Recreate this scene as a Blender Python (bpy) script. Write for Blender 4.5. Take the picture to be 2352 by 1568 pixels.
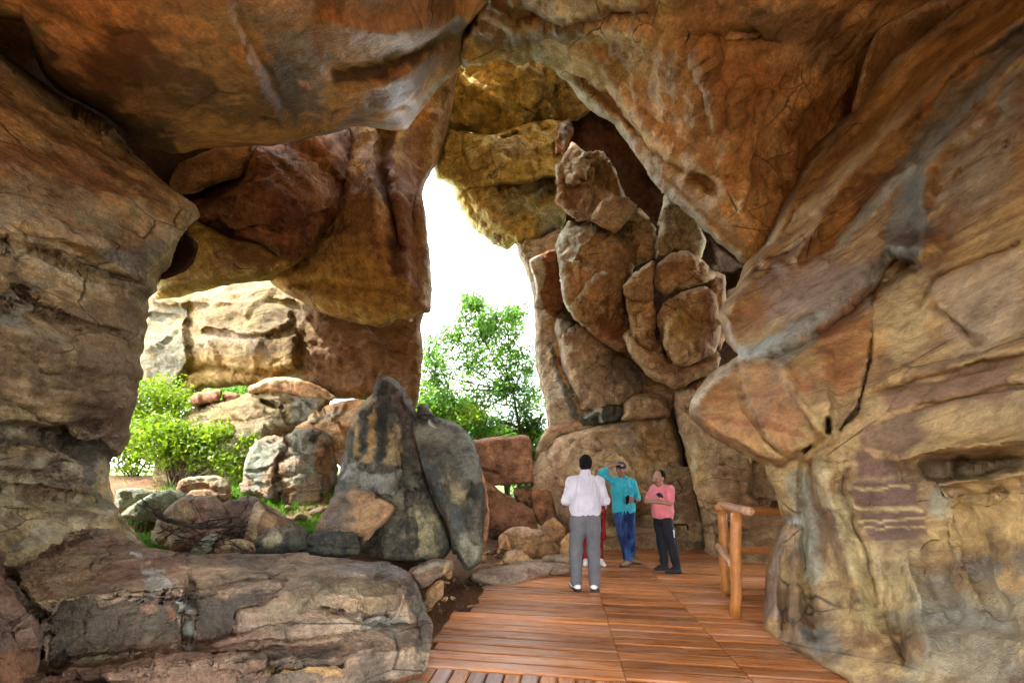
import bpy, math, random
import numpy as np
from mathutils import Vector

for _o in list(bpy.data.objects):
    bpy.data.objects.remove(_o, do_unlink=True)
SC = bpy.context.scene
COL = SC.collection

# ------------------------------------------------------------------ camera
# level camera with a raised lens shift; F, CX, HY are in pixels of a 2352 px wide view
F, CX, HY, CH = 860.0, 1176.0, 1096.0, 1.45
cam_d = bpy.data.cameras.new("camera")
cam = bpy.data.objects.new("camera", cam_d)
COL.objects.link(cam)
cam.location = (0, 0, CH)
cam.rotation_euler = (math.radians(90), 0, 0)
cam_d.sensor_width = 36.0
cam_d.lens = 36.0 * F / 2352.0
cam_d.shift_y = (HY - 784.0) / 2352.0
cam_d.clip_start = 0.05
cam_d.clip_end = 2000
SC.camera = cam

# ------------------------------------------------------------------ light
SUN_EL, SUN_AZ = 50.0, -98.0      # azimuth from +Y towards +X: the sun stands to the left, a little behind the camera
SKY_STRENGTH = 0.15
SUN_STRENGTH = 2.0
world = bpy.data.worlds.new("World")
SC.world = world
world.use_nodes = True
wn, wl = world.node_tree.nodes, world.node_tree.links
wn.clear()
w_out = wn.new("ShaderNodeOutputWorld")
w_bg = wn.new("ShaderNodeBackground")
w_sky = wn.new("ShaderNodeTexSky")
w_sky.sky_type = 'NISHITA'
w_sky.sun_disc = False
w_sky.sun_elevation = math.radians(SUN_EL)
w_sky.sun_rotation = math.radians(SUN_AZ)
w_sky.air_density = 1.0
w_sky.dust_density = 2.0
# broken bright cloud over the whole sky
w_tc = wn.new("ShaderNodeTexCoord")
w_no = wn.new("ShaderNodeTexNoise")
w_no.inputs["Scale"].default_value = 2.2
w_no.inputs["Detail"].default_value = 6.0
w_no.inputs["Roughness"].default_value = 0.55
w_rp = wn.new("ShaderNodeValToRGB")
w_rp.color_ramp.elements[0].position = 0.30
w_rp.color_ramp.elements[1].position = 0.52
w_mx = wn.new("ShaderNodeMixRGB")
w_mx.inputs["Color2"].default_value = (12.0, 12.3, 12.8, 1)
wl.new(w_tc.outputs["Generated"], w_no.inputs["Vector"])
wl.new(w_no.outputs["Fac"], w_rp.inputs["Fac"])
wl.new(w_rp.outputs["Color"], w_mx.inputs["Fac"])
wl.new(w_sky.outputs["Color"], w_mx.inputs["Color1"])
wl.new(w_mx.outputs["Color"], w_bg.inputs["Color"])
w_bg.inputs["Strength"].default_value = SKY_STRENGTH
wl.new(w_bg.outputs["Background"], w_out.inputs["Surface"])

sun_d = bpy.data.lights.new("sun", 'SUN')
sun = bpy.data.objects.new("sun", sun_d)
COL.objects.link(sun)
sun_d.energy = SUN_STRENGTH
sun_d.angle = math.radians(0.6)
sun_d.color = (1.0, 0.94, 0.82)
_el, _az = math.radians(SUN_EL), math.radians(SUN_AZ)
_sd = Vector((math.cos(_el) * math.sin(_az), math.cos(_el) * math.cos(_az), math.sin(_el)))
sun.rotation_euler = _sd.to_track_quat('Z', 'Y').to_euler()
sun.location = _sd * 60

vs = SC.view_settings
vs.view_transform = 'Standard'
vs.look = 'None'
vs.gamma = 1.0
vs.exposure = 2.85
vs.use_curve_mapping = False
SC.cycles.use_adaptive_sampling = True
SC.cycles.adaptive_threshold = 0.03
SC.cycles.max_bounces = 6
SC.cycles.diffuse_bounces = 3
SC.cycles.caustics_reflective = False
SC.cycles.caustics_refractive = False
SC.cycles.glossy_bounces = 2
SC.cycles.transmission_bounces = 3
SC.cycles.sample_clamp_indirect = 8.0

def HUE(c):
    k = 1.22 if max(c) > 0.15 else 1.0
    return (c[0] * k, c[1] * k * 1.09, c[2] * k * 0.97)

# ------------------------------------------------------------------ noise (numpy)
_rng = np.random.RandomState(7)
_PERM = _rng.permutation(512).astype(np.int64)
_PERM = np.concatenate([_PERM, _PERM, _PERM])
_GR = _rng.normal(size=(512, 3))
_GR /= np.linalg.norm(_GR, axis=1)[:, None]

def _hash(i, j, k):
    return _PERM[(_PERM[(_PERM[i & 511] + j) & 511] + k) & 511]

def perlin(p):
    p = np.asarray(p, float)
    b = np.floor(p).astype(np.int64)
    f = p - b
    u = f * f * f * (f * (f * 6 - 15) + 10)
    r = np.zeros(len(p))
    for dx in (0, 1):
        wx = u[:, 0] if dx else 1 - u[:, 0]
        for dy in (0, 1):
            wy = u[:, 1] if dy else 1 - u[:, 1]
            for dz in (0, 1):
                wz = u[:, 2] if dz else 1 - u[:, 2]
                g = _GR[_hash(b[:, 0] + dx, b[:, 1] + dy, b[:, 2] + dz)]
                d = g[:, 0] * (f[:, 0] - dx) + g[:, 1] * (f[:, 1] - dy) + g[:, 2] * (f[:, 2] - dz)
                r += wx * wy * wz * d
    return r * 1.6

def fbm(p, octv=4, gain=0.5, lac=2.07):
    r = np.zeros(len(p)); a = 1.0; q = np.array(p, float)
    for o in range(octv):
        r += a * perlin(q + 17.3 * o)
        q = q * lac; a *= gain
    return r

def ridged(p, octv=4, gain=0.5, lac=2.1):
    r = np.zeros(len(p)); a = 1.0; q = np.array(p, float)
    for o in range(octv):
        r += a * (1 - 2 * np.abs(perlin(q + 9.1 * o)))
        q = q * lac; a *= gain
    return r

def facets(p, scale, seed=0):
    """tilted planes over Voronoi cells: the broken faces of fractured rock"""
    q = p * scale
    b = np.floor(q).astype(np.int64)
    best = np.full(len(q), 1e9); val = np.zeros(len(q))
    for dx in (-1, 0, 1):
        for dy in (-1, 0, 1):
            for dz in (-1, 0, 1):
                c = b + np.array([dx, dy, dz])
                h = _hash(c[:, 0] + seed, c[:, 1], c[:, 2])
                s = c + 0.5 + 0.45 * _GR[h]
                dv = q - s
                d2 = (dv ** 2).sum(1)
                g = _GR[(h * 7 + 13) & 511]
                v = (dv * g).sum(1) + 0.5 * _GR[(h * 3 + 5) & 511][:, 0]
                m = d2 < best
                best = np.where(m, d2, best); val = np.where(m, v, val)
    return val

def cells2(p):
    """distances to the nearest and second nearest Voronoi seed"""
    b = np.floor(p).astype(np.int64)
    f1 = np.full(len(p), 1e9); f2 = np.full(len(p), 1e9)
    for dx in (-1, 0, 1):
        for dy in (-1, 0, 1):
            for dz in (-1, 0, 1):
                c = b + np.array([dx, dy, dz])
                s = c + 0.5 + 0.45 * _GR[_hash(c[:, 0], c[:, 1], c[:, 2])]
                d = np.sqrt(((p - s) ** 2).sum(1))
                f2 = np.where(d < f1, f1, np.minimum(f2, d)); f1 = np.minimum(f1, d)
    return f1, f2

def layers(S, dr, freq, amp):
    """bedding: beds of uneven thickness that stand out or sit back, with recessed joints between them"""
    dr = np.array(dr, float); dr /= np.linalg.norm(dr)
    s = S @ dr
    w = s * freq + 0.55 * fbm(S * 0.55, 3) + 0.08 * fbm(S * 4, 3)
    w = w + 0.3 * np.sin(w * 1.7) + 0.2 * np.sin(w * 0.63 + 1)
    k = np.floor(w); f = w - k
    ki = k.astype(np.int64)
    o0 = _GR[_hash(ki, 3 + 0 * ki, 5 + 0 * ki)][:, 0]; o1 = _GR[_hash(ki - 1, 3 + 0 * ki, 5 + 0 * ki)][:, 0]
    t = sstep(0.0, 0.16, f)
    m = sstep(-0.25, 0.25, fbm(S * 0.7 + 11, 3))
    g = np.exp(-(f / 0.07) ** 2) + np.exp(-((1 - f) / 0.05) ** 2)
    return amp * (o1 * (1 - t) + o0 * t) * (0.35 + 0.65 * m) - amp * 0.9 * g * m

# ------------------------------------------------------------------ 2-D helpers
def sstep(a, b, x):
    t = np.clip((x - a) / (b - a + 1e-12), 0, 1)
    return t * t * (3 - 2 * t)

def inside(px, py, poly):
    poly = np.asarray(poly, float)
    x1, y1 = poly[:, 0], poly[:, 1]
    x2, y2 = np.roll(x1, -1), np.roll(y1, -1)
    c = np.zeros(len(px), bool)
    for a, b, cc, d in zip(x1, y1, x2, y2):
        if b == d:
            continue
        m = (b > py) != (d > py)
        c ^= m & (px < (cc - a) * (py - b) / (d - b) + a)
    return c

def dist(px, py, pts, closed=False):
    pts = np.asarray(pts, float)
    if len(pts) == 1:
        return np.hypot(px - pts[0, 0], py - pts[0, 1]), np.repeat(pts, len(px), 0)
    best = np.full(len(px), 1e18)
    bx = np.zeros(len(px)); by = np.zeros(len(px))
    n = len(pts)
    for i in range(n if closed else n - 1):
        ax, ay = pts[i]; cx, cy = pts[(i + 1) % n]
        ex, ey = cx - ax, cy - ay
        L = ex * ex + ey * ey
        t = np.clip(((px - ax) * ex + (py - ay) * ey) / max(L, 1e-9), 0, 1)
        qx, qy = ax + t * ex, ay + t * ey
        d = (px - qx) ** 2 + (py - qy) ** 2
        m = d < best
        best = np.where(m, d, best); bx = np.where(m, qx, bx); by = np.where(m, qy, by)
    return np.sqrt(best), np.stack([bx, by], 1)

def spline(pts, closed=True, n=4):
    pts = np.asarray(pts, float)
    N = len(pts); out = []
    for i in range(N if closed else N - 1):
        if closed:
            p0, p1, p2, p3 = pts[i - 1], pts[i], pts[(i + 1) % N], pts[(i + 2) % N]
        else:
            p0, p1, p2, p3 = pts[max(i - 1, 0)], pts[i], pts[i + 1], pts[min(i + 2, N - 1)]
        for k in range(n):
            t = k / n
            cr = 0.5 * (2 * p1 + (p2 - p0) * t + (2 * p0 - 5 * p1 + 4 * p2 - p3) * t * t + (3 * p1 - p0 - 3 * p2 + p3) * t ** 3)
            lin = p1 + (p2 - p1) * t
            out.append(0.65 * cr + 0.35 * lin)
    if not closed:
        out.append(pts[-1])
    return np.array(out)

def tps(ctrl):
    """thin-plate interpolation of inverse depth over the view: planes stay planes"""
    c = np.asarray(ctrl, float)
    xy = c[:, :2] / 1000.0
    q = 1.0 / c[:, 2]
    n = len(c)
    def U(r):
        return np.where(r > 1e-9, r * r * np.log(r + 1e-12), 0)
    K = U(np.linalg.norm(xy[:, None] - xy[None], axis=2)) + np.eye(n) * 1e-4
    Pm = np.hstack([np.ones((n, 1)), xy])
    A = np.zeros((n + 3, n + 3))
    A[:n, :n] = K; A[:n, n:] = Pm; A[n:, :n] = Pm.T
    s = np.linalg.lstsq(A, np.concatenate([q, [0, 0, 0]]), rcond=None)[0]
    def f(px, py):
        v = np.stack([px, py], 1) / 1000.0
        r = np.zeros(len(px))
        for i in range(n):
            r += s[i] * U(np.hypot(v[:, 0] - xy[i, 0], v[:, 1] - xy[i, 1]))
        r += s[n] + s[n + 1] * v[:, 0] + s[n + 2] * v[:, 1]
        return np.clip(r, q.min() * 0.8, q.max() * 1.25)
    return f

def unproj(px, py, d):
    return np.stack([(px - CX) / F * d, d, CH + (HY - py) / F * d], 1)

def pt(px, py, d):
    return ((px - CX) / F * d, d, CH + (HY - py) / F * d)

# crop frames used while measuring the photograph
def c00(l): return [(x / 2, y / 2) for x, y in l]
def c10(l): return [(784 + x / 2, y / 2) for x, y in l]
def c20(l): return [(1568 + x / 2, y / 2) for x, y in l]
def c01(l): return [(x / 2, 784 + y / 2) for x, y in l]
def c11(l): return [(784 + x / 2, 784 + y / 2) for x, y in l]
def c21(l): return [(1568 + x / 2, 784 + y / 2) for x, y in l]
def cR(l): return [(1194.3 + x * .4296, 245 + y * .4296) for x, y in l]
def cM(l): return [(245 + x * .3125, 826.9 + y * .3125) for x, y in l]

# ------------------------------------------------------------------ mesh helpers
def make_mesh(name, verts, faces, mats, tint=None, smooth=True, fmat=None):
    me = bpy.data.meshes.new(name)
    verts = np.asarray(verts, float)
    if isinstance(faces, np.ndarray):
        nf, k = faces.shape
        me.vertices.add(len(verts))
        me.vertices.foreach_set("co", verts.astype(np.float32).ravel())
        me.loops.add(nf * k)
        me.loops.foreach_set("vertex_index", faces.astype(np.int32).ravel())
        me.polygons.add(nf)
        me.polygons.foreach_set("loop_start", (np.arange(nf) * k).astype(np.int32))
        me.polygons.foreach_set("loop_total", np.full(nf, k, np.int32))
        me.update(calc_edges=True)
    else:
        me.from_pydata([tuple(v) for v in verts], [], faces)
        me.update()
    if smooth:
        me.polygons.foreach_set("use_smooth", np.ones(len(me.polygons), bool))
    for m in (mats if isinstance(mats, (list, tuple)) else [mats]):
        me.materials.append(m)
    if fmat is not None:
        me.polygons.foreach_set("material_index", np.asarray(fmat, np.int32))
    if tint is None and any(m.name.startswith('rock') for m in me.materials):
        tint = np.zeros((len(me.vertices), 4))
    if tint is not None:
        a = me.color_attributes.new("tint", 'FLOAT_COLOR', 'POINT')
        a.data.foreach_set("color", tint.astype(np.float32).ravel())
    me.validate()
    return me

def obj(name, me, parent=None, loc=(0, 0, 0), label=None, cat=None, group=None, kind=None):
    o = bpy.data.objects.new(name, me)
    COL.objects.link(o)
    o.location = loc
    if parent is not None:
        o.parent = parent
    if label: o["label"] = label
    if cat: o["category"] = cat
    if group: o["group"] = group
    if kind: o["kind"] = kind
    return o

def relief(outline, ctrl, step=5.0, thick=None, edge=None, edge_d=None, feats=(), disp=(), paint=(),
           warp=5.0, jit=2.0, seed=0, smooth_n=4, ang=0.0, fmul=1.0, pmul=1.0):
    """A closed rock: its front follows the traced outline at real distances, edges roll back, the back bulges away."""
    out = spline(outline, True, smooth_n)
    rs = np.random.RandomState(seed + 1)
    off = rs.uniform(-50, 50, 3)
    if jit > 0:
        q = np.stack([out[:, 0] / 22, out[:, 1] / 22, np.full(len(out), seed * 1.7)], 1)
        out = out + jit * np.stack([fbm(q, 3), fbm(q + 40, 3)], 1)
    lo, hi = out.min(0), out.max(0)
    def lines(a, b, f0, f1):        # fine where the passage is looked at, coarse far around it
        v = [a - step]; 
        while v[-1] < b + 2 * step:
            o_ = max(f0 - v[-1], v[-1] - f1, 0.0)
            v.append(v[-1] + step + 0.14 * o_)
        return np.array(v)
    xs = lines(lo[0], hi[0], -40, 2392)
    ys = lines(lo[1], hi[1], -40, 1608)
    nx, ny = len(xs), len(ys)
    gx, gy = np.meshgrid(xs, ys)
    PX, PY = gx.ravel(), gy.ravel()
    ins = inside(PX, PY, out).reshape(ny, nx)
    cell = ins[:-1, :-1] & ins[1:, :-1] & ins[:-1, 1:] & ins[1:, 1:]
    cnt = np.zeros((ny, nx), int)
    cnt[:-1, :-1] += cell; cnt[1:, :-1] += cell; cnt[:-1, 1:] += cell; cnt[1:, 1:] += cell
    used = (cnt > 0).ravel()
    bnd = ((cnt > 0) & (cnt < 4)).ravel()
    idx = np.full(nx * ny, -1); idx[used] = np.arange(used.sum())
    px, py, isb = PX[used].copy(), PY[used].copy(), bnd[used]
    e, near = dist(px, py, out, True)
    px[isb] = near[isb, 0]; py[isb] = near[isb, 1]; e[isb] = 0
    emax = e.max()
    if isinstance(ctrl, (int, float)):
        q = np.full(len(px), 1.0 / ctrl)
    elif callable(ctrl):
        q = ctrl(px, py)
    else:
        q = tps(ctrl)(px, py)
    d0 = 1.0 / q
    dm = float(np.median(d0))
    if edge is None: edge = 0.5 * emax
    edge = min(edge, emax)
    if edge_d is None: edge_d = 0.7 * edge * dm / F
    if thick is None: thick = 2.2 * emax * dm / F
    t = np.clip(1 - e / edge, 0, 1)
    roll = edge_d * (1 - np.sqrt(np.clip(1 - t * t, 0, 1)))
    d = d0 + roll
    # warped picture-plane coordinates make traced cracks and ledges run naturally
    wq = np.stack([px / 45, py / 45, np.full(len(px), seed * 0.37)], 1)
    wx = px + warp * fbm(wq, 3); wy = py + warp * fbm(wq + 31, 3)
    for ft in feats:
        kind, pts, w, amp = ft[:4]
        amp = amp * fmul
        if kind == 'area':
            sd, _ = dist(wx, wy, pts, True)
            sd = np.where(inside(wx, wy, pts), sd, -sd)
            d = d - amp * sstep(-w * 0.5, w * 0.5, sd)
        else:
            dd, _ = dist(wx, wy, pts)
            if kind == 'ridge':
                d = d - amp * np.exp(-(dd / w) ** 2)
            elif kind == 'vee':
                d = d + amp * np.clip(1 - dd / w, 0, 1)
    V = unproj(px, py, d)
    # faces
    J, I = np.nonzero(cell)
    a = idx[J * nx + I]; b = idx[J * nx + I + 1]; c = idx[(J + 1) * nx + I + 1]; dd4 = idx[(J + 1) * nx + I]
    fr = np.stack([a, dd4, c, b], 1)
    # normals
    def vnorm(V):
        n = np.cross(V[fr[:, 2]] - V[fr[:, 0]], V[fr[:, 3]] - V[fr[:, 1]])
        vn = np.zeros_like(V)
        for k in range(4):
            np.add.at(vn, fr[:, k], n)
        return vn / (np.linalg.norm(vn, axis=1)[:, None] + 1e-12)
    vn = vnorm(V)
    view = V - np.array([0, 0, CH])
    if (vn * view).sum() > 0:
        fr = fr[:, ::-1].copy(); vn = -vn
    h = np.zeros(len(V))
    S = V + off
    sz = 2 * emax * dm / F
    if ang > 0:
        disp = list(disp) + [('facet', ang * sz, 1.25 / sz), ('facet', ang * .3 * sz, 3.2 / sz), ('crack', .3 * ang * sz, 1.6 / sz), ('fbm', .06 * ang * sz, 9 / sz, 4)]
    for ds in disp:
        k, amp, sc = ds[0], ds[1], ds[2]
        if k == 'fbm': h += amp * fbm(S * sc, ds[3] if len(ds) > 3 else 4)
        elif k == 'ridge': h += amp * ridged(S * sc, ds[3] if len(ds) > 3 else 4)
        elif k == 'facet': h += amp * facets(S + 0.12 / sc * 3 * np.stack([fbm(S * sc * 2, 2), fbm(S * sc * 2 + 7, 2), fbm(S * sc * 2 + 19, 2)], 1) * 0.3, sc, seed)
        elif k == 'layers': h += layers(S, ds[3], sc, amp)
        elif k == 'crack':
            q_ = S * sc * np.array(ds[3] if len(ds) > 3 else (1, 1, 1)) + 0.25 * np.stack([fbm(S * sc * 1.3, 3), fbm(S * sc * 1.3 + 5, 3), fbm(S * sc * 1.3 + 9, 3)], 1)
            f1, f2 = cells2(q_)
            h -= amp * np.exp(-((f2 - f1) / (ds[4] if len(ds) > 4 else .06)) ** 2) * sstep(-.15, .25, fbm(S * .8 + 3, 2))
        elif k == 'strata':
            dr = np.array(ds[3], float); dr /= np.linalg.norm(dr)
            st = ds[4] if len(ds) > 4 else 0.15
            s = S @ dr
            flat = S - s[:, None] * dr
            qq = flat * sc * st + (s * sc)[:, None] * dr
            v = fbm(qq, 5, 0.6)
            h += amp * np.sign(v) * np.abs(v) ** 0.7
    taper = 0.35 + 0.65 * sstep(0, 14, e)
    V = V + vn * (h * taper)[:, None]
    # back
    core = ~isb
    nfv = len(V)
    bi = np.full(nfv, -1); bi[core] = nfv + np.arange(core.sum()); bi[isb] = np.nonzero(isb)[0]
    db = d0[core] + edge_d + thick * np.sqrt(np.clip(1 - (1 - np.clip(e[core] / max(emax * 0.8, 1), 0, 1)) ** 2, 0, 1))
    VB = unproj(px[core], py[core], db)
    VB = VB + 0.06 * dm / 6 * np.stack([fbm(VB * 1.5 + off, 3)] * 3, 1)
    allv = np.vstack([V, VB])
    bk = bi[fr][:, ::-1]
    faces = np.vstack([fr, bk])
    # paint: stains, varnish, lichen, and some painted-in rim light and shade
    tint = np.zeros((len(allv), 4))
    for ps in paint:
        kind, pts, w, colr, alpha = ps[:5]
        colr = tuple(v * pmul for v in HUE(colr))
        br = ps[5] if len(ps) > 5 else 0.6
        if kind == 'area':
            sd, _ = dist(wx, wy, pts, True)
            sd = np.where(inside(wx, wy, pts), sd, -sd)
            wgt = sstep(-w * .5, w * .5, sd + br * w * 1.3 * fbm(S * 5, 4))
        else:
            dd, _ = dist(wx, wy, pts)
            wgt = 1 - sstep(w * 0.45, w, dd + br * w * 0.9 * fbm(S * 6, 4))
        wgt = np.clip(wgt * alpha, 0, 1)
        A = tint[:nfv, 3]
        na = wgt + A * (1 - wgt)
        for ch in range(3):
            tint[:nfv, ch] = np.where(na > 1e-5, (colr[ch] * wgt + tint[:nfv, ch] * A * (1 - wgt)) / np.maximum(na, 1e-5), 0)
        tint[:nfv, 3] = na
    return allv, faces, tint

def rock(name, label, mat, outline, ctrl, cat='rock', group=None, kind=None, parent=None, **kw):
    if cat in ('boulder', 'stone') or name in ('rock_slab', 'rock_block', 'rock_wedge', 'back_ledge', 'standing_rock'):
        kw.setdefault('ang', 0.03 if name == 'standing_rock' else 0.08)
    V, Fc, T = relief(outline, ctrl, **kw)
    lo, hi = V.min(0), V.max(0)
    base = np.array([(lo[0] + hi[0]) / 2, (lo[1] + hi[1]) / 2, lo[2]])
    me = make_mesh(name, V - base, Fc, mat, T)
    return obj(name, me, parent, tuple(base), label, cat if kind is None else None, group, kind)
SC.cycles.use_denoising = True

# ------------------------------------------------------------------ materials
class NT:
    def __init__(s, name):
        s.m = bpy.data.materials.new(name)
        s.m.use_nodes = True
        s.n, s.l = s.m.node_tree.nodes, s.m.node_tree.links
        s.bsdf = s.n["Principled BSDF"]
        s.pos = s.n.new("ShaderNodeNewGeometry").outputs["Position"]
    def vec(s, v, loc=(0, 0, 0), rot=(0, 0, 0), scale=(1, 1, 1)):
        n = s.n.new("ShaderNodeMapping")
        n.inputs["Location"].default_value = loc
        n.inputs["Rotation"].default_value = rot
        n.inputs["Scale"].default_value = scale
        s.l.new(v, n.inputs["Vector"])
        return n.outputs["Vector"]
    def noise(s, v, scale, detail=5, rough=0.55, dist=0.0):
        n = s.n.new("ShaderNodeTexNoise")
        n.inputs["Scale"].default_value = scale
        n.inputs["Detail"].default_value = detail
        n.inputs["Roughness"].default_value = rough
        n.inputs["Distortion"].default_value = dist
        s.l.new(v, n.inputs["Vector"])
        return n.outputs["Fac"]
    def voro(s, v, scale, feature='DISTANCE_TO_EDGE'):
        n = s.n.new("ShaderNodeTexVoronoi")
        n.feature = feature
        n.inputs["Scale"].default_value = scale
        s.l.new(v, n.inputs["Vector"])
        return n.outputs["Distance"]
    def ramp(s, f, stops):
        n = s.n.new("ShaderNodeValToRGB")
        e = n.color_ramp.elements
        while len(e) < len(stops): e.new(0.5)
        for el, (p, c) in zip(e, stops):
            el.position = p
            el.color = (c, c, c, 1) if isinstance(c, (int, float)) else (*c, 1)
        s.l.new(f, n.inputs["Fac"])
        return n.outputs["Color"]
    def mix(s, f, a, b, mode='MIX'):
        n = s.n.new("ShaderNodeMixRGB"); n.blend_type = mode
        for sock, v in (("Fac", f), ("Color1", a), ("Color2", b)):
            if isinstance(v, (int, float)): n.inputs[sock].default_value = v if sock == "Fac" else (v, v, v, 1)
            elif isinstance(v, tuple): n.inputs[sock].default_value = (*v, 1)
            else: s.l.new(v, n.inputs[sock])
        return n.outputs["Color"]
    def math(s, op, a, b=0.0):
        n = s.n.new("ShaderNodeMath"); n.operation = op
        for i, v in enumerate((a, b)):
            if isinstance(v, (int, float)): n.inputs[i].default_value = v
            else: s.l.new(v, n.inputs[i])
        return n.outputs[0]
    def bump(s, h, strength, distance, prev=None):
        n = s.n.new("ShaderNodeBump")
        n.inputs["Strength"].default_value = strength
        n.inputs["Distance"].default_value = distance
        s.l.new(h, n.inputs["Height"])
        if prev is not None: s.l.new(prev, n.inputs["Normal"])
        return n.outputs["Normal"]
    def done(s, col, rough, nrm=None, spec=0.3):
        if isinstance(col, tuple): s.bsdf.inputs["Base Color"].default_value = (*col, 1)
        else: s.l.new(col, s.bsdf.inputs["Base Color"])
        if isinstance(rough, (int, float)): s.bsdf.inputs["Roughness"].default_value = rough
        else: s.l.new(rough, s.bsdf.inputs["Roughness"])
        if nrm is not None: s.l.new(nrm, s.bsdf.inputs["Normal"])
        s.bsdf.inputs["Specular IOR Level"].default_value = spec
        return s.m

def rock_mat(name, a, b, c, stain=(0.06, 0.04, 0.03), stain_amt=0.5, band=None, band_amt=0.5, rot=(0, 0, 0),
             scale=1.0, grain=0.5, bump=0.6, rough=0.82, spec=0.25, streak=None, streak_amt=0.0, off=0.0, lam=1.0, spall=0.7, iso=1.15, fine=1.0):
    a, b, c, stain = HUE(a), HUE(b), HUE(c), HUE(stain)
    band = HUE(band) if band else None
    s = NT(name)
    p = s.vec(s.pos, loc=(off, off * 1.3, off * .7))
    wv = s.n.new("ShaderNodeTexNoise"); wv.inputs["Scale"].default_value = 0.9 * scale; wv.inputs["Detail"].default_value = 2
    s.l.new(p, wv.inputs["Vector"])
    pw = s.mix(0.25, p, wv.outputs["Color"], 'ADD')
    n1 = s.noise(pw, 0.8 * scale, 4, 0.62)
    col = s.ramp(n1, [(0.36, a), (0.5, b), (0.64, c)])
    # bedding: rotate first, then squeeze
    ps = s.vec(s.vec(pw, rot=rot), scale=(0.30 / fine, 0.30 / fine, 4.5 * fine))
    nb = s.noise(ps, 1.7 * scale, 4, 0.68)
    if band is not None:
        col = s.mix(s.math('MULTIPLY', s.ramp(nb, [(0.48, 0.0), (0.56, 1.0)]), band_amt), col, band)
    col = s.mix(0.75 * lam, col, s.ramp(nb, [(0.34, 0.45), (0.5, 1.0), (0.66, 1.35)]), 'MULTIPLY')
    # dark varnish patches
    ns = s.noise(pw, 1.35 * scale, 4, 0.68)
    col = s.mix(s.math('MULTIPLY', s.ramp(ns, [(0.50, 0.0), (0.60, 1.0)]), stain_amt), col, stain)
    if streak is not None:
        pv = s.vec(pw, scale=(3.2, 3.2, 0.22))
        nv = s.noise(pv, 1.3 * scale, 4, 0.6)
        col = s.mix(s.math('MULTIPLY', s.ramp(nv, [(0.50, 0.0), (0.58, 1.0)]), streak_amt), col, streak)
    # freshly spalled flakes with crisp borders
    col = s.mix(s.math('MULTIPLY', s.ramp(ns, [(0.385, 1.0), (0.40, 0.0)]), spall), col, s.mix(1.0, col, (1.45, 1.38, 1.3), 'MULTIPLY'))
    # hairline cracks filled with dirt
    vc = s.voro(s.vec(s.vec(pw, rot=rot), scale=(0.9, 0.9, 2.2)), 1.1 * scale)
    cm = s.math('MULTIPLY', s.ramp(vc, [(0.004, 1.0), (0.014, 0.0)]), s.ramp(n1, [(0.46, 0.0), (0.56, 0.8)]))
    col = s.mix(cm, col, (0.035, 0.022, 0.015))
    # mid blotches
    nm = s.noise(p, 5.5, 5, 0.74)
    # painted tint of stains, rim light and shade, broken up by the same blotches
    at = s.n.new("ShaderNodeAttribute"); at.attribute_name = "tint"
    nt = s.ramp(nm, [(0.34, 0.7), (0.5, 1.0)])
    col = s.mix(s.math('MULTIPLY', at.outputs["Alpha"], nt), col, at.outputs["Color"])
    col = s.mix(1.0, col, s.ramp(nm, [(0.28, 0.45), (0.5, 1.0), (0.74, 1.5)]), 'MULTIPLY')
    ng = s.noise(p, 30, 3, 0.75)
    col = s.mix(grain, col, s.ramp(ng, [(0.3, 0.4), (0.7, 1.6)]), 'MULTIPLY')
    h = s.math('ADD', s.math('MULTIPLY', nb, 0.6 * lam), s.math('MULTIPLY', nm, iso))
    nrm = s.bump(h, min(1.0, 1.5 * bump), 0.11)
    return s.done(col, rough, nrm, spec)

TAN, ORG, DKB = (0.40, 0.255, 0.135), (0.42, 0.20, 0.075), (0.13, 0.07, 0.04)
PUR, GRY, BLU = (0.20, 0.115, 0.09), (0.27, 0.25, 0.22), (0.17, 0.19, 0.20)
PAL, RED, BLK = (0.58, 0.52, 0.42), (0.28, 0.11, 0.065), (0.035, 0.032, 0.03)
YEL, OLV, MAU = (0.46, 0.30, 0.10), (0.25, 0.22, 0.10), (0.30, 0.20, 0.17)
CRM = (0.62, 0.50, 0.32)

M_left = rock_mat("rock_left_wall", (0.27, 0.165, 0.09), (0.38, 0.265, 0.15), (0.44, 0.33, 0.19), (0.13, 0.08, 0.055), 0.7, GRY, 0.55, (0, -0.30, 0), 1.0, off=3)
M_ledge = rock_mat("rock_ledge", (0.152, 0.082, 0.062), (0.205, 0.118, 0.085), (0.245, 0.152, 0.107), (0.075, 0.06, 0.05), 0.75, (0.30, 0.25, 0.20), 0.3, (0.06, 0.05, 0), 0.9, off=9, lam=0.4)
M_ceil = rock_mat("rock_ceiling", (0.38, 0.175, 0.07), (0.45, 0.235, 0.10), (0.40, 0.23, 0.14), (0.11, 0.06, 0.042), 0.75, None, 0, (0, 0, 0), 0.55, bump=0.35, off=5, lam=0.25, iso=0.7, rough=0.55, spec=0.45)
M_tan = rock_mat("rock_tan_ceiling", (0.36, 0.20, 0.085), (0.46, 0.30, 0.15), (0.50, 0.36, 0.21), (0.20, 0.10, 0.045), 0.55, None, 0, (0, 0, 0), 0.8, bump=0.42, off=11, lam=0.3, iso=0.8, rough=0.5, spec=0.45)
M_right = rock_mat("rock_right_wall", (0.30, 0.16, 0.062), (0.355, 0.225, 0.10), (0.33, 0.225, 0.127), (0.12, 0.06, 0.036), 0.75, (0.15, 0.07, 0.036), 0.6, (0.25, 0.35, 0), 0.75, grain=0.3, bump=0.32, off=2, rough=0.55, spec=0.35, iso=0.85, fine=0.8, lam=0.4)
M_red = rock_mat("rock_red", (0.22, 0.10, 0.06), (0.30, 0.135, 0.075), (0.34, 0.17, 0.095), (0.09, 0.045, 0.03), 0.5, None, 0, (0, 0, 0), 1.2, bump=0.5, off=7, lam=0.35)
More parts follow.
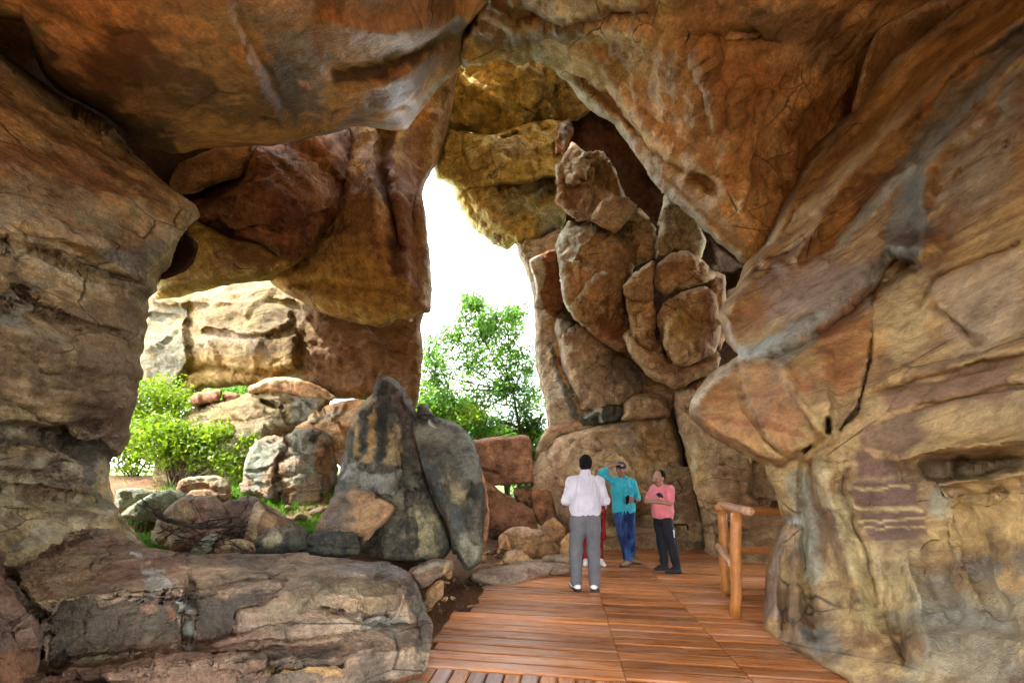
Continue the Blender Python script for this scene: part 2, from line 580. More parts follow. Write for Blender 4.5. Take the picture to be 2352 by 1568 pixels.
M_dkred = rock_mat("rock_dark_red", (0.12, 0.052, 0.034), (0.24, 0.105, 0.058), (0.33, 0.16, 0.08), (0.05, 0.028, 0.02), 0.8, None, 0, (0, 0, 0), 1.1, bump=0.7, off=21, lam=0.35)
M_dark = rock_mat("rock_cave_dark", (0.04, 0.02, 0.014), (0.06, 0.03, 0.02), (0.085, 0.042, 0.026), (0.025, 0.015, 0.01), 0.6, None, 0, (0, 0, 0), 0.9, off=13, lam=0.35)  # base near black: shade of the gaps put into the colour
M_yel = rock_mat("rock_yellow", (0.42, 0.28, 0.08), (0.55, 0.40, 0.13), (0.50, 0.38, 0.18), (0.17, 0.09, 0.04), 0.55, OLV, 0.45, (0.1, 0.2, 0), 1.0, off=15)
M_pil = rock_mat("rock_pillar", (0.29, 0.15, 0.08), (0.43, 0.275, 0.115), (0.47, 0.32, 0.14), (0.12, 0.06, 0.045), 0.55, None, 0, (0, 0, 0), 0.8, streak=(0.13, 0.065, 0.05), streak_amt=0.5, off=17, lam=0.35)
M_sun = rock_mat("rock_sunlit", (0.19, 0.112, 0.042), (0.21, 0.145, 0.066), (0.19, 0.14, 0.08), (0.13, 0.066, 0.03), 0.6, (0.12, 0.10, 0.07), 0.35, (0.05, 0.1, 0), 1.1, bump=0.8, off=19)
M_org = rock_mat("rock_orange", (0.34, 0.155, 0.075), (0.42, 0.22, 0.10), (0.44, 0.28, 0.15), (0.20, 0.11, 0.07), 0.5, None, 0, (0, 0, 0), 1.3, off=23, lam=0.35)
M_jnt = rock_mat("rock_jointed", (0.22, 0.105, 0.06), (0.27, 0.15, 0.09), (0.21, 0.19, 0.15), (0.22, 0.23, 0.19), 0.7, (0.30, 0.16, 0.10), 0.4, (0, 0.15, 0), 1.3, bump=0.8, off=25)
M_blk = rock_mat("rock_black_varnish", (0.055, 0.050, 0.045), (0.10, 0.085, 0.068), (0.15, 0.12, 0.085), (0.028, 0.028, 0.030), 0.75, None, 0, (0, 0, 0), 1.1, streak=(0.03, 0.03, 0.032), streak_amt=0.6, off=27, rough=0.75, spec=0.15, lam=0.35)
M_brn = rock_mat("rock_brown_boulder", (0.20, 0.11, 0.07), (0.30, 0.165, 0.095), (0.33, 0.20, 0.12), (0.08, 0.055, 0.045), 0.55, None, 0, (0, 0, 0), 1.4, off=29, lam=0.35)
M_gry = rock_mat("rock_grey_green", (0.17, 0.165, 0.12), (0.24, 0.235, 0.18), (0.28, 0.25, 0.18), (0.13, 0.10, 0.07), 0.5, None, 0, (0, 0, 0), 1.6, off=31, lam=0.35)
M_col = rock_mat("rock_striped_column", (0.34, 0.22, 0.13), (0.42, 0.30, 0.19), (0.36, 0.28, 0.20), (0.24, 0.13, 0.08), 0.5, None, 0, (0, 0, 0), 1.2, streak=(0.14, 0.12, 0.11), streak_amt=0.35, off=33, bump=0.75, lam=0.35)
M_bou = rock_mat("rock_pile_boulder", (0.32, 0.19, 0.105), (0.42, 0.285, 0.165), (0.48, 0.35, 0.22), (0.14, 0.075, 0.045), 0.55, None, 0, (0, 0, 0), 1.2, streak=(0.40, 0.28, 0.16), streak_amt=0.35, off=35, lam=0.35)
M_back = rock_mat("rock_back_boulder", (0.30, 0.185, 0.11), (0.36, 0.245, 0.145), (0.34, 0.21, 0.12), (0.17, 0.095, 0.06), 0.55, None, 0, (0, 0, 0), 0.9, off=37, bump=0.45, lam=0.35)
M_pale = rock_mat("rock_pale", (0.42, 0.36, 0.26), (0.50, 0.44, 0.33), (0.55, 0.50, 0.40), (0.28, 0.21, 0.14), 0.4, None, 0, (0, 0, 0), 1.5, off=39, lam=0.35)
M_purp = rock_mat("rock_purple", (0.17, 0.10, 0.085), (0.24, 0.15, 0.12), (0.22, 0.12, 0.085), (0.11, 0.07, 0.06), 0.5, None, 0, (0, 0, 0), 1.2, off=41, lam=0.35)

def soil_mat():
    s = NT("soil")
    n1 = s.noise(s.pos, 1.4, 6, 0.6)
    col = s.ramp(n1, [(0.3, (0.12, 0.062, 0.034)), (0.55, (0.19, 0.10, 0.055)), (0.75, (0.23, 0.135, 0.08))])
    n2 = s.noise(s.pos, 22, 8, 0.75)
    col = s.mix(0.5, col, s.ramp(n2, [(0.3, 0.4), (0.7, 1.5)]), 'MULTIPLY')
    # grassy soil in the open
    sep = s.n.new("ShaderNodeSeparateXYZ"); s.l.new(s.pos, sep.inputs[0])
    g = s.ramp(s.math('ADD', s.math('MULTIPLY', sep.outputs["Y"], 0.05), s.math('MULTIPLY', s.noise(s.pos, 0.8, 4), 0.25)), [(0.60, 0.0), (0.72, 1.0)])
    col = s.mix(g, col, (0.10, 0.14, 0.035))
    nrm = s.bump(n2, 0.8, 0.03, s.bump(s.noise(s.pos, 5, 6), 0.6, 0.06))
    return s.done(col, 0.95, nrm, 0.1)
M_soil = soil_mat()

def wood_mat(name, a, b, c, rot, worn=0.5, rough=0.42):
    s = NT(name)
    oi = s.n.new("ShaderNodeObjectInfo")
    tc = s.n.new("ShaderNodeTexCoord")
    addv = s.n.new("ShaderNodeVectorMath"); addv.operation = 'ADD'
    sc = s.n.new("ShaderNodeVectorMath"); sc.operation = 'SCALE'
    comb = s.n.new("ShaderNodeCombineXYZ")
    for k in range(3): s.l.new(oi.outputs["Random"], comb.inputs[k])
    s.l.new(comb.outputs[0], sc.inputs[0]); sc.inputs["Scale"].default_value = 37.0
    s.l.new(tc.outputs["Object"], addv.inputs[0]); s.l.new(sc.outputs[0], addv.inputs[1])
    p = s.vec(addv.outputs[0], scale=(0.7, 9.0, 9.0))
    n1 = s.noise(p, 2.2, 6, 0.6, 0.4)
    col = s.ramp(n1, [(0.3, a), (0.52, b), (0.72, c)])
    n2 = s.noise(s.vec(addv.outputs[0], scale=(1.5, 30, 30)), 3.0, 5, 0.7)
    col = s.mix(0.55, col, s.ramp(n2, [(0.3, 0.5), (0.7, 1.35)]), 'MULTIPLY')
    # worn, pale patches that run across the boards
    nw = s.noise(s.vec(s.pos, scale=(0.8, 2.5, 1)), 1.3, 6, 0.7)
    wf = s.math('MULTIPLY', s.ramp(nw, [(0.48, 0.0), (0.66, 1.0)]), worn)
    col = s.mix(wf, col, (0.47, 0.31, 0.24))
    # each board a little different
    col = s.mix(1.0, col, s.ramp(oi.outputs["Random"], [(0.0, 0.62), (1.0, 1.3)]), 'MULTIPLY')
    rg = s.ramp(s.noise(s.vec(addv.outputs[0], scale=(1.0, 14, 14)), 2.0, 5), [(0.3, rough - 0.12), (0.7, rough + 0.2)])
    nrm = s.bump(n2, 0.35, 0.006, s.bump(n1, 0.4, 0.008))
    return s.done(col, rg, nrm, 0.5)
M_wood = wood_mat("deck_wood", (0.29, 0.095, 0.026), (0.45, 0.17, 0.052), (0.53, 0.25, 0.095), 0, 0.45, 0.27)
M_wood_pale = wood_mat("deck_wood_worn", (0.32, 0.18, 0.13), (0.42, 0.28, 0.22), (0.52, 0.40, 0.35), 0, 0.6)

def plain(name, col, rough=0.7, spec=0.3, var=0.25, scale=40, bump=0.15, sheen=0.0):
    s = NT(name)
    tc = s.n.new("ShaderNodeTexCoord")
    n = s.noise(tc.outputs["Object"], scale, 5, 0.6)
    c = s.mix(1.0, col, s.ramp(n, [(0.3, 1 - var), (0.7, 1 + var)]), 'MULTIPLY')
    nl = s.noise(tc.outputs["Object"], 6, 4, 0.6)
    c = s.mix(1.0, c, s.ramp(nl, [(0.3, 0.82), (0.7, 1.12)]), 'MULTIPLY')
    nr = s.bump(n, bump, 0.004)
    m = s.done(c, rough, nr, spec)
    if sheen: s.bsdf.inputs["Sheen Weight"].default_value = sheen
    return m

def leaf_mat(name, a, b, trans=0.35):
    s = NT(name)
    at = s.n.new("ShaderNodeAttribute"); at.attribute_name = "tint"
    col = s.mix(at.outputs["Fac"], a, b)
    n = s.noise(s.pos, 0.9, 3)
    col = s.mix(1.0, col, s.ramp(n, [(0.3, 0.7), (0.7, 1.3)]), 'MULTIPLY')
    tr = s.n.new("ShaderNodeBsdfTranslucent")
    s.l.new(s.mix(1.0, col, (1.25, 1.3, 0.6), 'MULTIPLY'), tr.inputs["Color"])
    ms = s.n.new("ShaderNodeMixShader"); ms.inputs[0].default_value = trans
    s.done(col, 0.5, None, 0.35)
    s.l.new(s.bsdf.outputs[0], ms.inputs[1]); s.l.new(tr.outputs[0], ms.inputs[2])
    s.l.new(ms.outputs[0], s.n["Material Output"].inputs["Surface"])
    return s.m
# ------------------------------------------------------------------ ground: one sheet to the horizon
def ground_h(X, Y):
    left = sstep(-0.9, -2.6, X) if False else sstep(0.9, 2.6, -X)
    h = -0.10 + 0.50 * left * sstep(3.2, 5.0, Y) + 0.75 * left * sstep(6.0, 10.0, Y)
    h = h + 0.35 * sstep(6.5, 9.5, Y) * sstep(-2.5, 0.5, -X)
    h = h + 0.9 * sstep(11, 30, Y) * sstep(0, 40, Y)
    h = h * sstep(-300, -10, -np.abs(X)) if False else h
    return h

def build_ground():
    def axis(lo, hi, fine_lo, fine_hi, st):
        a = list(np.arange(fine_lo, fine_hi, st))
        x = fine_hi; s = st
        while x < hi: a.append(x); s *= 1.25; x += s
        x = fine_lo; s = st; pre = []
        while x > lo: s *= 1.25; x -= s; pre.append(x)
        return np.array(pre[::-1] + a)
    xs = axis(-400, 400, -9, 6, 0.12); ys = axis(-60, 700, 1.5, 14, 0.12)
    gx, gy = np.meshgrid(xs, ys)
    X, Y = gx.ravel(), gy.ravel()
    Z = ground_h(X, Y)
    p = np.stack([X, Y, Z], 1)
    amp = 0.05 * sstep(-20, -2, -np.hypot(X, Y - 6)) + 0.0
    Z = Z + amp * fbm(p * 1.1, 4) + 0.018 * fbm(p * 6, 3)
    deckzone = sstep(-1.3, -0.3, X) * sstep(1.5, 0.0, Y - 7.0) * 1.0
    Z = np.where((X > -1.6) & (Y < 8.6), np.minimum(Z, -0.075 + 0.10 * sstep(0.7, 1.3, -X)), Z)
    n, m = len(ys), len(xs)
    I = np.arange(n * m).reshape(n, m)
    Fc = np.stack([I[:-1, :-1].ravel(), I[:-1, 1:].ravel(), I[1:, 1:].ravel(), I[1:, :-1].ravel()], 1)
    me = make_mesh("ground", np.stack([X, Y, Z], 1), Fc, M_soil)
    obj("ground", me, kind="structure", label="reddish brown bare soil under and beside the boardwalk")
build_ground()

# ------------------------------------------------------------------ unseen roof slab added above the cave to keep sun and sky light out
REAR_DROP = 7.2  # lowers the slab behind the camera and at the sides to cut light
def build_roof():
    xs = np.arange(-10.5, 15.01, 0.5); ys = np.arange(-5.0, 8.01, 0.5)
    gx, gy = np.meshgrid(xs, ys); X, Y = gx.ravel(), gy.ravel()
    p = np.stack([X, Y, np.zeros_like(X)], 1)
    drop = np.maximum(0.9 * sstep(5.0, 12.0, X) + sstep(4.0, 10.0, -X), 1.0 * sstep(1.5, 4.5, -Y)) * sstep(-6.5, -3.5, -Y)
    zb = 10.9 - REAR_DROP * drop + 0.35 * fbm(p * 0.4, 4)
    zt = 15.5 + 1.2 * fbm(p * 0.3 + 9, 4)
    n, m = len(ys), len(xs); I = np.arange(n * m).reshape(n, m); N = n * m
    bot = np.stack([I[:-1, :-1].ravel(), I[1:, :-1].ravel(), I[1:, 1:].ravel(), I[:-1, 1:].ravel()], 1)
    top = bot[:, ::-1] + N
    ring = list(I[0, :]) + list(I[1:, -1]) + list(I[-1, -2::-1]) + list(I[-2:0:-1, 0])
    side = np.array([[ring[i], ring[(i + 1) % len(ring)], ring[(i + 1) % len(ring)] + N, ring[i] + N] for i in range(len(ring))])
    V = np.vstack([np.stack([X, Y, zb], 1), np.stack([X, Y, zt], 1)])
    obj("unseen_roof", make_mesh("unseen_roof", V, np.vstack([bot, top, side]), M_ceil), kind="structure",
        label="unseen sandstone roof slab added to shade the cave passage")
build_roof()

def build_sun_block():
    """unseen rock lumps added behind the piled boulders to keep the sun out"""
    rs = np.random.RandomState(3)
    V, Fc = [], []
    def lump(c, s, n=14):
        o = sum(len(v) for v in V)
        th = np.linspace(0, math.pi, n); ph = np.linspace(0, 2 * math.pi, 2 * n, endpoint=False)
        T, P_ = np.meshgrid(th, ph, indexing='ij')
        d = np.stack([np.sin(T) * np.cos(P_), np.sin(T) * np.sin(P_), np.cos(T)], -1).reshape(-1, 3)
        d = np.sign(d) * np.abs(d) ** .55
        p = d * s * (1 + .12 * fbm(d * 1.7 + rs.uniform(0, 9), 3))[:, None] + c
        m = 2 * n
        V.append(p)
        for i in range(n - 1):
            for j in range(m):
                Fc.append((o + i * m + j, o + i * m + (j + 1) % m, o + (i + 1) * m + (j + 1) % m, o + (i + 1) * m + j))
    lump(np.array([8.6, 14.6, 6.0]), np.array([6.6, 3.2, 8.0]))
    lump(np.array([7.6, 9.6, 13.6]), np.array([5.6, 3.0, 1.9]))
    obj("sun_block_rock", make_mesh("sun_block_rock", np.vstack(V), np.array(Fc), M_dark), kind="structure", label="rock of the hill behind the piled boulders")
build_sun_block()

STD = [('fbm', .10, .8, 4), ('fbm', .03, 3.5, 4)]

# ---------------- walls and ceilings of the passage
rock("cave_wall_left", "banded grey and brown sandstone wall with a jutting nose", M_left,
     [(-320, -60), (-100, 60)] + c00([(0, 235), (100, 310), (200, 385), (270, 440), (390, 490), (500, 560), (560, 630), (620, 700), (700, 770), (760, 830),
      (830, 880), (890, 930), (918, 970), (905, 1015), (860, 1060), (830, 1090), (800, 1180), (770, 1230), (735, 1265), (722, 1310), (690, 1380), (680, 1460), (665, 1568)])
     + c01([(645, 100), (635, 200), (612, 300), (592, 400), (590, 460), (560, 510), (512, 552), (518, 600), (532, 700), (545, 780), (590, 860)])
     + [(330, 1290), (250, 1400), (-320, 1500)],
     [(-320, 0, 3.0), (0, 130, 3.7), (230, 275, 4.2), (455, 490, 4.55), (250, 500, 3.7), (0, 500, 3.0), (-320, 600, 2.2), (340, 720, 4.35), (180, 760, 3.6), (0, 800, 2.95),
      (320, 880, 4.25), (150, 960, 3.6), (0, 1000, 3.0), (260, 1070, 4.35), (100, 1100, 3.75), (0, 1120, 3.2), (270, 1200, 4.3), (0, 1230, 3.0), (-320, 1300, 2.0), (250, 1400, 3.7)],
     kind="structure", step=5, thick=2.5, edge=34, edge_d=0.7, seed=1, jit=3, fmul=.85, pmul=.95,
     feats=[('vee', [(-50, 240), (120, 345), (260, 420), (420, 480)], 8, .05), ('ridge', [(-50, 300), (140, 390), (300, 470)], 26, .07),
            ('vee', [(-20, 560), (120, 590), (260, 640), (360, 650)], 10, .10), ('ridge', [(0, 520), (200, 560), (370, 590)], 30, .10),
            ('area', [(-60, 560), (40, 575), (60, 620), (30, 690), (-60, 730)], 12, .12), ('vee', [(20, 700), (60, 670), (110, 720), (180, 745), (270, 760)], 8, .10),
            ('vee', [(-40, 900), (20, 920), (90, 960), (160, 990), (230, 985)], 12, .12), ('vee', [(-40, 970), (60, 990), (150, 1010), (250, 1060)], 22, .28),
            ('ridge', [(-40, 1060), (60, 1075), (200, 1100)], 16, .10), ('vee', [(-40, 1115), (100, 1130), (210, 1150)], 10, .12),
            ('ridge', [(-40, 1150), (80, 1165), (200, 1185)], 14, .10),
            ('area', [(95, 810), (120, 790), (145, 805), (130, 850), (100, 855)], 6, .05)],
     disp=[('fbm', .14, .7, 3), ('layers', .035, 2.3, (.34, .05, 1)), ('strata', .032, 4.5, (.34, .05, 1), .14), ('crack', .04, .6, (1, 1, 1.4)), ('fbm', .016, 8, 4)],
     paint=[('line', [(0, 470), (160, 470), (250, 520)], 40, (.27, .255, .21), .7), ('line', [(0, 420), (60, 410), (200, 440)], 30, (.20, .20, .185), .6),
            ('line', [(-40, 330), (100, 360), (250, 420)], 30, (.22, .12, .085), .8), ('line', [(40, 200), (200, 290), (330, 400), (430, 480)], 16, (.44, .34, .20), .6),
            ('line', [(250, 590), (320, 610), (360, 560)], 26, (.17, .165, .17), .8), ('line', [(20, 740), (60, 690)], 28, (.17, .19, .19), .6),
            ('area', [(120, 700), (340, 680), (330, 1040), (180, 1050)], 60, (.15, .085, .065), .7),
            ('line', [(-40, 940), (60, 960), (200, 1010)], 14, (.38, .29, .17), .6), ('line', [(-40, 1000), (120, 1020), (260, 1050)], 20, (.06, .055, .05), .8),
            ('line', [(-20, 1130), (150, 1150), (250, 1170)], 14, (.34, .27, .17), .5), ('line', [(210, 1060), (240, 1160)], 20, (.08, .08, .08), .7)])

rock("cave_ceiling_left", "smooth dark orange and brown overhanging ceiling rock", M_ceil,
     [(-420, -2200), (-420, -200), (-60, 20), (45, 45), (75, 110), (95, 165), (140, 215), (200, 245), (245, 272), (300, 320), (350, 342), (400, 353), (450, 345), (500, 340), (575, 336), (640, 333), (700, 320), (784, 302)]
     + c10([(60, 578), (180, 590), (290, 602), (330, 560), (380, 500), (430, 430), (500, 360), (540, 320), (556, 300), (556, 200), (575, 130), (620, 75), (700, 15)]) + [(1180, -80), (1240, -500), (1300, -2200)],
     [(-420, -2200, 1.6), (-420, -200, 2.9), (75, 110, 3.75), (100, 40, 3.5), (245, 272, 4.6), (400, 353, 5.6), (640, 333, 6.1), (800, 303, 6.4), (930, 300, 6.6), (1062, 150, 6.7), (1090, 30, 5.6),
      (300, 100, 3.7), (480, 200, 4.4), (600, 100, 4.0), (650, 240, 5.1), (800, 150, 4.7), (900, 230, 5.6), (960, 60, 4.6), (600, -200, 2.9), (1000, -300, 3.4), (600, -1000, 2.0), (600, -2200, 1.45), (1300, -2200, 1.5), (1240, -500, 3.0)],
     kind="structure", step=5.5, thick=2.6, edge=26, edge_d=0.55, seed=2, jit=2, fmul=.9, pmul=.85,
     feats=[('ridge', [(760, 60), (880, 90), (990, 55), (1060, 40)], 28, .14), ('vee', [(770, 165), (880, 155), (980, 100), (1050, 70)], 30, .16),
            ('ridge', [(800, 230), (900, 190), (1000, 130)], 24, .10), ('vee', [(700, 290), (820, 270), (930, 240)], 16, .07),
            ('ridge', [(560, 130), (600, 220), (660, 290)], 20, .09), ('vee', [(540, 20), (590, 130), (640, 220), (660, 280)], 16, .05)],
     disp=[('fbm', .10, .45, 3), ('fbm', .012, 1.6, 4), ('crack', .02, .45), ('fbm', .010, 6, 4)],
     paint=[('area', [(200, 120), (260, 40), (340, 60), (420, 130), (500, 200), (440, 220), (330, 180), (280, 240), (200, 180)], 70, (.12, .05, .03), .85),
            ('line', [(70, 90), (110, 170), (200, 235), (300, 300), (380, 340)], 42, (.055, .035, .022), .95), ('line', [(0, 30), (60, 90)], 50, (.22, .19, .09), .6),  # near-black line paints the shade of the gap along the ceiling edge
            ('area', [(610, 120), (650, 100), (680, 150), (720, 200), (760, 270), (680, 280), (620, 230)], 40, (.10, .08, .075), .8),
            ('area', [(540, 10), (660, 40), (760, 130), (730, 190), (640, 100), (560, 60)], 40, (.30, .22, .155), .7), ('area', [(780, 20), (960, 10), (1040, 50), (900, 90), (800, 80)], 50, (.34, .22, .17), .6),
            ('line', [(780, 180), (880, 160), (1000, 100), (1060, 65)], 24, (.07, .05, .045), .9), ('line', [(820, 260), (940, 200), (1040, 110)], 26, (.13, .08, .065), .75),
            ('line', [(690, 190), (710, 205)], 12, (.50, .24, .13), .9), ('line', [(440, 290), (560, 300), (660, 300)], 26, (.48, .25, .10), .5),
            ('line', [(640, 320), (780, 296), (900, 290)], 10, (.30, .28, .26), .7), ('line', [(940, 285), (1000, 205), (1045, 170)], 8, (.42, .41, .40), .8),  # pale lines paint the light along the arch rim
            ('line', [(720, 60), (740, 130)], 14, (.40, .17, .10), .7)])

rock("cave_ceiling_right", "tan scalloped ceiling rock sloping down to a pointed pale rim", M_tan,
     c10([(556, 300), (600, 286), (700, 270), (830, 268), (872, 252), (930, 288), (1000, 340), (1060, 400), (1100, 450), (1150, 500), (1200, 545), (1250, 570), (1300, 650), (1400, 770), (1500, 880), (1568, 950)])
     + c20([(60, 1020), (140, 1100), (220, 1170), (285, 1212), (360, 1230), (540, 1100), (760, 900), (1040, 700), (1300, 500)]) + [(2250, 60), (2500, -300), (2700, -2200), (1250, -2200), (1180, -500), (1120, -70), (1110, 0), (1075, 60), (1055, 100)],
     [(1060, 150, 6.7), (1200, 132, 6.9), (1260, 145, 6.9), (1409, 285, 7.0), (1540, 440, 6.8), (1708, 604, 6.1), (1780, 560, 6.2), (1200, 60, 6.1), (1120, 0, 5.4), (1350, 130, 6.3), (1400, 0, 5.2), (1480, 200, 6.1), (1600, 120, 5.4),
      (1600, 350, 6.1), (1700, 250, 5.6), (1700, 450, 5.9), (1850, 200, 5.6), (1880, 380, 6.3), (1700, 0, 4.9), (1950, 40, 5.1), (2000, 200, 6.1), (2250, 60, 5.6), (1500, -400, 3.6), (2000, -400, 3.7), (1300, -2200, 1.5), (2000, -2200, 1.6), (2600, -2200, 1.9)],
     kind="structure", step=5, thick=2.4, edge=20, edge_d=0.45, seed=3, jit=2.5, fmul=1.1, pmul=.9,
     feats=[('vee', [(1330, 170), (1380, 215), (1440, 270), (1500, 330), (1570, 390), (1640, 430)], 20, .13), ('ridge', [(1400, 170), (1450, 250), (1540, 330), (1640, 400), (1690, 460)], 18, .07),
            ('ridge', [(1260, 100), (1330, 110), (1380, 150)], 26, .12), ('ridge', [(1240, 140), (1300, 180), (1380, 262), (1460, 345), (1560, 455), (1660, 550)], 9, .07),
            ('ridge', [(1620, 120), (1640, 210), (1645, 290)], 8, .12), ('ridge', [(1755, 230), (1740, 320), (1715, 420), (1708, 480)], 10, .11), ('ridge', [(1700, 200), (1690, 300), (1660, 380)], 12, .09),
            ('area', [(1570, 50), (1650, 60), (1760, 60), (1785, 95), (1700, 110), (1620, 110), (1575, 100)], 14, -.10),
            ('vee', [(1130, -20), (1170, 30), (1350, 45), (1480, 20)], 14, .08), ('ridge', [(1180, 70), (1330, 60), (1480, 70)], 20, .08)],
     disp=[('fbm', .14, .5, 3), ('ridge', .05, 1.5, 4), ('crack', .04, .5), ('fbm', .026, 5, 4)],
     paint=[('line', [(1235, 135), (1300, 175), (1380, 258), (1460, 350), (1560, 460), (1640, 540), (1705, 600)], 16, (.46, .43, .38), .85),  # pale rim: light from the opening painted along the edge
            ('line', [(1440, 330), (1540, 420), (1640, 500), (1700, 560)], 26, (.36, .31, .25), .75), ('line', [(1350, 190), (1430, 265), (1540, 360), (1640, 440)], 15, (.24, .11, .04), .8),
            ('area', [(1640, 10), (1780, 0), (1930, 20), (1960, 100), (1900, 180), (1800, 110), (1720, 60)], 40, (.15, .115, .08), .75), ('area', [(1800, 110), (1900, 90), (1920, 140), (1840, 150)], 26, (.36, .27, .18), .7),
            ('line', [(1130, 20), (1250, 30), (1350, 40), (1500, 10)], 28, (.16, .07, .035), .8), ('line', [(1100, 90), (1220, 75), (1340, 60)], 18, (.10, .07, .055), .7),
            ('line', [(1090, 60), (1140, 80)], 30, (.24, .09, .05), .7), ('line', [(1240, 105), (1290, 130)], 22, (.40, .36, .31), .7), ('line', [(1070, 148), (1150, 132), (1215, 130)], 8, (.45, .43, .42), .7),
            ('line', [(1620, 180), (1700, 160), (1780, 200)], 40, (.34, .16, .06), .5), ('line', [(1820, 300), (1880, 260), (1930, 230)], 40, (.22, .105, .04), .7)])

rock("ceiling_slab", "thin angular slab wedged between ceiling and right wall", M_tan,
     c20([(780, 520), (800, 420), (825, 300), (890, 145), (960, 95), (1070, 40), (1200, -10)]) + [(2300, -60), (2300, 120), (2050, 260)],
     [(1990, 150, 5.35), (2013, 72, 5.25), (2170, 0, 4.9), (1960, 250, 5.7), (2100, 120, 5.5), (2300, 0, 4.8)], step=5, thick=.6, edge=10, edge_d=.12, seed=4,
     disp=[('fbm', .04, 1.5, 4)], paint=[('line', c20([(800, 430), (830, 300), (890, 145), (960, 95), (1200, 0)]), 9, (.50, .46, .36), .9), ('area', c20([(830, 400), (900, 170), (1200, 20), (1250, 60), (900, 380)]), 30, (.20, .13, .07), .7)])

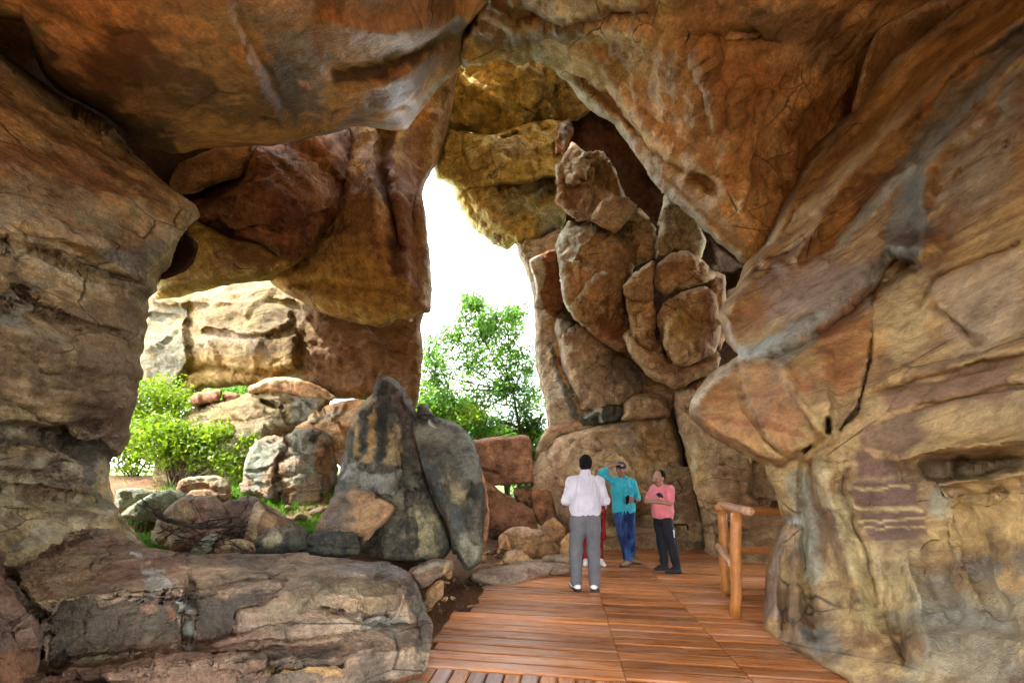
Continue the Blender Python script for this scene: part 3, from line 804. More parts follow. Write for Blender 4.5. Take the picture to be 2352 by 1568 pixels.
rock("cave_wall_right", "massive tan sandstone wall with purple patches and grey diagonal ridges", M_right,
     [(2950, -700), (2500, -320)] + c20([(1390, -100), (1290, 0), (1240, 50), (1150, 120), (1050, 200), (960, 270), (890, 360), (850, 430), (800, 500), (740, 550), (680, 600), (620, 660), (560, 740), (520, 830), (470, 910), (440, 980), (410, 1050), (380, 1120), (300, 1195), (270, 1250), (250, 1310), (180, 1400), (165, 1440), (170, 1500), (195, 1575)])
     + c21([(225, 40), (250, 62), (150, 130), (80, 200), (35, 270), (28, 330), (50, 370), (130, 440), (240, 500), (330, 550), (375, 575), (400, 650), (430, 710), (455, 800), (475, 825), (450, 850), (420, 900), (395, 980), (380, 1050), (370, 1150), (357, 1260), (350, 1310), (375, 1350), (450, 1410), (550, 1460), (650, 1520), (740, 1568)]) + [(2000, 1640), (2050, 1760), (2950, 1760)],
     [(2950, -700, 2.6), (2500, -320, 3.9), (2213, 0, 4.7), (2060, 110, 5.0), (1960, 250, 5.4), (1850, 400, 5.6), (1780, 510, 5.6), (1720, 600, 5.5), (1652, 735, 4.9), (1690, 810, 4.75), (1586, 930, 4.25), (1650, 1010, 4.1), (1755, 1075, 3.85), (1780, 1150, 3.85), (1800, 1200, 3.85), (1745, 1435, 3.55),
      (1840, 1490, 3.05), (1950, 1568, 2.60), (1860, 1250, 3.55), (1950, 1400, 2.95), (2100, 1500, 2.45), (2352, 1568, 1.85), (1850, 1050, 3.55), (1780, 930, 3.7), (1850, 800, 3.85), (2000, 1000, 3.05), (2000, 1200, 3.0), (2150, 900, 2.75), (2352, 900, 2.25), (2352, 1030, 2.15), (2352, 1200, 2.1), (2150, 1250, 2.65), (2950, 1000, 1.45), (2950, 1760, 1.3),
      (1900, 600, 4.5), (2050, 600, 3.8), (2000, 400, 4.6), (2200, 500, 3.35), (2352, 450, 2.95), (2352, 150, 3.6), (2150, 250, 4.25), (2352, 700, 2.55), (2950, 300, 2.0), (2050, 1760, 2.2), (2500, 1760, 1.6)],
     kind="structure", step=5, thick=2.2, edge=26, edge_d=.45, seed=5, jit=2.5, fmul=1.25, pmul=.78,
     feats=[('vee', [(2062, 598), (2040, 618), (2014, 655), (2010, 700), (2006, 770), (1990, 870), (1965, 945), (1930, 985)], 6, .14), ('vee', [(1945, 1060), (1935, 1130), (1955, 1190), (1985, 1260), (2005, 1330), (2015, 1400), (2035, 1450)], 6, .05),
            ('ridge', [(2352, 40), (2200, 150), (2050, 300), (1960, 400), (1890, 500), (1830, 590)], 16, .14), ('vee', [(2352, 100), (2230, 210), (2130, 300), (2010, 430), (1900, 560)], 36, .08),
            ('ridge', [(2280, 60), (2130, 180), (2000, 330), (1880, 480)], 14, .07), ('vee', [(2240, 40), (2100, 160), (1980, 290), (1860, 440), (1800, 540)], 12, .06), ('vee', [(2330, 10), (2180, 120), (2040, 270), (1920, 430), (1850, 540)], 10, .05), ('ridge', [(2352, 200), (2220, 290), (2130, 380), (2110, 470)], 22, .08), ('vee', [(2352, 330), (2240, 380), (2150, 440)], 12, .05), ('vee', [(2352, 560), (2250, 600), (2150, 640), (2110, 700)], 12, .05), ('ridge', [(2120, 570), (2030, 560), (1960, 640), (1860, 730), (1770, 800), (1700, 815)], 30, .20), ('vee', [(2090, 610), (1990, 690), (1890, 770), (1780, 830)], 20, .12),
            ('vee', [(1690, 800), (1710, 930), (1760, 1010), (1800, 1045)], 9, .05), ('ridge', [(1800, 850), (1840, 930), (1890, 990)], 12, .05),
            ('area', [(1580, 850), (1700, 840), (1900, 820), (1920, 960), (1895, 990), (1850, 1030), (1790, 1060), (1740, 1070), (1560, 1000)], 34, .13),
            ('vee', [(2150, 1082), (2230, 1074), (2310, 1064), (2420, 1052)], 30, .10), ('vee', [(2210, 1076), (2280, 1068), (2330, 1064)], 20, .10), ('vee', [(2080, 1090), (2150, 1082), (2250, 1074)], 12, .04), ('ridge', [(2060, 1055), (2150, 1030), (2250, 1020), (2360, 1010)], 22, .12), ('ridge', [(2150, 1105), (2250, 1100), (2360, 1085)], 18, .07),
            ('vee', [(2000, 905), (2100, 880), (2220, 850), (2352, 820)], 14, .05), ('vee', [(2100, 940), (2220, 910), (2352, 880)], 10, .05), ('ridge', [(2050, 870), (2200, 830), (2330, 800)], 16, .04),
            ('vee', [(1780, 1260), (1770, 1340), (1765, 1400)], 7, .06), ('ridge', [(1800, 1230), (1785, 1330), (1780, 1420)], 10, .05), ('vee', [(1830, 1200), (1810, 1320), (1800, 1430)], 7, .05), ('ridge', [(1890, 1080), (1920, 1200), (1960, 1330), (1990, 1460)], 26, .12), ('vee', [(1850, 1070), (1845, 1200), (1850, 1330), (1870, 1460)], 20, .08), ('vee', [(1810, 1200), (1795, 1320), (1800, 1440)], 12, .05), ('ridge', [(1830, 1220), (1825, 1340), (1830, 1450)], 14, .05), ('ridge', [(2080, 1290), (2110, 1400), (2130, 1500)], 34, .09), ('vee', [(2040, 1300), (2050, 1420), (2080, 1520)], 18, .05), ('vee', [(2200, 1180), (2230, 1300), (2280, 1400)], 22, .05),
            ('vee', [(1905, 960), (1900, 990)], 9, .30), ('vee', [(1845, 1035), (1860, 1020)], 8, .2), ('vee', [(2145, 700), (2190, 740), (2250, 780)], 12, .06),
            ('vee', [(2060, 1290), (2055, 1340), (2085, 1370)], 14, .03), ('vee', [(2140, 1260), (2160, 1340), (2190, 1410)], 20, .03), ('vee', [(2180, 1130), (2250, 1145), (2300, 1130)], 9, .04),
            ('vee', [(2100, 1450), (2200, 1420), (2352, 1440)], 24, .03), ('ridge', [(1740, 560), (1760, 600), (1800, 600)], 20, .1)],
     disp=[('fbm', .06, .7, 3), ('layers', .016, 1.8, (-.35, .3, 1)), ('crack', .02, .6), ('fbm', .018, 2.2, 4), ('fbm', .010, 8, 4)],
     paint=[('line', [(2352, 90), (2240, 190), (2150, 290), (2100, 380), (2080, 450), (2060, 540)], 42, (.15, .165, .17), .85), ('line', [(2100, 440), (2110, 510), (2085, 570)], 40, (.11, .13, .14), .8), ('line', [(2340, 190), (2320, 240)], 40, (.17, .18, .18), .7),
            ('line', [(2090, 380), (2000, 470), (1930, 550), (1880, 620)], 15, (.38, .37, .34), .7), ('area', [(2120, 350), (2250, 300), (2352, 260), (2352, 420), (2250, 480), (2130, 480)], 60, (.30, .255, .19), .7),
            ('line', [(2060, 570), (1980, 640), (1880, 730), (1780, 800), (1700, 820)], 24, (.25, .27, .27), .8), ('line', [(1990, 700), (1900, 770), (1820, 820), (1760, 860)], 14, (.33, .34, .33), .6),
            ('line', [(2200, 30), (2060, 150), (1950, 270), (1870, 370), (1800, 480), (1765, 560)], 9, (.42, .41, .42), .75), ('area', [(2250, 20), (2130, 100), (1950, 300), (1840, 440), (1830, 500), (1960, 380), (2150, 190), (2340, 20)], 40, (.33, .20, .09), .6),  # narrow pale line: sky sheen on the ridge edge put into the colour
            ('area', [(1700, 700), (1760, 660), (1790, 700), (1740, 760)], 26, (.30, .12, .05), .7), ('line', [(1665, 720), (1680, 790)], 16, (.42, .33, .29), .6),
            ('area', [(1600, 900), (1680, 840), (1760, 830), (1850, 850), (1850, 1000), (1780, 1040), (1640, 990)], 40, (.32, .145, .06), .75), ('area', [(1870, 760), (1960, 700), (1970, 820), (1890, 860)], 26, (.24, .11, .06), .8),
            ('line', [(1590, 920), (1640, 870), (1700, 820)], 12, (.48, .40, .33), .8), ('line', [(1690, 820), (1700, 900), (1740, 970), (1800, 1040)], 6, (.36, .32, .22), .35), ('line', [(1800, 850), (1860, 940), (1920, 1000)], 14, (.42, .33, .19), .3),
            ('line', [(1600, 950), (1680, 960), (1790, 985), (1850, 1000)], 9, (.24, .085, .035), .8), ('line', [(1610, 920), (1700, 905), (1800, 900), (1860, 890)], 8, (.26, .095, .04), .8), ('line', [(1640, 880), (1740, 860), (1850, 860)], 7, (.40, .20, .08), .8), ('line', [(1620, 975), (1700, 1000), (1760, 1040)], 9, (.44, .22, .085), .7),
            ('area', [(1740, 640), (1850, 600), (1980, 590), (2050, 560), (1960, 660), (1860, 730), (1770, 740)], 30, (.30, .22, .20), .75), ('area', [(1880, 770), (1990, 690), (2000, 800), (1950, 900), (1880, 880)], 24, (.30, .12, .05), .75), ('line', [(1880, 800), (1990, 760)], 6, (.46, .24, .09), .8), ('line', [(1880, 840), (1980, 810)], 5, (.46, .24, .09), .8),
            ('area', [(2030, 620), (2130, 640), (2140, 780), (2060, 830), (2020, 740)], 26, (.47, .35, .19), .7), ('area', [(2150, 640), (2352, 560), (2352, 760), (2200, 800), (2150, 740)], 50, (.40, .30, .22), .6), ('area', [(2130, 1120), (2352, 1110), (2352, 1240), (2200, 1250)], 50, (.46, .28, .12), .65), ('area', [(1990, 1260), (2120, 1250), (2130, 1420), (2040, 1440)], 40, (.48, .36, .21), .6),
            ('area', [(2020, 900), (2200, 850), (2330, 820), (2330, 900), (2200, 940), (2060, 960)], 26, (.20, .105, .07), .85), ('area', [(1990, 980), (2080, 960), (2130, 1000), (2060, 1050), (1990, 1040)], 24, (.17, .095, .07), .85), ('line', [(2000, 960), (2120, 930), (2330, 880)], 8, (.44, .26, .12), .7),
            ('area', [(1960, 1035), (2040, 1030), (2095, 1085), (2050, 1095), (1965, 1095)], 14, (.16, .085, .065), .95, .3), ('line', [(1990, 1030), (2050, 1050), (2070, 1080)], 12, (.46, .27, .15), .8),
            ('area', [(1958, 1108), (2100, 1100), (2108, 1165), (1960, 1160)], 10, (.15, .08, .062), .95, .3), ('area', [(1975, 1178), (2120, 1172), (2125, 1228), (2010, 1245), (1985, 1210)], 10, (.15, .08, .062), .95, .3),
            ('line', [(1960, 1165), (2110, 1170)], 6, (.46, .32, .16), .9, .2), ('line', [(1975, 1196), (2120, 1192)], 4, (.46, .32, .16), .9, .2), ('line', [(1985, 1212), (2120, 1210)], 3, (.46, .32, .16), .9, .2), ('line', [(1960, 1125), (2080, 1115)], 4, (.46, .32, .16), .9, .2),
            ('area', [(2115, 1110), (2170, 1110), (2175, 1190), (2130, 1190)], 22, (.28, .28, .21), .7), ('line', [(1830, 1100), (1850, 1200), (1870, 1320)], 32, (.27, .26, .22), .7), ('line', [(1880, 1060), (1900, 1150)], 20, (.44, .35, .22), .6),
            ('line', [(1930, 1150), (1970, 1300), (2000, 1430)], 24, (.47, .37, .20), .6), ('line', [(1790, 1230), (1775, 1330), (1770, 1400)], 20, (.26, .17, .15), .8), ('line', [(1800, 1190), (1830, 1200)], 10, (.36, .42, .46), .7),
            ('area', [(1830, 1430), (1900, 1440), (1930, 1500), (1870, 1500)], 30, (.14, .14, .135), .7), ('area', [(2290, 1250), (2352, 1240), (2352, 1310), (2300, 1320)], 26, (.15, .12, .10), .7), ('area', [(2210, 1280), (2270, 1290), (2260, 1360), (2210, 1350)], 30, (.16, .15, .14), .6),
            ('area', [(2090, 1330), (2352, 1360), (2352, 1568), (2100, 1568)], 60, (.27, .25, .21), .6), ('line', [(2060, 1420), (2200, 1400), (2352, 1450)], 30, (.16, .15, .14), .5),
            ('line', [(2090, 1085), (2220, 1070), (2330, 1060)], 18, (.12, .07, .04), .6)])  # dark line paints the shade inside the slot under the ledge

# ---------------- backing rock behind the piles and left ceiling, shade put into its colour
rock("cave_wall_behind", "reddish rock behind the piled boulders, coloured dark for the shade there", M_dark,
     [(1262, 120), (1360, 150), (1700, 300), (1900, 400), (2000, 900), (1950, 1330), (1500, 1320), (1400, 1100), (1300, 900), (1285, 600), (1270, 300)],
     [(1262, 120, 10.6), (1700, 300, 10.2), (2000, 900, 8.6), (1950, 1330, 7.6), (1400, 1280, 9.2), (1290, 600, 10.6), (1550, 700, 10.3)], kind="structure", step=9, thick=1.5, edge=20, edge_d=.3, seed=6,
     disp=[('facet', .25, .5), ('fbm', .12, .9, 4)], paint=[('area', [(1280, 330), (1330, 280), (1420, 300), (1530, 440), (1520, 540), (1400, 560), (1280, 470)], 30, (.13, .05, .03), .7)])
rock("cave_wall_recess", "backing rock in the gap behind the left ceiling, coloured near black for the shade", M_dark,
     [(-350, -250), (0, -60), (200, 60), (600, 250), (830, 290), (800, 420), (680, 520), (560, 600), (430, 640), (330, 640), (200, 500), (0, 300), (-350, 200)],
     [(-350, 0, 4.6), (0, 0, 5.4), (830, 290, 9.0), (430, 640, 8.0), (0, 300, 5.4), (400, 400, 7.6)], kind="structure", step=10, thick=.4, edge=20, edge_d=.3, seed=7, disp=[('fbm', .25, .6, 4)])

# ---------------- hanging rocks, left of the tall gap
G1 = "rocks hanging under the left ceiling"
rock("hanging_rock", "small brown rounded rock tucked under the left ceiling edge", M_brn, c00([(770, 850), (790, 790), (820, 745), (950, 690), (1060, 650), (1170, 655), (1150, 740), (1110, 805), (1000, 852), (900, 892), (830, 895)]), 7.2, group=G1, thick=.9, seed=8, disp=STD)
rock("hanging_rock", "mottled dark red block hanging under the left ceiling", M_dkred,
     c00([(850, 930), (880, 900), (940, 890), (1000, 850), (1110, 800), (1150, 660), (1280, 630), (1420, 600), (1600, 570), (1615, 650), (1600, 800), (1568, 930), (1545, 1000), (1510, 1040), (1470, 1092), (1440, 1150), (1385, 1182), (1330, 1200), (1200, 1125), (1060, 1105), (930, 1040)]),
     [(425, 465, 7.4), (800, 300, 8.2), (770, 500, 7.6), (690, 590, 7.3), (530, 545, 7.2), (620, 430, 7.0)], group=G1, edge=40, edge_d=.5, thick=1.5, seed=9,
     feats=[('vee', c00([(900, 1020), (1060, 1060), (1300, 1010), (1540, 985)]), 7, .18), ('area', c00([(900, 1040), (1100, 1060), (1540, 1000), (1400, 1180), (1200, 1130)]), 10, -.12)],
     disp=[('facet', .12, .8), ('fbm', .10, 1.0, 4), ('fbm', .03, 5, 4)], paint=[('area', c00([(1350, 700), (1540, 680), (1530, 950), (1420, 960), (1300, 850)]), 60, (.36, .19, .10), .7), ('area', c00([(960, 960), (1100, 880), (1180, 960), (1050, 1030)]), 60, (.24, .13, .05), .6)])
rock("hanging_rock", "yellow green rock with a dark lower band above the left opening", M_yel,
     c00([(700, 1380), (715, 1340), (725, 1290), (760, 1150), (850, 1010), (940, 1020), (1060, 1090), (1200, 1110), (1370, 1165), (1400, 1180), (1340, 1230), (1300, 1250), (1250, 1292), (1100, 1300), (1000, 1318), (940, 1340), (860, 1352)]),
     [(355, 680, 7.6), (470, 660, 7.6), (620, 645, 7.9), (680, 585, 7.9), (470, 520, 7.4), (560, 590, 7.3)], group=G1, edge=30, edge_d=.5, thick=1.4, seed=10,
     disp=[('fbm', .10, .9, 4), ('fbm', .03, 5, 4)], paint=[('area', c00([(980, 1110), (1200, 1130), (1360, 1180), (1230, 1280), (1050, 1200)]), 40, (.17, .08, .04), .85), ('line', c00([(740, 1330), (1000, 1290), (1240, 1275)]), 14, (.13, .11, .03), .7)])
rock("hanging_rock", "black rough nub behind the nose of the left wall", M_dark, c00([(720, 1290), (760, 1230), (790, 1160), (800, 1060), (850, 1040), (885, 1090), (912, 1135), (890, 1205), (860, 1238), (800, 1265)]), 5.4, group=G1, thick=.7, seed=11, disp=STD)
rock("hanging_rock", "tall fluted rock curtain hanging beside the tall opening", M_pil,
     [(800, 240), (1050, 150)] + c10([(545, 310), (520, 400), (510, 480), (490, 600), (462, 700), (430, 765), (392, 822), (376, 880), (386, 980), (396, 1100), (410, 1200), (416, 1300), (412, 1425), (380, 1440), (310, 1470), (260, 1470), (190, 1510), (60, 1480), (0, 1460)])
     + [(720, 710), (670, 682), (640, 664), (616, 640), (640, 600), (670, 560), (690, 520), (720, 460), (740, 400), (750, 320)],
     [(740, 300, 9.0), (700, 500, 8.7), (800, 240, 8.7), (1050, 160, 8.8), (990, 640, 8.9), (975, 420, 9.0), (870, 745, 8.6), (640, 650, 8.8), (740, 570, 8.2), (820, 420, 8.0), (850, 600, 7.9), (940, 450, 8.3), (930, 680, 8.4)], group=G1, edge=30, edge_d=.5, thick=1.6, seed=12,
     feats=[('vee', [(885, 300), (870, 370), (885, 440), (905, 500), (915, 570)], 20, .45), ('ridge', [(920, 310), (905, 400), (915, 480), (925, 580), (930, 640)], 12, .2), ('ridge', [(860, 330), (850, 420), (870, 520)], 16, .2), ('ridge', [(1000, 260), (985, 350), (965, 430), (970, 550)], 14, .16),
            ('vee', [(955, 400), (948, 500), (955, 600)], 10, .12), ('vee', [(640, 650), (740, 640), (860, 665), (970, 690)], 12, .08), ('ridge', [(660, 665), (780, 690), (900, 715)], 14, .12)],
     disp=[('fbm', .12, .8, 4), ('strata', .03, 2.5, (0, 0, 1), .3), ('fbm', .03, 5, 4)],
     paint=[('area', [(640, 640), (760, 560), (850, 560), (900, 640), (880, 730), (760, 710)], 50, (.44, .28, .09), .7), ('line', [(890, 320), (880, 400), (905, 520), (915, 620)], 22, (.11, .055, .05), .85), ('area', [(930, 320), (1010, 240), (990, 350), (970, 440), (985, 600), (985, 710), (940, 700), (925, 560), (915, 440)], 30, (.23, .12, .085), .8),
            ('line', [(850, 310), (830, 360)], 18, (.30, .20, .15), .7), ('line', [(640, 660), (720, 640), (800, 650)], 12, (.48, .32, .09), .7)])

# ---------------- outer rock wall seen through the left opening
rock("rock_wall", "sunlit layered cream rock wall hanging beyond the left opening", M_sun,
     [(230, 700), (330, 665), (420, 655), (520, 640), (640, 636), (760, 650), (900, 690), (985, 690)] + [(968, 740), (972, 800), (965, 860), (962, 905), (945, 955), (905, 935), (850, 918), (800, 915), (740, 912), (690, 900), (640, 905), (570, 884), (530, 888), (505, 893), (470, 893), (436, 916), (410, 928), (380, 924), (330, 908), (250, 890)],
     [(230, 700, 12.2), (230, 890, 12.2), (420, 660, 11.6), (430, 800, 11.0), (420, 915, 11.5), (560, 660, 11.0), (570, 780, 10.4), (570, 860, 10.6), (690, 700, 10.2), (690, 830, 9.9), (700, 900, 10.2), (970, 720, 10.4), (970, 850, 10.2), (830, 800, 10.0), (820, 910, 10.2)], step=4, edge=22, edge_d=.6, thick=2, seed=13, pmul=.36, fmul=1.3, group="rocks beyond the left opening",
     feats=[('area', [(345, 676), (420, 670), (640, 655), (680, 690), (560, 690), (480, 700), (350, 700)], 12, .16), ('area', [(455, 715), (500, 690), (600, 690), (665, 705), (665, 745), (600, 770), (540, 765), (460, 755)], 14, .22), ('area', [(330, 760), (420, 735), (440, 830), (400, 890), (330, 880)], 22, .2), ('area', [(440, 780), (520, 765), (680, 765), (680, 850), (560, 860), (470, 830)], 24, .22),
            ('vee', [(345, 722), (420, 730), (455, 760), (540, 772), (640, 770)], 8, .12), ('vee', [(438, 700), (430, 780), (440, 840)], 8, .10), ('vee', [(440, 850), (520, 845), (600, 862), (700, 860)], 10, .15)],
     disp=[('layers', .08, 1.1, (0, .05, 1)), ('strata', .03, 2.2, (0, .05, 1), .3), ('facet', .06, .7), ('fbm', .06, 1.2, 3), ('fbm', .02, 4, 4)],
     paint=[('area', [(690, 700), (980, 700), (980, 960), (800, 920), (700, 880), (710, 780)], 26, (.62, .32, .165), .9, .8), ('area', [(440, 810), (560, 820), (680, 820), (690, 890), (560, 880), (470, 890), (400, 920)], 30, (.66, .38, .12), .85), ('area', [(330, 760), (400, 750), (430, 800), (400, 880), (330, 870)], 40, (.26, .25, .20), .8),  # first area: shaded right part of the wall put into the colour
            ('line', [(340, 720), (420, 715)], 16, (.28, .29, .25), .7), ('line', [(470, 780), (560, 770), (600, 800)], 22, (.50, .34, .26), .6), ('line', [(700, 860), (860, 910), (950, 940)], 14, (.62, .30, .12), .7)])
G2 = "rocks beyond the left opening"
rock("rock_slab", "low orange slab resting on the pale slope below the layered wall", M_org, cM([(1045, 250), (1058, 190), (1170, 145), (1310, 122), (1420, 138), (1560, 190), (1690, 275), (1600, 310), (1350, 250), (1180, 235)]), 9.7, group=G2, step=3, seed=14, thick=.8, disp=STD, paint=[('line', cM([(1060, 185), (1310, 125), (1420, 140)]), 10, (.55, .46, .32), .8)])
rock("stone", "angular red stone under the layered rock wall", M_red, cM([(608, 298), (650, 245), (740, 228), (832, 208), (852, 240), (830, 292), (700, 322), (650, 347)]), 10.0, group=G2, step=3, seed=15, thick=.5, disp=[('facet', .06, 2.5), ('fbm', .03, 3)])
rock("stone", "small red stone between red stone and orange slab", M_red, cM([(845, 275), (868, 233), (930, 240), (985, 262), (965, 300), (880, 310)]), 10.1, group=G2, step=3, seed=16, thick=.4, disp=[('facet', .05, 3), ('fbm', .03, 3)])
rock("rock_slope", "bright pale sloping rock face behind the leafy bush", M_sun,
     cM([(300, 900), (480, 520), (620, 370), (700, 315), (850, 285), (1000, 255), (1180, 208), (1350, 222), (1550, 265), (1640, 300), (1600, 420), (1560, 560), (1400, 800), (1300, 1000), (1100, 1040), (960, 1000), (700, 1010), (380, 1000)]),
     [(330, 1110, 9.2), (450, 950, 9.9), (560, 910, 9.9), (640, 893, 9.8), (750, 915, 9.5), (740, 1010, 9.3), (600, 1000, 9.1), (560, 1140, 8.7), (420, 1140, 8.7), (700, 1100, 9.0)], group=G2, step=4, edge=14, edge_d=.3, thick=1.4, seed=17, pmul=.36,
     feats=[('vee', cM([(1300, 340), (1340, 480), (1380, 500)]), 8, .15), ('vee', cM([(1140, 305), (1220, 315)]), 8, .3), ('ridge', cM([(880, 640), (1100, 500), (1260, 480)]), 22, .2), ('vee', cM([(640, 520), (800, 460), (1000, 440), (1280, 440)]), 8, .12)],
     disp=[('strata', .10, 1.9, (.35, -.1, 1), .3), ('facet', .08, 1.1), ('fbm', .05, 4, 4)],
     paint=[('area', cM([(560, 900), (700, 650), (900, 600), (1100, 480), (1280, 480), (1100, 560), (1000, 760), (960, 980), (640, 960)]), 30, (.62, .55, .40), .8), ('area', cM([(1350, 250), (1560, 270), (1490, 420), (1380, 490)]), 16, (.30, .29, .25), .8)])
rock("rock_block", "smooth orange red block face beside the pale slope", M_org, cM([(1380, 510), (1480, 440), (1490, 385), (1600, 345), (1700, 300), (1900, 280), (1960, 400), (1960, 800), (1720, 800), (1560, 620)]), [(700, 990, 8.9), (850, 930, 8.9), (850, 1070, 8.5), (760, 1060, 8.5)], group=G2, step=4, edge=12, edge_d=.2, thick=1.2, seed=18,
     feats=[('vee', cM([(1480, 400), (1540, 350), (1640, 345)]), 9, .35), ('vee', cM([(1480, 440), (1420, 490), (1340, 520)]), 5, .15)], disp=[('facet', .07, 1.2), ('fbm', .04, 3)], paint=[('line', cM([(1500, 430), (1600, 400), (1700, 380)]), 14, (.33, .30, .24), .6)])
rock("rock_block", "jointed grey and red block split by vertical cracks", M_jnt,
     cM([(985, 960), (1000, 760), (1050, 640), (1110, 575), (1230, 540), (1320, 548), (1400, 495), (1550, 502), (1650, 560), (1690, 640), (1705, 740), (1690, 900), (1640, 980), (1600, 1040), (1500, 1110), (1330, 1095), (1200, 1045), (1080, 1000)]),
     [(560, 1080, 8.2), (640, 1000, 8.3), (750, 990, 8.2), (775, 1080, 8.4), (720, 1165, 7.9), (600, 1140, 7.9), (690, 1080, 7.8)], group=G2, step=3.5, edge=10, edge_d=.25, thick=1.2, seed=19, pmul=.7,
     feats=[('vee', cM([(1330, 545), (1310, 650), (1250, 740), (1245, 850), (1230, 1030)]), 6, .3), ('area', cM([(985, 560), (1320, 540), (1300, 660), (1245, 740), (1230, 1040), (980, 1000)]), 6, .14), ('vee', cM([(1570, 720), (1590, 880), (1600, 1030)]), 7, .25), ('area', cM([(1590, 620), (1720, 600), (1720, 1000), (1600, 1030)]), 8, -.25), ('vee', cM([(1520, 590), (1600, 540), (1670, 590)]), 9, .3), ('vee', cM([(1100, 600), (1230, 580), (1310, 545)]), 6, .15),
            ('vee', cM([(1000, 830), (1150, 800), (1240, 770)]), 5, .10), ('vee', cM([(1300, 700), (1450, 710), (1570, 730)]), 5, .10), ('vee', cM([(1270, 980), (1400, 960), (1590, 990)]), 5, .1), ('vee', cM([(1280, 850), (1440, 840), (1580, 860)]), 5, .08)],
     disp=[('facet', .06, 1.6), ('strata', .03, 3, (0, 0, 1), .3), ('fbm', .03, 5)],
     paint=[('area', cM([(990, 960), (1010, 740), (1110, 580), (1310, 560), (1250, 740), (1150, 820), (1100, 960)]), 24, (.24, .25, .21), .85), ('area', cM([(1300, 640), (1340, 540), (1540, 510), (1640, 570), (1480, 660), (1400, 680)]), 20, (.25, .255, .22), .8), ('area', cM([(1590, 640), (1700, 640), (1650, 960), (1600, 1000)]), 10, (.34, .16, .08), .9)])

# ---------------- loose rocks in the middle, behind the ledge
G3 = "loose rocks behind the stepped ledge"
rock("boulder", "low grey green boulder beside the left wall", M_gry, cM([(60, 1130), (70, 960), (130, 945), (200, 942), (340, 958), (430, 985), (260, 1020), (170, 1075)]), 6.9, 'boulder', G3, step=3, seed=20, thick=.7, disp=STD)
rock("boulder", "green lichen covered rounded boulder above the grass", M_gry, cM([(90, 1150), (150, 1090), (250, 1020), (330, 985), (450, 948), (530, 958), (580, 1000), (560, 1060), (500, 1140), (370, 1190), (250, 1180)]), 6.6, 'boulder', G3, step=3, seed=21, thick=.9, disp=STD, paint=[('area', cM([(200, 1050), (450, 960), (500, 1020), (380, 1130), (200, 1130)]), 40, (.24, .27, .20), .7)])
rock("boulder", "brown boulder with an undercut front below the pale slope", M_brn, cM([(505, 960), (515, 900), (560, 860), (650, 845), (800, 838), (870, 870), (918, 940), (912, 1010), (860, 1045), (780, 1050), (600, 1060)]), 7.3, 'boulder', G3, step=3, seed=22, thick=.8, feats=[('vee', cM([(560, 950), (700, 930), (800, 960), (910, 950)]), 8, .12)], disp=STD, paint=[('line', cM([(600, 870), (800, 860), (860, 900)]), 14, (.28, .27, .20), .7)])
rock("boulder", "tan and purple boulder with a sharp vertical edge behind dead branches", M_purp, cM([(320, 1360), (345, 1260), (370, 1180), (420, 1110), (500, 1040), (600, 1003), (700, 990), (780, 990), (850, 1050), (892, 1110), (900, 1240), (800, 1330), (600, 1400), (480, 1410)]), [(360, 1180, 5.9), (432, 1140, 5.5), (520, 1160, 5.9), (400, 1260, 5.2), (500, 1250, 5.3)], 'boulder', G3, step=3, edge=14, edge_d=.2, thick=1.0, seed=23,
     feats=[('ridge', cM([(600, 1005), (640, 1100), (670, 1250)]), 22, .12)], disp=[('facet', .05, 1.4), ('fbm', .03, 4)], paint=[('area', cM([(330, 1330), (370, 1180), (600, 1010), (630, 1110), (640, 1300), (400, 1390)]), 12, (.40, .28, .18), .85, .3)])
rock("boulder", "dark sloping boulder behind the triangular tan stone", M_purp, cM([(860, 1060), (900, 1030), (960, 1010), (1100, 1003), (1160, 1040), (1300, 1130), (1440, 1220), (1480, 1290), (1300, 1320), (1000, 1320), (900, 1250), (870, 1150)]), 5.9, 'boulder', G3, step=3, seed=24, thick=.9, disp=[('facet', .05, 1.6), ('fbm', .03, 4)], paint=[('area', cM([(880, 1040), (1100, 1010), (1150, 1050), (1050, 1100)]), 12, (.10, .09, .085), .7)])
rock("stone", "triangular tan stone standing among dead branches", M_brn, cM([(1005, 1330), (1030, 1240), (1040, 1180), (1100, 1050), (1130, 1038), (1172, 1100), (1300, 1170), (1390, 1225), (1390, 1290), (1200, 1300), (1130, 1340), (1070, 1350)]), [(600, 1155, 5.35), (610, 1165, 5.2), (570, 1240, 5.1), (620, 1230, 5.0), (670, 1210, 5.4)], 'stone', G3, step=3, edge=9, edge_d=.15, thick=.6, seed=25, feats=[('ridge', cM([(1168, 1100), (1130, 1200), (1080, 1320)]), 10, .06)], disp=[('fbm', .03, 3)], paint=[('area', cM([(1025, 1310), (1040, 1180), (1110, 1050), (1165, 1100), (1080, 1310)]), 8, (.46, .32, .20), .9, .2), ('area', cM([(1175, 1110), (1300, 1170), (1370, 1220), (1140, 1280)]), 8, (.27, .15, .09), .8)])
rock("stone", "dark layered stone on the ledge rim", M_blk, cM([(1070, 1420), (1085, 1370), (1110, 1300), (1190, 1230), (1300, 1213), (1440, 1228), (1475, 1280), (1480, 1390), (1300, 1430), (1150, 1430)]), 4.75, 'stone', G3, step=3, seed=26, thick=.5, disp=[('facet', .05, 2.2), ('strata', .03, 5, (0, 0, 1), .3)], paint=[('area', cM([(1120, 1290), (1220, 1240), (1300, 1260), (1250, 1340), (1130, 1380)]), 14, (.32, .26, .18), .7)])
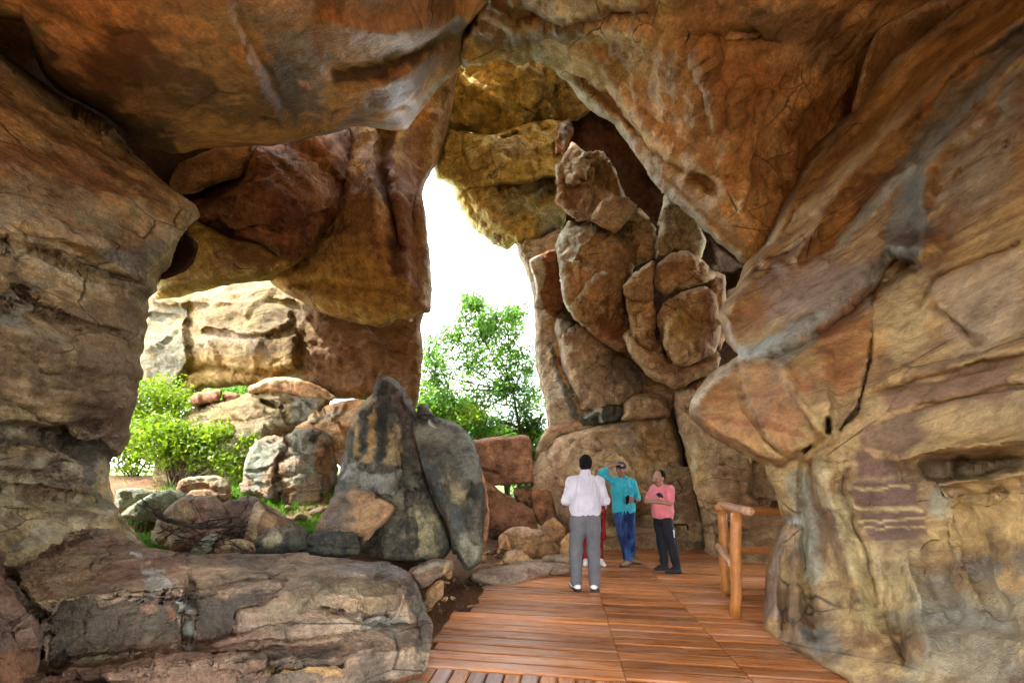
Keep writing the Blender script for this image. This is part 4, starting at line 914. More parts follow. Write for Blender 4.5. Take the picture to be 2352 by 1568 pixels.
rock("stone", "flat topped dark block stacked on the ledge beside the leaning brown disc", M_blk, cM([(1465, 1410), (1470, 1300), (1520, 1270), (1650, 1248), (1764, 1245), (1840, 1270), (1860, 1330), (1850, 1430), (1660, 1440)]), 4.6, 'stone', G3, step=3, edge=9, edge_d=.1, seed=27, thick=.5, feats=[('vee', cM([(1480, 1360), (1640, 1365), (1850, 1370)]), 5, .12), ('vee', cM([(1660, 1370), (1655, 1420)]), 4, .12)], disp=[('facet', .04, 2.5), ('strata', .03, 5, (0, 0, 1), .3)])
rock("stone", "low tan stone on the ledge below the triangular stone", M_brn, cM([(790, 1400), (800, 1355), (830, 1318), (950, 1312), (1060, 1328), (1095, 1390), (1060, 1430), (820, 1430)]), 4.7, 'stone', G3, step=3, seed=28, thick=.35, disp=[('fbm', .03, 3)], paint=[('area', cM([(820, 1330), (1040, 1330), (1050, 1380), (830, 1390)]), 16, (.36, .29, .17), .6)])
rock("stone", "grey wedge stone lying under the dead branches", M_gry, cM([(600, 1430), (625, 1390), (680, 1320), (760, 1278), (815, 1275), (795, 1330), (760, 1420), (700, 1440)]), 4.7, 'stone', G3, step=3, seed=29, thick=.3, disp=[('facet', .03, 3)])
rock("boulder", "leaning brown disc shaped boulder with a dark undercut", M_brn, c11([(-5, 690), (60, 668), (130, 680), (180, 710), (246, 745), (246, 778), (200, 830), (150, 880), (98, 932), (60, 900), (20, 890), (-60, 900), (-120, 900), (-110, 830), (-50, 730)]), [(700, 1240, 5.2), (730, 1160, 5.6), (810, 1120, 5.7), (905, 1160, 5.3), (835, 1245, 4.9), (800, 1180, 5.2)], 'boulder', G3, step=3.5, edge=9, edge_d=.16, thick=.8, seed=30, disp=[('fbm', .05, 1.6), ('fbm', .025, 6)],
     paint=[('area', c11([(0, 700), (120, 690), (230, 750), (100, 900), (20, 820)]), 30, (.34, .185, .10), .75), ('line', c11([(-60, 760), (-30, 830), (0, 720)]), 34, (.12, .095, .09), .75), ('line', c11([(0, 680), (60, 669), (180, 710), (245, 745)]), 7, (.10, .08, .07), .7)])

# ---------------- standing black rocks
G4 = "dark standing rocks left of the boardwalk"
rock("standing_rock", "tall black and ochre streaked standing rock with a knob on top", M_blk,
     c11([(150, 215), (160, 185), (185, 165), (225, 168), (262, 188), (300, 240), (352, 320), (368, 420), (385, 560), (405, 640), (450, 760), (490, 880), (505, 940), (460, 1010), (400, 1020), (300, 1010), (100, 1000), (-60, 960), (-40, 820), (-22, 680), (0, 560), (20, 430), (60, 320), (110, 275), (135, 245)]),
     [(870, 868 + 10, 6.4), (785, 1080, 6.3), (900, 1000, 5.9), (965, 1000, 6.3), (1030, 1250, 5.6), (900, 1280, 5.3), (770, 1270, 5.9), (920, 1120, 5.5), (850, 1100, 5.75)], 'rock', G4, step=3.5, edge=14, edge_d=.28, thick=1.1, seed=31,
     feats=[('area', c11([(0, 560), (60, 580), (150, 600), (210, 580), (290, 550), (270, 600), (280, 640), (240, 720), (100, 700), (-40, 720)]), 9, .10), ('vee', c11([(240, 230), (250, 330), (300, 480), (340, 560)]), 16, .10), ('ridge', c11([(235, 240), (250, 400), (270, 560), (280, 620)]), 10, .10), ('vee', c11([(310, 700), (320, 850), (330, 980)]), 8, .12), ('ridge', c11([(400, 640), (380, 760), (420, 900)]), 24, .1), ('vee', c11([(150, 230), (200, 240), (240, 225)]), 6, .06)],
     disp=[('fbm', .10, 1.0, 3), ('facet', .05, 1.2), ('fbm', .025, 5, 4)],
     paint=[('line', c11([(60, 380), (50, 500)]), 18, (.34, .22, .10), .8), ('line', c11([(150, 340), (130, 430), (110, 540)]), 13, (.36, .21, .09), .85), ('area', c11([(180, 440), (250, 400), (290, 500), (240, 560), (190, 540)]), 20, (.33, .22, .11), .7), ('line', c11([(40, 400), (30, 520)]), 9, (.03, .03, .03), .9), ('line', c11([(110, 370), (90, 500)]), 10, (.03, .03, .03), .9), ('line', c11([(200, 300), (180, 420), (160, 520)]), 17, (.03, .03, .03), .85),
            ('area', c11([(20, 580), (250, 590), (230, 690), (40, 680)]), 24, (.22, .205, .185), .85), ('area', c11([(330, 800), (430, 780), (450, 940), (350, 980)]), 40, (.26, .205, .125), .8), ('line', c11([(60, 330), (130, 270)]), 16, (.36, .28, .18), .7), ('line', c11([(255, 250), (330, 400), (370, 560)]), 20, (.14, .09, .08), .7)])
rock("standing_rock", "smooth grey black slab leaning against the streaked standing rock", M_blk,
     c11([(325, 400), (340, 352), (350, 310), (362, 288), (392, 284), (430, 340), (500, 360), (560, 400), (602, 455), (622, 515), (642, 585), (662, 690), (664, 800), (655, 900), (645, 1000), (622, 1030), (572, 1048), (545, 1010), (515, 950), (490, 850), (440, 740), (390, 620), (360, 520), (338, 450)]),
     [(950, 975, 6.0), (970, 930, 6.2), (1085, 1010, 6.0), (1115, 1180, 5.7), (1070, 1305, 5.2), (1040, 1250, 5.3), (1000, 1130, 5.5), (1050, 1100, 5.3)], 'rock', G4, step=3.5, edge=12, edge_d=.2, thick=.9, seed=32,
     feats=[('vee', c11([(330, 360), (400, 345), (470, 365)]), 7, .10), ('vee', c11([(590, 650), (575, 750), (580, 850)]), 12, .10), ('area', c11([(380, 590), (460, 570), (480, 640), (450, 680), (470, 760), (430, 740)]), 9, -.06), ('ridge', c11([(620, 560), (640, 700), (640, 860)]), 12, .07), ('vee', c11([(610, 910), (625, 900), (640, 930)]), 6, .08)],
     disp=[('fbm', .09, .9, 3), ('fbm', .02, 5, 4)],
     paint=[('area', c11([(380, 570), (450, 590), (470, 680), (460, 760), (400, 650)]), 26, (.055, .06, .07), .85), ('area', c11([(470, 650), (540, 660), (560, 750), (490, 720)]), 28, (.30, .235, .14), .75), ('area', c11([(500, 760), (560, 770), (560, 880), (520, 900)]), 24, (.06, .065, .075), .75), ('line', c11([(400, 360), (430, 380)]), 7, (.6, .6, .6), .7), ('area', c11([(540, 900), (630, 890), (640, 1010), (560, 1020)]), 30, (.25, .22, .17), .7), ('line', c11([(350, 420), (450, 420), (560, 460), (610, 600)]), 30, (.17, .155, .135), .6)])
rock("rock_slab", "thin red slab standing behind the grey black leaning slab", M_red, c11([(600, 560), (645, 590), (672, 700), (684, 780), (674, 890), (655, 980), (620, 960), (620, 700)]), 6.1, 'rock', G4, step=3.5, thick=.5, seed=33, disp=STD)

# ---------------- rocks under the tall opening
G5 = "red rocks under the tall opening"
rock("rock_block", "square red block wedged above the passage floor under the tree", M_red, c11([(590, 470), (600, 456), (640, 450), (740, 440), (845, 431), (868, 445), (876, 520), (884, 580), (893, 640), (852, 655), (800, 655), (740, 668), (690, 660), (640, 620)]),
     [(1085, 1012, 8.2), (1220, 1002, 8.4), (1228, 1105, 8.1), (1120, 1100, 8.0)], 'rock', G5, step=3, edge=9, edge_d=.15, thick=1.1, seed=34, feats=[('vee', c11([(620, 575), (720, 620), (790, 655)]), 8, .06), ('area', c11([(600, 560), (660, 590), (790, 655), (700, 690), (600, 640)]), 8, -.3)], disp=[('fbm', .04, 1.2), ('fbm', .015, 6)], smooth_n=3)
rock("rock_slab", "sloping dark red slab below the square red block", M_dkred, c11([(640, 620), (700, 660), (760, 705), (830, 745), (885, 790), (900, 860), (860, 900), (690, 900), (650, 800)]), 7.7, 'rock', G5, step=3, thick=.9, edge=12, edge_d=.2, seed=35, disp=[('facet', .05, 1.5), ('fbm', .03, 4)], paint=[('area', c11([(670, 660), (870, 790), (880, 850), (690, 850)]), 30, (.27, .12, .075), .6)])
rock("stone", "dark brown stone in the gap under the square red block", M_dkred, c11([(790, 700), (800, 672), (850, 668), (885, 672), (890, 760), (850, 770), (810, 735)]), 8.3, 'stone', G5, step=3, thick=.5, seed=36, disp=[('facet', .05, 2.5)])
rock("stone", "dark stone with twigs beside the back boulder foot", M_dkred, c11([(880, 670), (920, 655), (965, 690), (990, 790), (980, 850), (920, 850), (880, 790)]), 8.0, 'stone', G5, step=3, thick=.6, seed=37, disp=[('facet', .06, 2)])
rock("boulder", "rounded orange brown boulder with a flat top on the soil", M_org, c11([(725, 960), (722, 900), (750, 868), (790, 854), (920, 858), (955, 890), (1003, 940), (1000, 985), (960, 1005), (880, 1005), (790, 990)]), 6.75, 'boulder', G5, step=3, thick=.9, seed=38, feats=[('vee', c11([(730, 890), (850, 905), (950, 900)]), 8, .05), ('vee', c11([(930, 930), (900, 960)]), 6, .06)], disp=[('facet', .05, 2), ('fbm', .03, 4)], paint=[('line', c11([(760, 870), (920, 870)]), 14, (.36, .22, .16), .7)])
rock("stone", "pointed orange stone beside the flat topped boulder", M_org, c11([(905, 900), (912, 860), (972, 806), (1028, 850), (1026, 895), (985, 920), (940, 930)]), 6.9, 'stone', G5, step=3, thick=.5, seed=39, feats=[('ridge', c11([(972, 806), (985, 880)]), 10, .06)], disp=[('facet', .05, 2.5)])
rock("stone", "tan upright stone next to the white shirted man's legs", M_org, c11([(1000, 990), (1005, 920), (1035, 885), (1075, 875), (1085, 990), (1040, 1010)]), 6.6, 'stone', G5, step=3, thick=.5, seed=40, disp=[('facet', .04, 2.5)])
rock("stone", "low domed brown stone in front of the flat topped boulder", M_org, c11([(735, 1010), (745, 980), (775, 958), (822, 958), (885, 1000), (900, 1030), (800, 1040)]), 6.0, 'stone', G5, step=3, thick=.4, seed=41, disp=[('fbm', .03, 3)], paint=[('line', c11([(760, 975), (820, 965)]), 10, (.36, .22, .16), .7)])
rock("rock_slab", "long flat grey brown slab along the boardwalk edge", M_purp, c11([(585, 1075), (600, 1050), (640, 1035), (760, 1025), (850, 1003), (920, 998), (1000, 1008), (1075, 1030), (1075, 1068), (920, 1078), (860, 1095), (810, 1118), (720, 1120), (660, 1112), (620, 1100)]),
     [(1085, 1320, 5.2), (1100, 1300, 5.6), (1250, 1285, 6.0), (1320, 1315, 5.6), (1200, 1305, 5.5), (1190, 1342, 5.05), (1110, 1338, 5.05)], 'rock', G5, step=3, edge=8, edge_d=.12, thick=.4, seed=42, feats=[('ridge', c11([(600, 1070), (700, 1075), (800, 1070), (920, 1050), (1060, 1045)]), 12, .10)], disp=[('fbm', .03, 2), ('fbm', .012, 8)], paint=[('line', c11([(620, 1095), (720, 1105), (810, 1100)]), 12, (.16, .12, .085), .7), ('line', c11([(640, 1050), (800, 1040), (1000, 1025)]), 14, (.30, .205, .155), .7)])
rock("stone", "thin flat stone on the long slab's back edge", M_purp, c11([(915, 1000), (935, 985), (1000, 972), (1075, 990), (1075, 1030), (1000, 1020), (950, 1010)]), 6.0, 'stone', G5, step=3, thick=.3, seed=43, disp=[('fbm', .03, 3)], paint=[('line', c11([(940, 990), (1060, 1000)]), 12, (.33, .23, .16), .7)])

# ---------------- tan rocks high above the tall opening
G6 = "tan rocks high over the tall opening"
rock("overhead_rock", "rough tan and dark rock at the top of the tall opening", M_yel, [(1030, 100), (1300, 90), (1380, 190), (1350, 260)] + c10([(1060, 560), (1000, 565), (940, 582), (900, 575), (820, 605), (740, 625), (640, 645), (600, 610), (500, 615), (470, 600), (490, 450), (500, 330)]),
     [(1030, 100, 9.6), (1300, 90, 9.6), (1350, 260, 10.2), (1240, 290, 10.3), (1110, 320, 10.2), (1030, 300, 10.0), (1150, 200, 9.5)], 'rock', G6, step=4, edge=12, edge_d=.25, thick=1.6, seed=44,
     feats=[('vee', c10([(935, 330), (920, 430), (900, 560)]), 7, .22), ('ridge', c10([(920, 500), (950, 550)]), 12, .15), ('ridge', c10([(600, 400), (720, 470), (830, 580)]), 12, .12)], disp=[('facet', .12, 1.0), ('ridge', .06, 1.8), ('fbm', .04, 5)], paint=[('area', c10([(720, 290), (930, 300), (1000, 420), (960, 540), (880, 420), (760, 330)]), 40, (.14, .12, .09), .7)])
rock("overhead_rock", "middle ochre rock layer beside the sky gap", M_yel, c10([(430, 775), (450, 720), (470, 645), (500, 600), (640, 625), (740, 605), (900, 560), (1010, 555), (1030, 620), (1000, 800), (930, 815), (850, 845), (700, 855), (600, 875), (500, 845), (470, 825), (442, 822)]),
     [(1000, 390, 10.0), (1030, 310, 9.9), (1230, 290, 9.8), (1280, 400, 9.9), (1100, 430, 9.9), (1150, 360, 9.5)], 'rock', G6, step=4, edge=14, edge_d=.3, thick=1.5, seed=45, feats=[('vee', c10([(740, 640), (800, 620)]), 9, .5), ('vee', c10([(560, 620), (550, 700), (600, 790), (700, 760)]), 5, .1), ('vee', c10([(905, 580), (925, 600)]), 12, .5)], disp=[('facet', .08, 1.0), ('ridge', .05, 1.8), ('fbm', .03, 5)])
rock("overhead_rock", "lower ragged yellow rock with mossy dark patch beside the sky", M_yel, c10([(425, 770), (470, 790), (560, 830), (640, 850), (720, 835), (860, 825), (1000, 790), (1030, 900), (1020, 1060), (960, 1080), (880, 1100), (810, 1125), (795, 1118), (762, 1142), (720, 1125), (680, 1100), (640, 1070), (595, 1035), (575, 990), (545, 945), (520, 870), (492, 828), (450, 822)]),
     [(1000, 395, 10.2), (1100, 520, 10.4), (1180, 560, 10.2), (1280, 420, 10.4), (1270, 520, 9.9), (1130, 460, 9.9), (1180, 500, 9.8)], 'rock', G6, step=3.5, edge=16, edge_d=.35, thick=1.4, seed=46, jit=4, feats=[('area', c10([(700, 850), (980, 800), (990, 920), (880, 960), (720, 900)]), 14, -.35), ('ridge', c10([(600, 900), (700, 1010), (800, 1080)]), 12, .12)], disp=[('facet', .10, 1.3), ('ridge', .06, 2.2), ('fbm', .04, 6)],
     paint=[('area', c10([(680, 850), (900, 830), (980, 900), (900, 930), (760, 910)]), 20, (.10, .055, .04), .85), ('area', c10([(700, 920), (900, 900), (900, 1000), (780, 1000)]), 24, (.17, .17, .10), .7), ('line', c10([(500, 840), (640, 960), (780, 1080)]), 18, (.52, .36, .14), .6), ('area', c10([(900, 960), (1010, 950), (1010, 1060), (900, 1080)]), 18, (.24, .24, .18), .7)])

# ---------------- column right of the tall opening
G7 = "column rocks right of the tall opening"
rock("rock_column", "tall weathered column with grey and orange vertical streaks", M_col,
     c10([(800, 1112), (840, 1090), (920, 1080), (1010, 1060), (1060, 1200), (1060, 1400), (1000, 1500)]) + [(1330, 800), (1370, 930), (1360, 985), (1300, 1000), (1262, 990)] + c11([(950, 385), (935, 280), (925, 240), (910, 200), (895, 100), (885, 0)]) + c10([(885, 1430), (870, 1330), (850, 1260), (815, 1180)]),
     [(1186, 560, 9.9), (1290, 540, 9.5), (1228, 720, 9.7), (1238, 860, 9.4), (1262, 985, 8.9), (1350, 980, 8.8), (1320, 780, 9.3), (1290, 880, 8.9), (1270, 700, 9.3)], 'rock', G7, step=3.5, edge=16, edge_d=.35, thick=1.2, seed=47,
     feats=[('ridge', c11([(960, 60), (1010, 200), (1060, 330)]), 9, .08), ('vee', c11([(985, 60), (1040, 200), (1090, 320)]), 8, .08), ('vee', c11([(905, 140), (915, 230)]), 8, .15)], disp=[('facet', .06, 1.2), ('fbm', .05, 1.5), ('fbm', .025, 6)],
     paint=[('line', c11([(960, 20), (985, 110), (1030, 230), (1070, 340)]), 8, (.12, .12, .12), .9), ('line', c11([(985, 30), (1010, 130), (1060, 240), (1110, 320)]), 8, (.48, .26, .09), .9), ('line', c11([(1010, 90), (1050, 180), (1110, 290)]), 9, (.09, .09, .09), .9), ('line', c10([(910, 1470), (920, 1560)]), 10, (.45, .30, .20), .6)])
rock("rock_block", "flat reddish block with broken white edge set in the column", M_red, c10([(862, 1200), (905, 1172), (985, 1150), (1010, 1290), (1030, 1400), (980, 1455), (930, 1425), (890, 1410), (895, 1330), (880, 1260)]), 9.0, 'rock', G7, step=3, edge=7, edge_d=.08, thick=.6, seed=48, feats=[('area', c10([(925, 1172), (990, 1150), (1040, 1400), (980, 1470), (920, 1420), (930, 1290)]), 4, -.10)], disp=[('fbm', .03, 2)],
     paint=[('area', c10([(860, 1190), (915, 1170), (925, 1250), (935, 1290), (915, 1340), (925, 1420), (890, 1420), (880, 1300)]), 5, (.50, .48, .44), .95, .2)])
rock("rock_column", "rough brown boulder leaning on the column below the pile", M_col, cR([(175, 1180), (190, 1090), (230, 1055), (290, 1140), (400, 1190), (520, 1270), (600, 1310), (650, 1390), (690, 1450), (660, 1530), (560, 1600), (330, 1640), (290, 1560), (265, 1480), (230, 1400), (205, 1260)]), [(1275, 740, 9.1), (1360, 900, 8.5), (1480, 900, 8.6), (1400, 780, 8.7), (1330, 800, 8.6), (1330, 930, 8.6)], 'rock', G7, step=3.5, edge=26, edge_d=.5, thick=1.2, seed=49,
     feats=[('vee', cR([(210, 1250), (300, 1160)]), 4, .12), ('vee', cR([(190, 1090), (290, 1160), (300, 1260)]), 6, .08)], disp=[('facet', .10, 1.1), ('fbm', .06, 2), ('fbm', .03, 6)], paint=[('area', cR([(440, 1260), (620, 1340), (660, 1480), (560, 1540), (450, 1400)]), 40, (.10, .085, .075), .7), ('area', cR([(190, 1100), (280, 1090), (290, 1200), (210, 1240)]), 14, (.30, .28, .25), .7)])

# ---------------- piled boulders under the right ceiling
G8 = "boulders piled under the right ceiling"
rock("piled_boulder", "hollow sculpted boulder with sharp pale rims at the top of the pile", M_bou, cR([(188, 510), (192, 400), (188, 315), (215, 285), (245, 230), (272, 175), (310, 200), (355, 240), (425, 232), (480, 280), (520, 340), (540, 400), (570, 470), (638, 525), (590, 590), (512, 672), (440, 645), (380, 612), (290, 605), (240, 560), (215, 530)]),
     [(1276, 460, 8.7), (1276, 380, 8.6), (1310, 320, 8.8), (1400, 360, 8.4), (1467, 470, 8.5), (1412, 530, 8.0), (1320, 500, 8.2), (1360, 430, 8.3)], 'boulder', G8, smooth_n=1, ang=.13, step=3, edge=6, edge_d=.12, thick=1.1, seed=50,
     feats=[('area', cR([(230, 360), (300, 400), (350, 330), (420, 260), (490, 330), (520, 420), (460, 520), (380, 590), (260, 560)]), 30, -.20), ('ridge', cR([(350, 250), (340, 320), (290, 390)]), 10, .22), ('ridge', cR([(190, 320), (230, 370), (300, 400)]), 8, .12), ('ridge', cR([(430, 240), (500, 320), (560, 460), (630, 525)]), 8, .1)], disp=[('fbm', .06, 1.5), ('fbm', .03, 5)],
     paint=[('line', cR([(190, 500), (195, 400), (190, 320)]), 8, (.52, .48, .40), .85), ('line', cR([(430, 240), (510, 330), (560, 460), (630, 525), (590, 590), (515, 665)]), 8, (.55, .46, .36), .85), ('area', cR([(440, 420), (560, 480), (600, 560), (510, 650), (400, 600)]), 24, (.44, .30, .20), .7), ('area', cR([(220, 370), (320, 420), (320, 580), (240, 540)]), 16, (.24, .115, .07), .85), ('area', cR([(380, 320), (440, 310), (420, 370)]), 12, (.06, .05, .04), .8), ('line', cR([(260, 370), (330, 330), (340, 250)]), 10, (.46, .37, .27), .7)])
rock("piled_boulder", "large brown boulder with white broken left facet in the pile", M_bou, cR([(183, 745), (208, 680), (262, 603), (320, 640), (385, 605), (420, 655), (520, 678), (560, 730), (612, 765), (622, 830), (605, 900), (570, 940), (572, 1000), (562, 1100), (592, 1200), (585, 1310), (520, 1300), (430, 1235), (330, 1175), (280, 1115), (240, 1020), (210, 930), (198, 850)]),
     [(1275, 565, 8.6), (1310, 505, 8.7), (1430, 540, 8.4), (1455, 620, 8.4), (1445, 780, 8.3), (1320, 740, 8.2), (1300, 660, 8.0), (1370, 640, 7.8)], 'boulder', G8, smooth_n=1, ang=.13, step=3, edge=16, edge_d=.3, thick=1.3, seed=51,
     feats=[('ridge', cR([(420, 660), (330, 760), (250, 860), (270, 1000), (285, 1100)]), 7, .10), ('area', cR([(290, 1050), (350, 980), (450, 910), (470, 1120), (400, 1150), (310, 1110)]), 6, .16), ('ridge', cR([(510, 720), (490, 850), (490, 900)]), 12, .08)], disp=[('fbm', .06, 1.3), ('fbm', .025, 6)],
     paint=[('area', cR([(186, 745), (210, 690), (262, 608), (310, 650), (415, 660), (330, 750), (250, 855), (262, 960), (282, 1110), (240, 1020), (205, 870)]), 6, (.52, .49, .44), .95, .15), ('line', cR([(300, 1060), (370, 970), (450, 915)]), 5, (.5, .46, .36), .8), ('area', cR([(410, 1120), (560, 1130), (580, 1290), (430, 1220)]), 16, (.20, .09, .055), .85), ('line', cR([(510, 720), (500, 860)]), 14, (.42, .28, .17), .6)])
rock("piled_boulder", "small brown stone pinched between larger piled boulders", M_bou, cR([(622, 800), (632, 720), (645, 685), (668, 670), (716, 695), (716, 800), (680, 825)]), 8.4, 'boulder', G8, smooth_n=1, ang=.13, step=3, thick=.4, seed=52, disp=STD)
rock("piled_boulder", "pale pitted wedge of rock squeezed under the ceiling rim", M_pale, cR([(715, 830), (728, 700), (758, 560), (780, 440), (880, 520), (970, 640), (1000, 720), (965, 820), (900, 780), (830, 780), (760, 820)]), 7.9, 'boulder', G8, smooth_n=1, ang=.13, step=3, edge=14, edge_d=.25, thick=.8, seed=53, disp=[('facet', .05, 2), ('fbm', .05, 2.5), ('fbm', .03, 7)], feats=[('vee', cR([(850, 640), (870, 660)]), 6, .1)])
rock("piled_boulder", "brown block with a level base on top of the egg shaped boulder", M_bou, cR([(708, 915), (735, 830), (800, 785), (890, 765), (960, 800), (1000, 850), (1042, 890), (1032, 925), (980, 950), (910, 965), (880, 985), (770, 1020), (725, 985)]), 7.5, 'boulder', G8, smooth_n=1, ang=.13, step=3, edge=16, edge_d=.25, thick=.8, seed=54, feats=[('vee', cR([(720, 900), (740, 980)]), 8, .08)], disp=[('facet', .05, 1.8), ('fbm', .03, 4)], paint=[('line', cR([(735, 820), (710, 920), (740, 980)]), 8, (.40, .38, .34), .7)])
rock("piled_boulder", "big egg shaped ochre and brown boulder in the pile", M_bou, cR([(742, 1120), (770, 1060), (800, 1030), (880, 980), (940, 962), (1000, 958), (1048, 1005), (1062, 1120), (1062, 1250), (1032, 1325), (950, 1365), (850, 1385), (785, 1350), (752, 1230)]), 7.2, 'boulder', G8, smooth_n=1, ang=.13, step=3, edge=30, edge_d=.35, thick=1.0, seed=55, feats=[('ridge', cR([(860, 990), (840, 1100), (800, 1200)]), 14, .06)], disp=[('fbm', .06, 1.2), ('fbm', .02, 6)],
     paint=[('area', cR([(800, 1100), (930, 1060), (960, 1200), (880, 1320), (800, 1280)]), 40, (.42, .28, .10), .7), ('area', cR([(950, 1000), (1050, 1050), (1050, 1280), (980, 1300)]), 30, (.18, .085, .04), .8), ('line', cR([(770, 1150), (790, 1300)]), 12, (.48, .40, .26), .6)])
rock("piled_boulder", "angular grey tan block with a flat facet left of the level block", M_bou, cR([(552, 960), (600, 900), (660, 850), (718, 808), (722, 870), (705, 930), (712, 1025), (665, 1055), (600, 1040), (560, 1005)]), 7.5, 'boulder', G8, smooth_n=1, ang=.13, step=3, edge=8, edge_d=.12, thick=.6, seed=56, feats=[('area', cR([(600, 960), (700, 880), (690, 1020), (620, 1040)]), 5, -.06)], disp=[('facet', .05, 2.5), ('fbm', .02, 5)], paint=[('area', cR([(600, 960), (700, 870), (690, 1020), (620, 1040)]), 10, (.36, .28, .22), .7), ('line', cR([(560, 950), (640, 880), (715, 815)]), 7, (.52, .46, .34), .7)])
rock("piled_boulder", "stacked knobbly small blocks under the angular grey tan block", M_bou, cR([(555, 1010), (600, 1040), (660, 1045), (712, 1030), (722, 1120), (725, 1200), (740, 1270), (700, 1310), (640, 1280), (600, 1220), (580, 1110)]), 7.4, 'boulder', G8, smooth_n=1, ang=.13, step=3, edge=14, edge_d=.2, thick=.6, seed=57, feats=[('area', cR([(625, 1110), (690, 1110), (700, 1200), (650, 1240)]), 6, .10), ('vee', cR([(580, 1100), (620, 1100), (640, 1200)]), 6, .10)], disp=[('facet', .10, 2.2), ('fbm', .03, 5)], paint=[('area', cR([(630, 1110), (685, 1115), (680, 1190), (650, 1200)]), 8, (.44, .36, .26), .7)])
rock("piled_boulder", "heavy rounded boulder bottom hanging over the dark gap", M_bou, cR([(556, 1215), (575, 1190), (612, 1195), (680, 1270), (760, 1240), (790, 1330), (860, 1360), (1000, 1330), (1070, 1300), (1060, 1400), (1000, 1440), (930, 1465), (890, 1495), (820, 1512), (750, 1475), (680, 1432), (620, 1365), (578, 1290)]), 7.35, 'boulder', G8, smooth_n=1, ang=.13, step=3, edge=36, edge_d=.5, thick=1.0, seed=58, disp=[('fbm', .08, 1.3), ('fbm', .025, 5)], paint=[('line', cR([(565, 1220), (600, 1310), (680, 1410), (780, 1470)]), 12, (.44, .31, .19), .7), ('area', cR([(680, 1300), (860, 1380), (980, 1370), (900, 1470), (760, 1440)]), 30, (.22, .11, .06), .7)])
rock("piled_boulder", "dark flake standing beside the hollow boulder", M_dkred, cR([(180, 260), (185, 170), (205, 95), (270, 65), (290, 130), (250, 220), (225, 275)]), 9.5, 'boulder', G8, smooth_n=1, ang=.13, step=3, edge=6, edge_d=.1, thick=.4, seed=59, disp=[('facet', .05, 2)], paint=[('area', cR([(205, 100), (265, 70), (280, 140), (235, 210), (215, 150)]), 8, (.10, .09, .07), .85)])

for lb_, pl_, d_ in [("brown filler block behind the small pinched stone", cR([(540, 560), (640, 540), (740, 640), (740, 800), (600, 860), (520, 760)]), 8.9),
                   ("dark block filling the gap right of the egg shaped boulder", cR([(1000, 860), (1100, 900), (1110, 1200), (1060, 1330), (1010, 1200)]), 8.2),
                   ("brown wedge between big boulder and stacked knobbly blocks", cR([(540, 940), (620, 900), (640, 1200), (660, 1400), (560, 1330), (530, 1100)]), 8.6),
                   ("broken block low under the heavy rounded boulder", cR([(640, 1420), (760, 1470), (900, 1490), (960, 1560), (800, 1640), (640, 1560)]), 8.7)]:
    rock("piled_boulder", lb_, M_bou, pl_, d_, 'boulder', G8, smooth_n=1, ang=.14, step=3.5, edge=10, edge_d=.2, thick=.7, seed=len(lb_) + int(d_ * 10), disp=[('fbm', .04, 3)], pmul=1)
# ---------------- back boulders behind the people
G9 = "boulders at the end of the boardwalk"
rock("back_boulder", "broad smooth tan boulder behind the standing men", M_back, c11([(888, 620), (898, 545), (940, 490), (985, 440), (1020, 425), (1100, 408), (1250, 368), (1340, 338), (1500, 322), (1530, 345), (1555, 430), (1580, 540), (1610, 680), (1645, 850), (1660, 960), (1560, 985), (1400, 970), (1200, 960), (1060, 930), (985, 810), (930, 690)]),
     [(1230, 1080, 8.2), (1275, 1000, 8.4), (1530, 950, 8.2), (1600, 1100, 7.7), (1615, 1260, 7.5), (1300, 1230, 8.0), (1450, 1100, 7.6), (1450, 1250, 7.7), (1350, 1050, 7.9)], 'boulder', G9, step=4, edge=26, edge_d=.5, thick=1.6, seed=60,
     feats=[('vee', c11([(1100, 500), (1300, 515), (1500, 510), (1570, 540)]), 8, .05), ('vee', c11([(910, 620), (960, 580), (950, 500)]), 7, .08), ('vee', c11([(1000, 430), (970, 520), (990, 620)]), 8, .06), ('vee', c11([(1250, 830), (1450, 835), (1640, 830)]), 9, .10)], disp=[('fbm', .10, .8, 3), ('fbm', .03, 3, 4), ('fbm', .015, 8)],
     paint=[('area', c11([(900, 600), (1000, 440), (1100, 480), (1060, 640), (1050, 850), (980, 790)]), 50, (.36, .21, .14), .7), ('area', c11([(1120, 560), (1240, 540), (1260, 720), (1130, 740)]), 60, (.27, .18, .10), .6), ('line', c11([(1330, 350), (1300, 420), (1340, 470)]), 26, (.22, .18, .14), .6), ('area', c11([(1200, 700), (1600, 700), (1640, 850), (1200, 860)]), 40, (.16, .09, .05), .7), ('area', c11([(1380, 400), (1540, 380), (1560, 520), (1420, 560)]), 50, (.36, .21, .085), .7)])
rock("back_boulder", "brown shoulder stone left of the broad tan boulder top", M_back, c11([(880, 580), (890, 505), (925, 430), (945, 398), (1000, 378), (1100, 362), (1195, 378), (1100, 420), (1010, 440), (960, 500), (905, 570)]), 8.6, 'boulder', G9, step=3, edge=14, edge_d=.2, thick=.8, seed=61, disp=[('facet', .05, 1.5), ('fbm', .03, 4)], paint=[('line', c11([(960, 400), (1100, 375)]), 12, (.34, .17, .10), .8)])
rock("back_boulder", "square orange brown capstone on the broad tan boulder", M_back, c11([(1285, 365), (1300, 290), (1320, 262), (1350, 245), (1440, 234), (1490, 258), (1515, 340), (1400, 360), (1340, 362)]), 8.2, 'boulder', G9, step=3, edge=16, edge_d=.25, thick=.9, seed=62, disp=[('facet', .05, 1.5), ('fbm', .03, 4)])
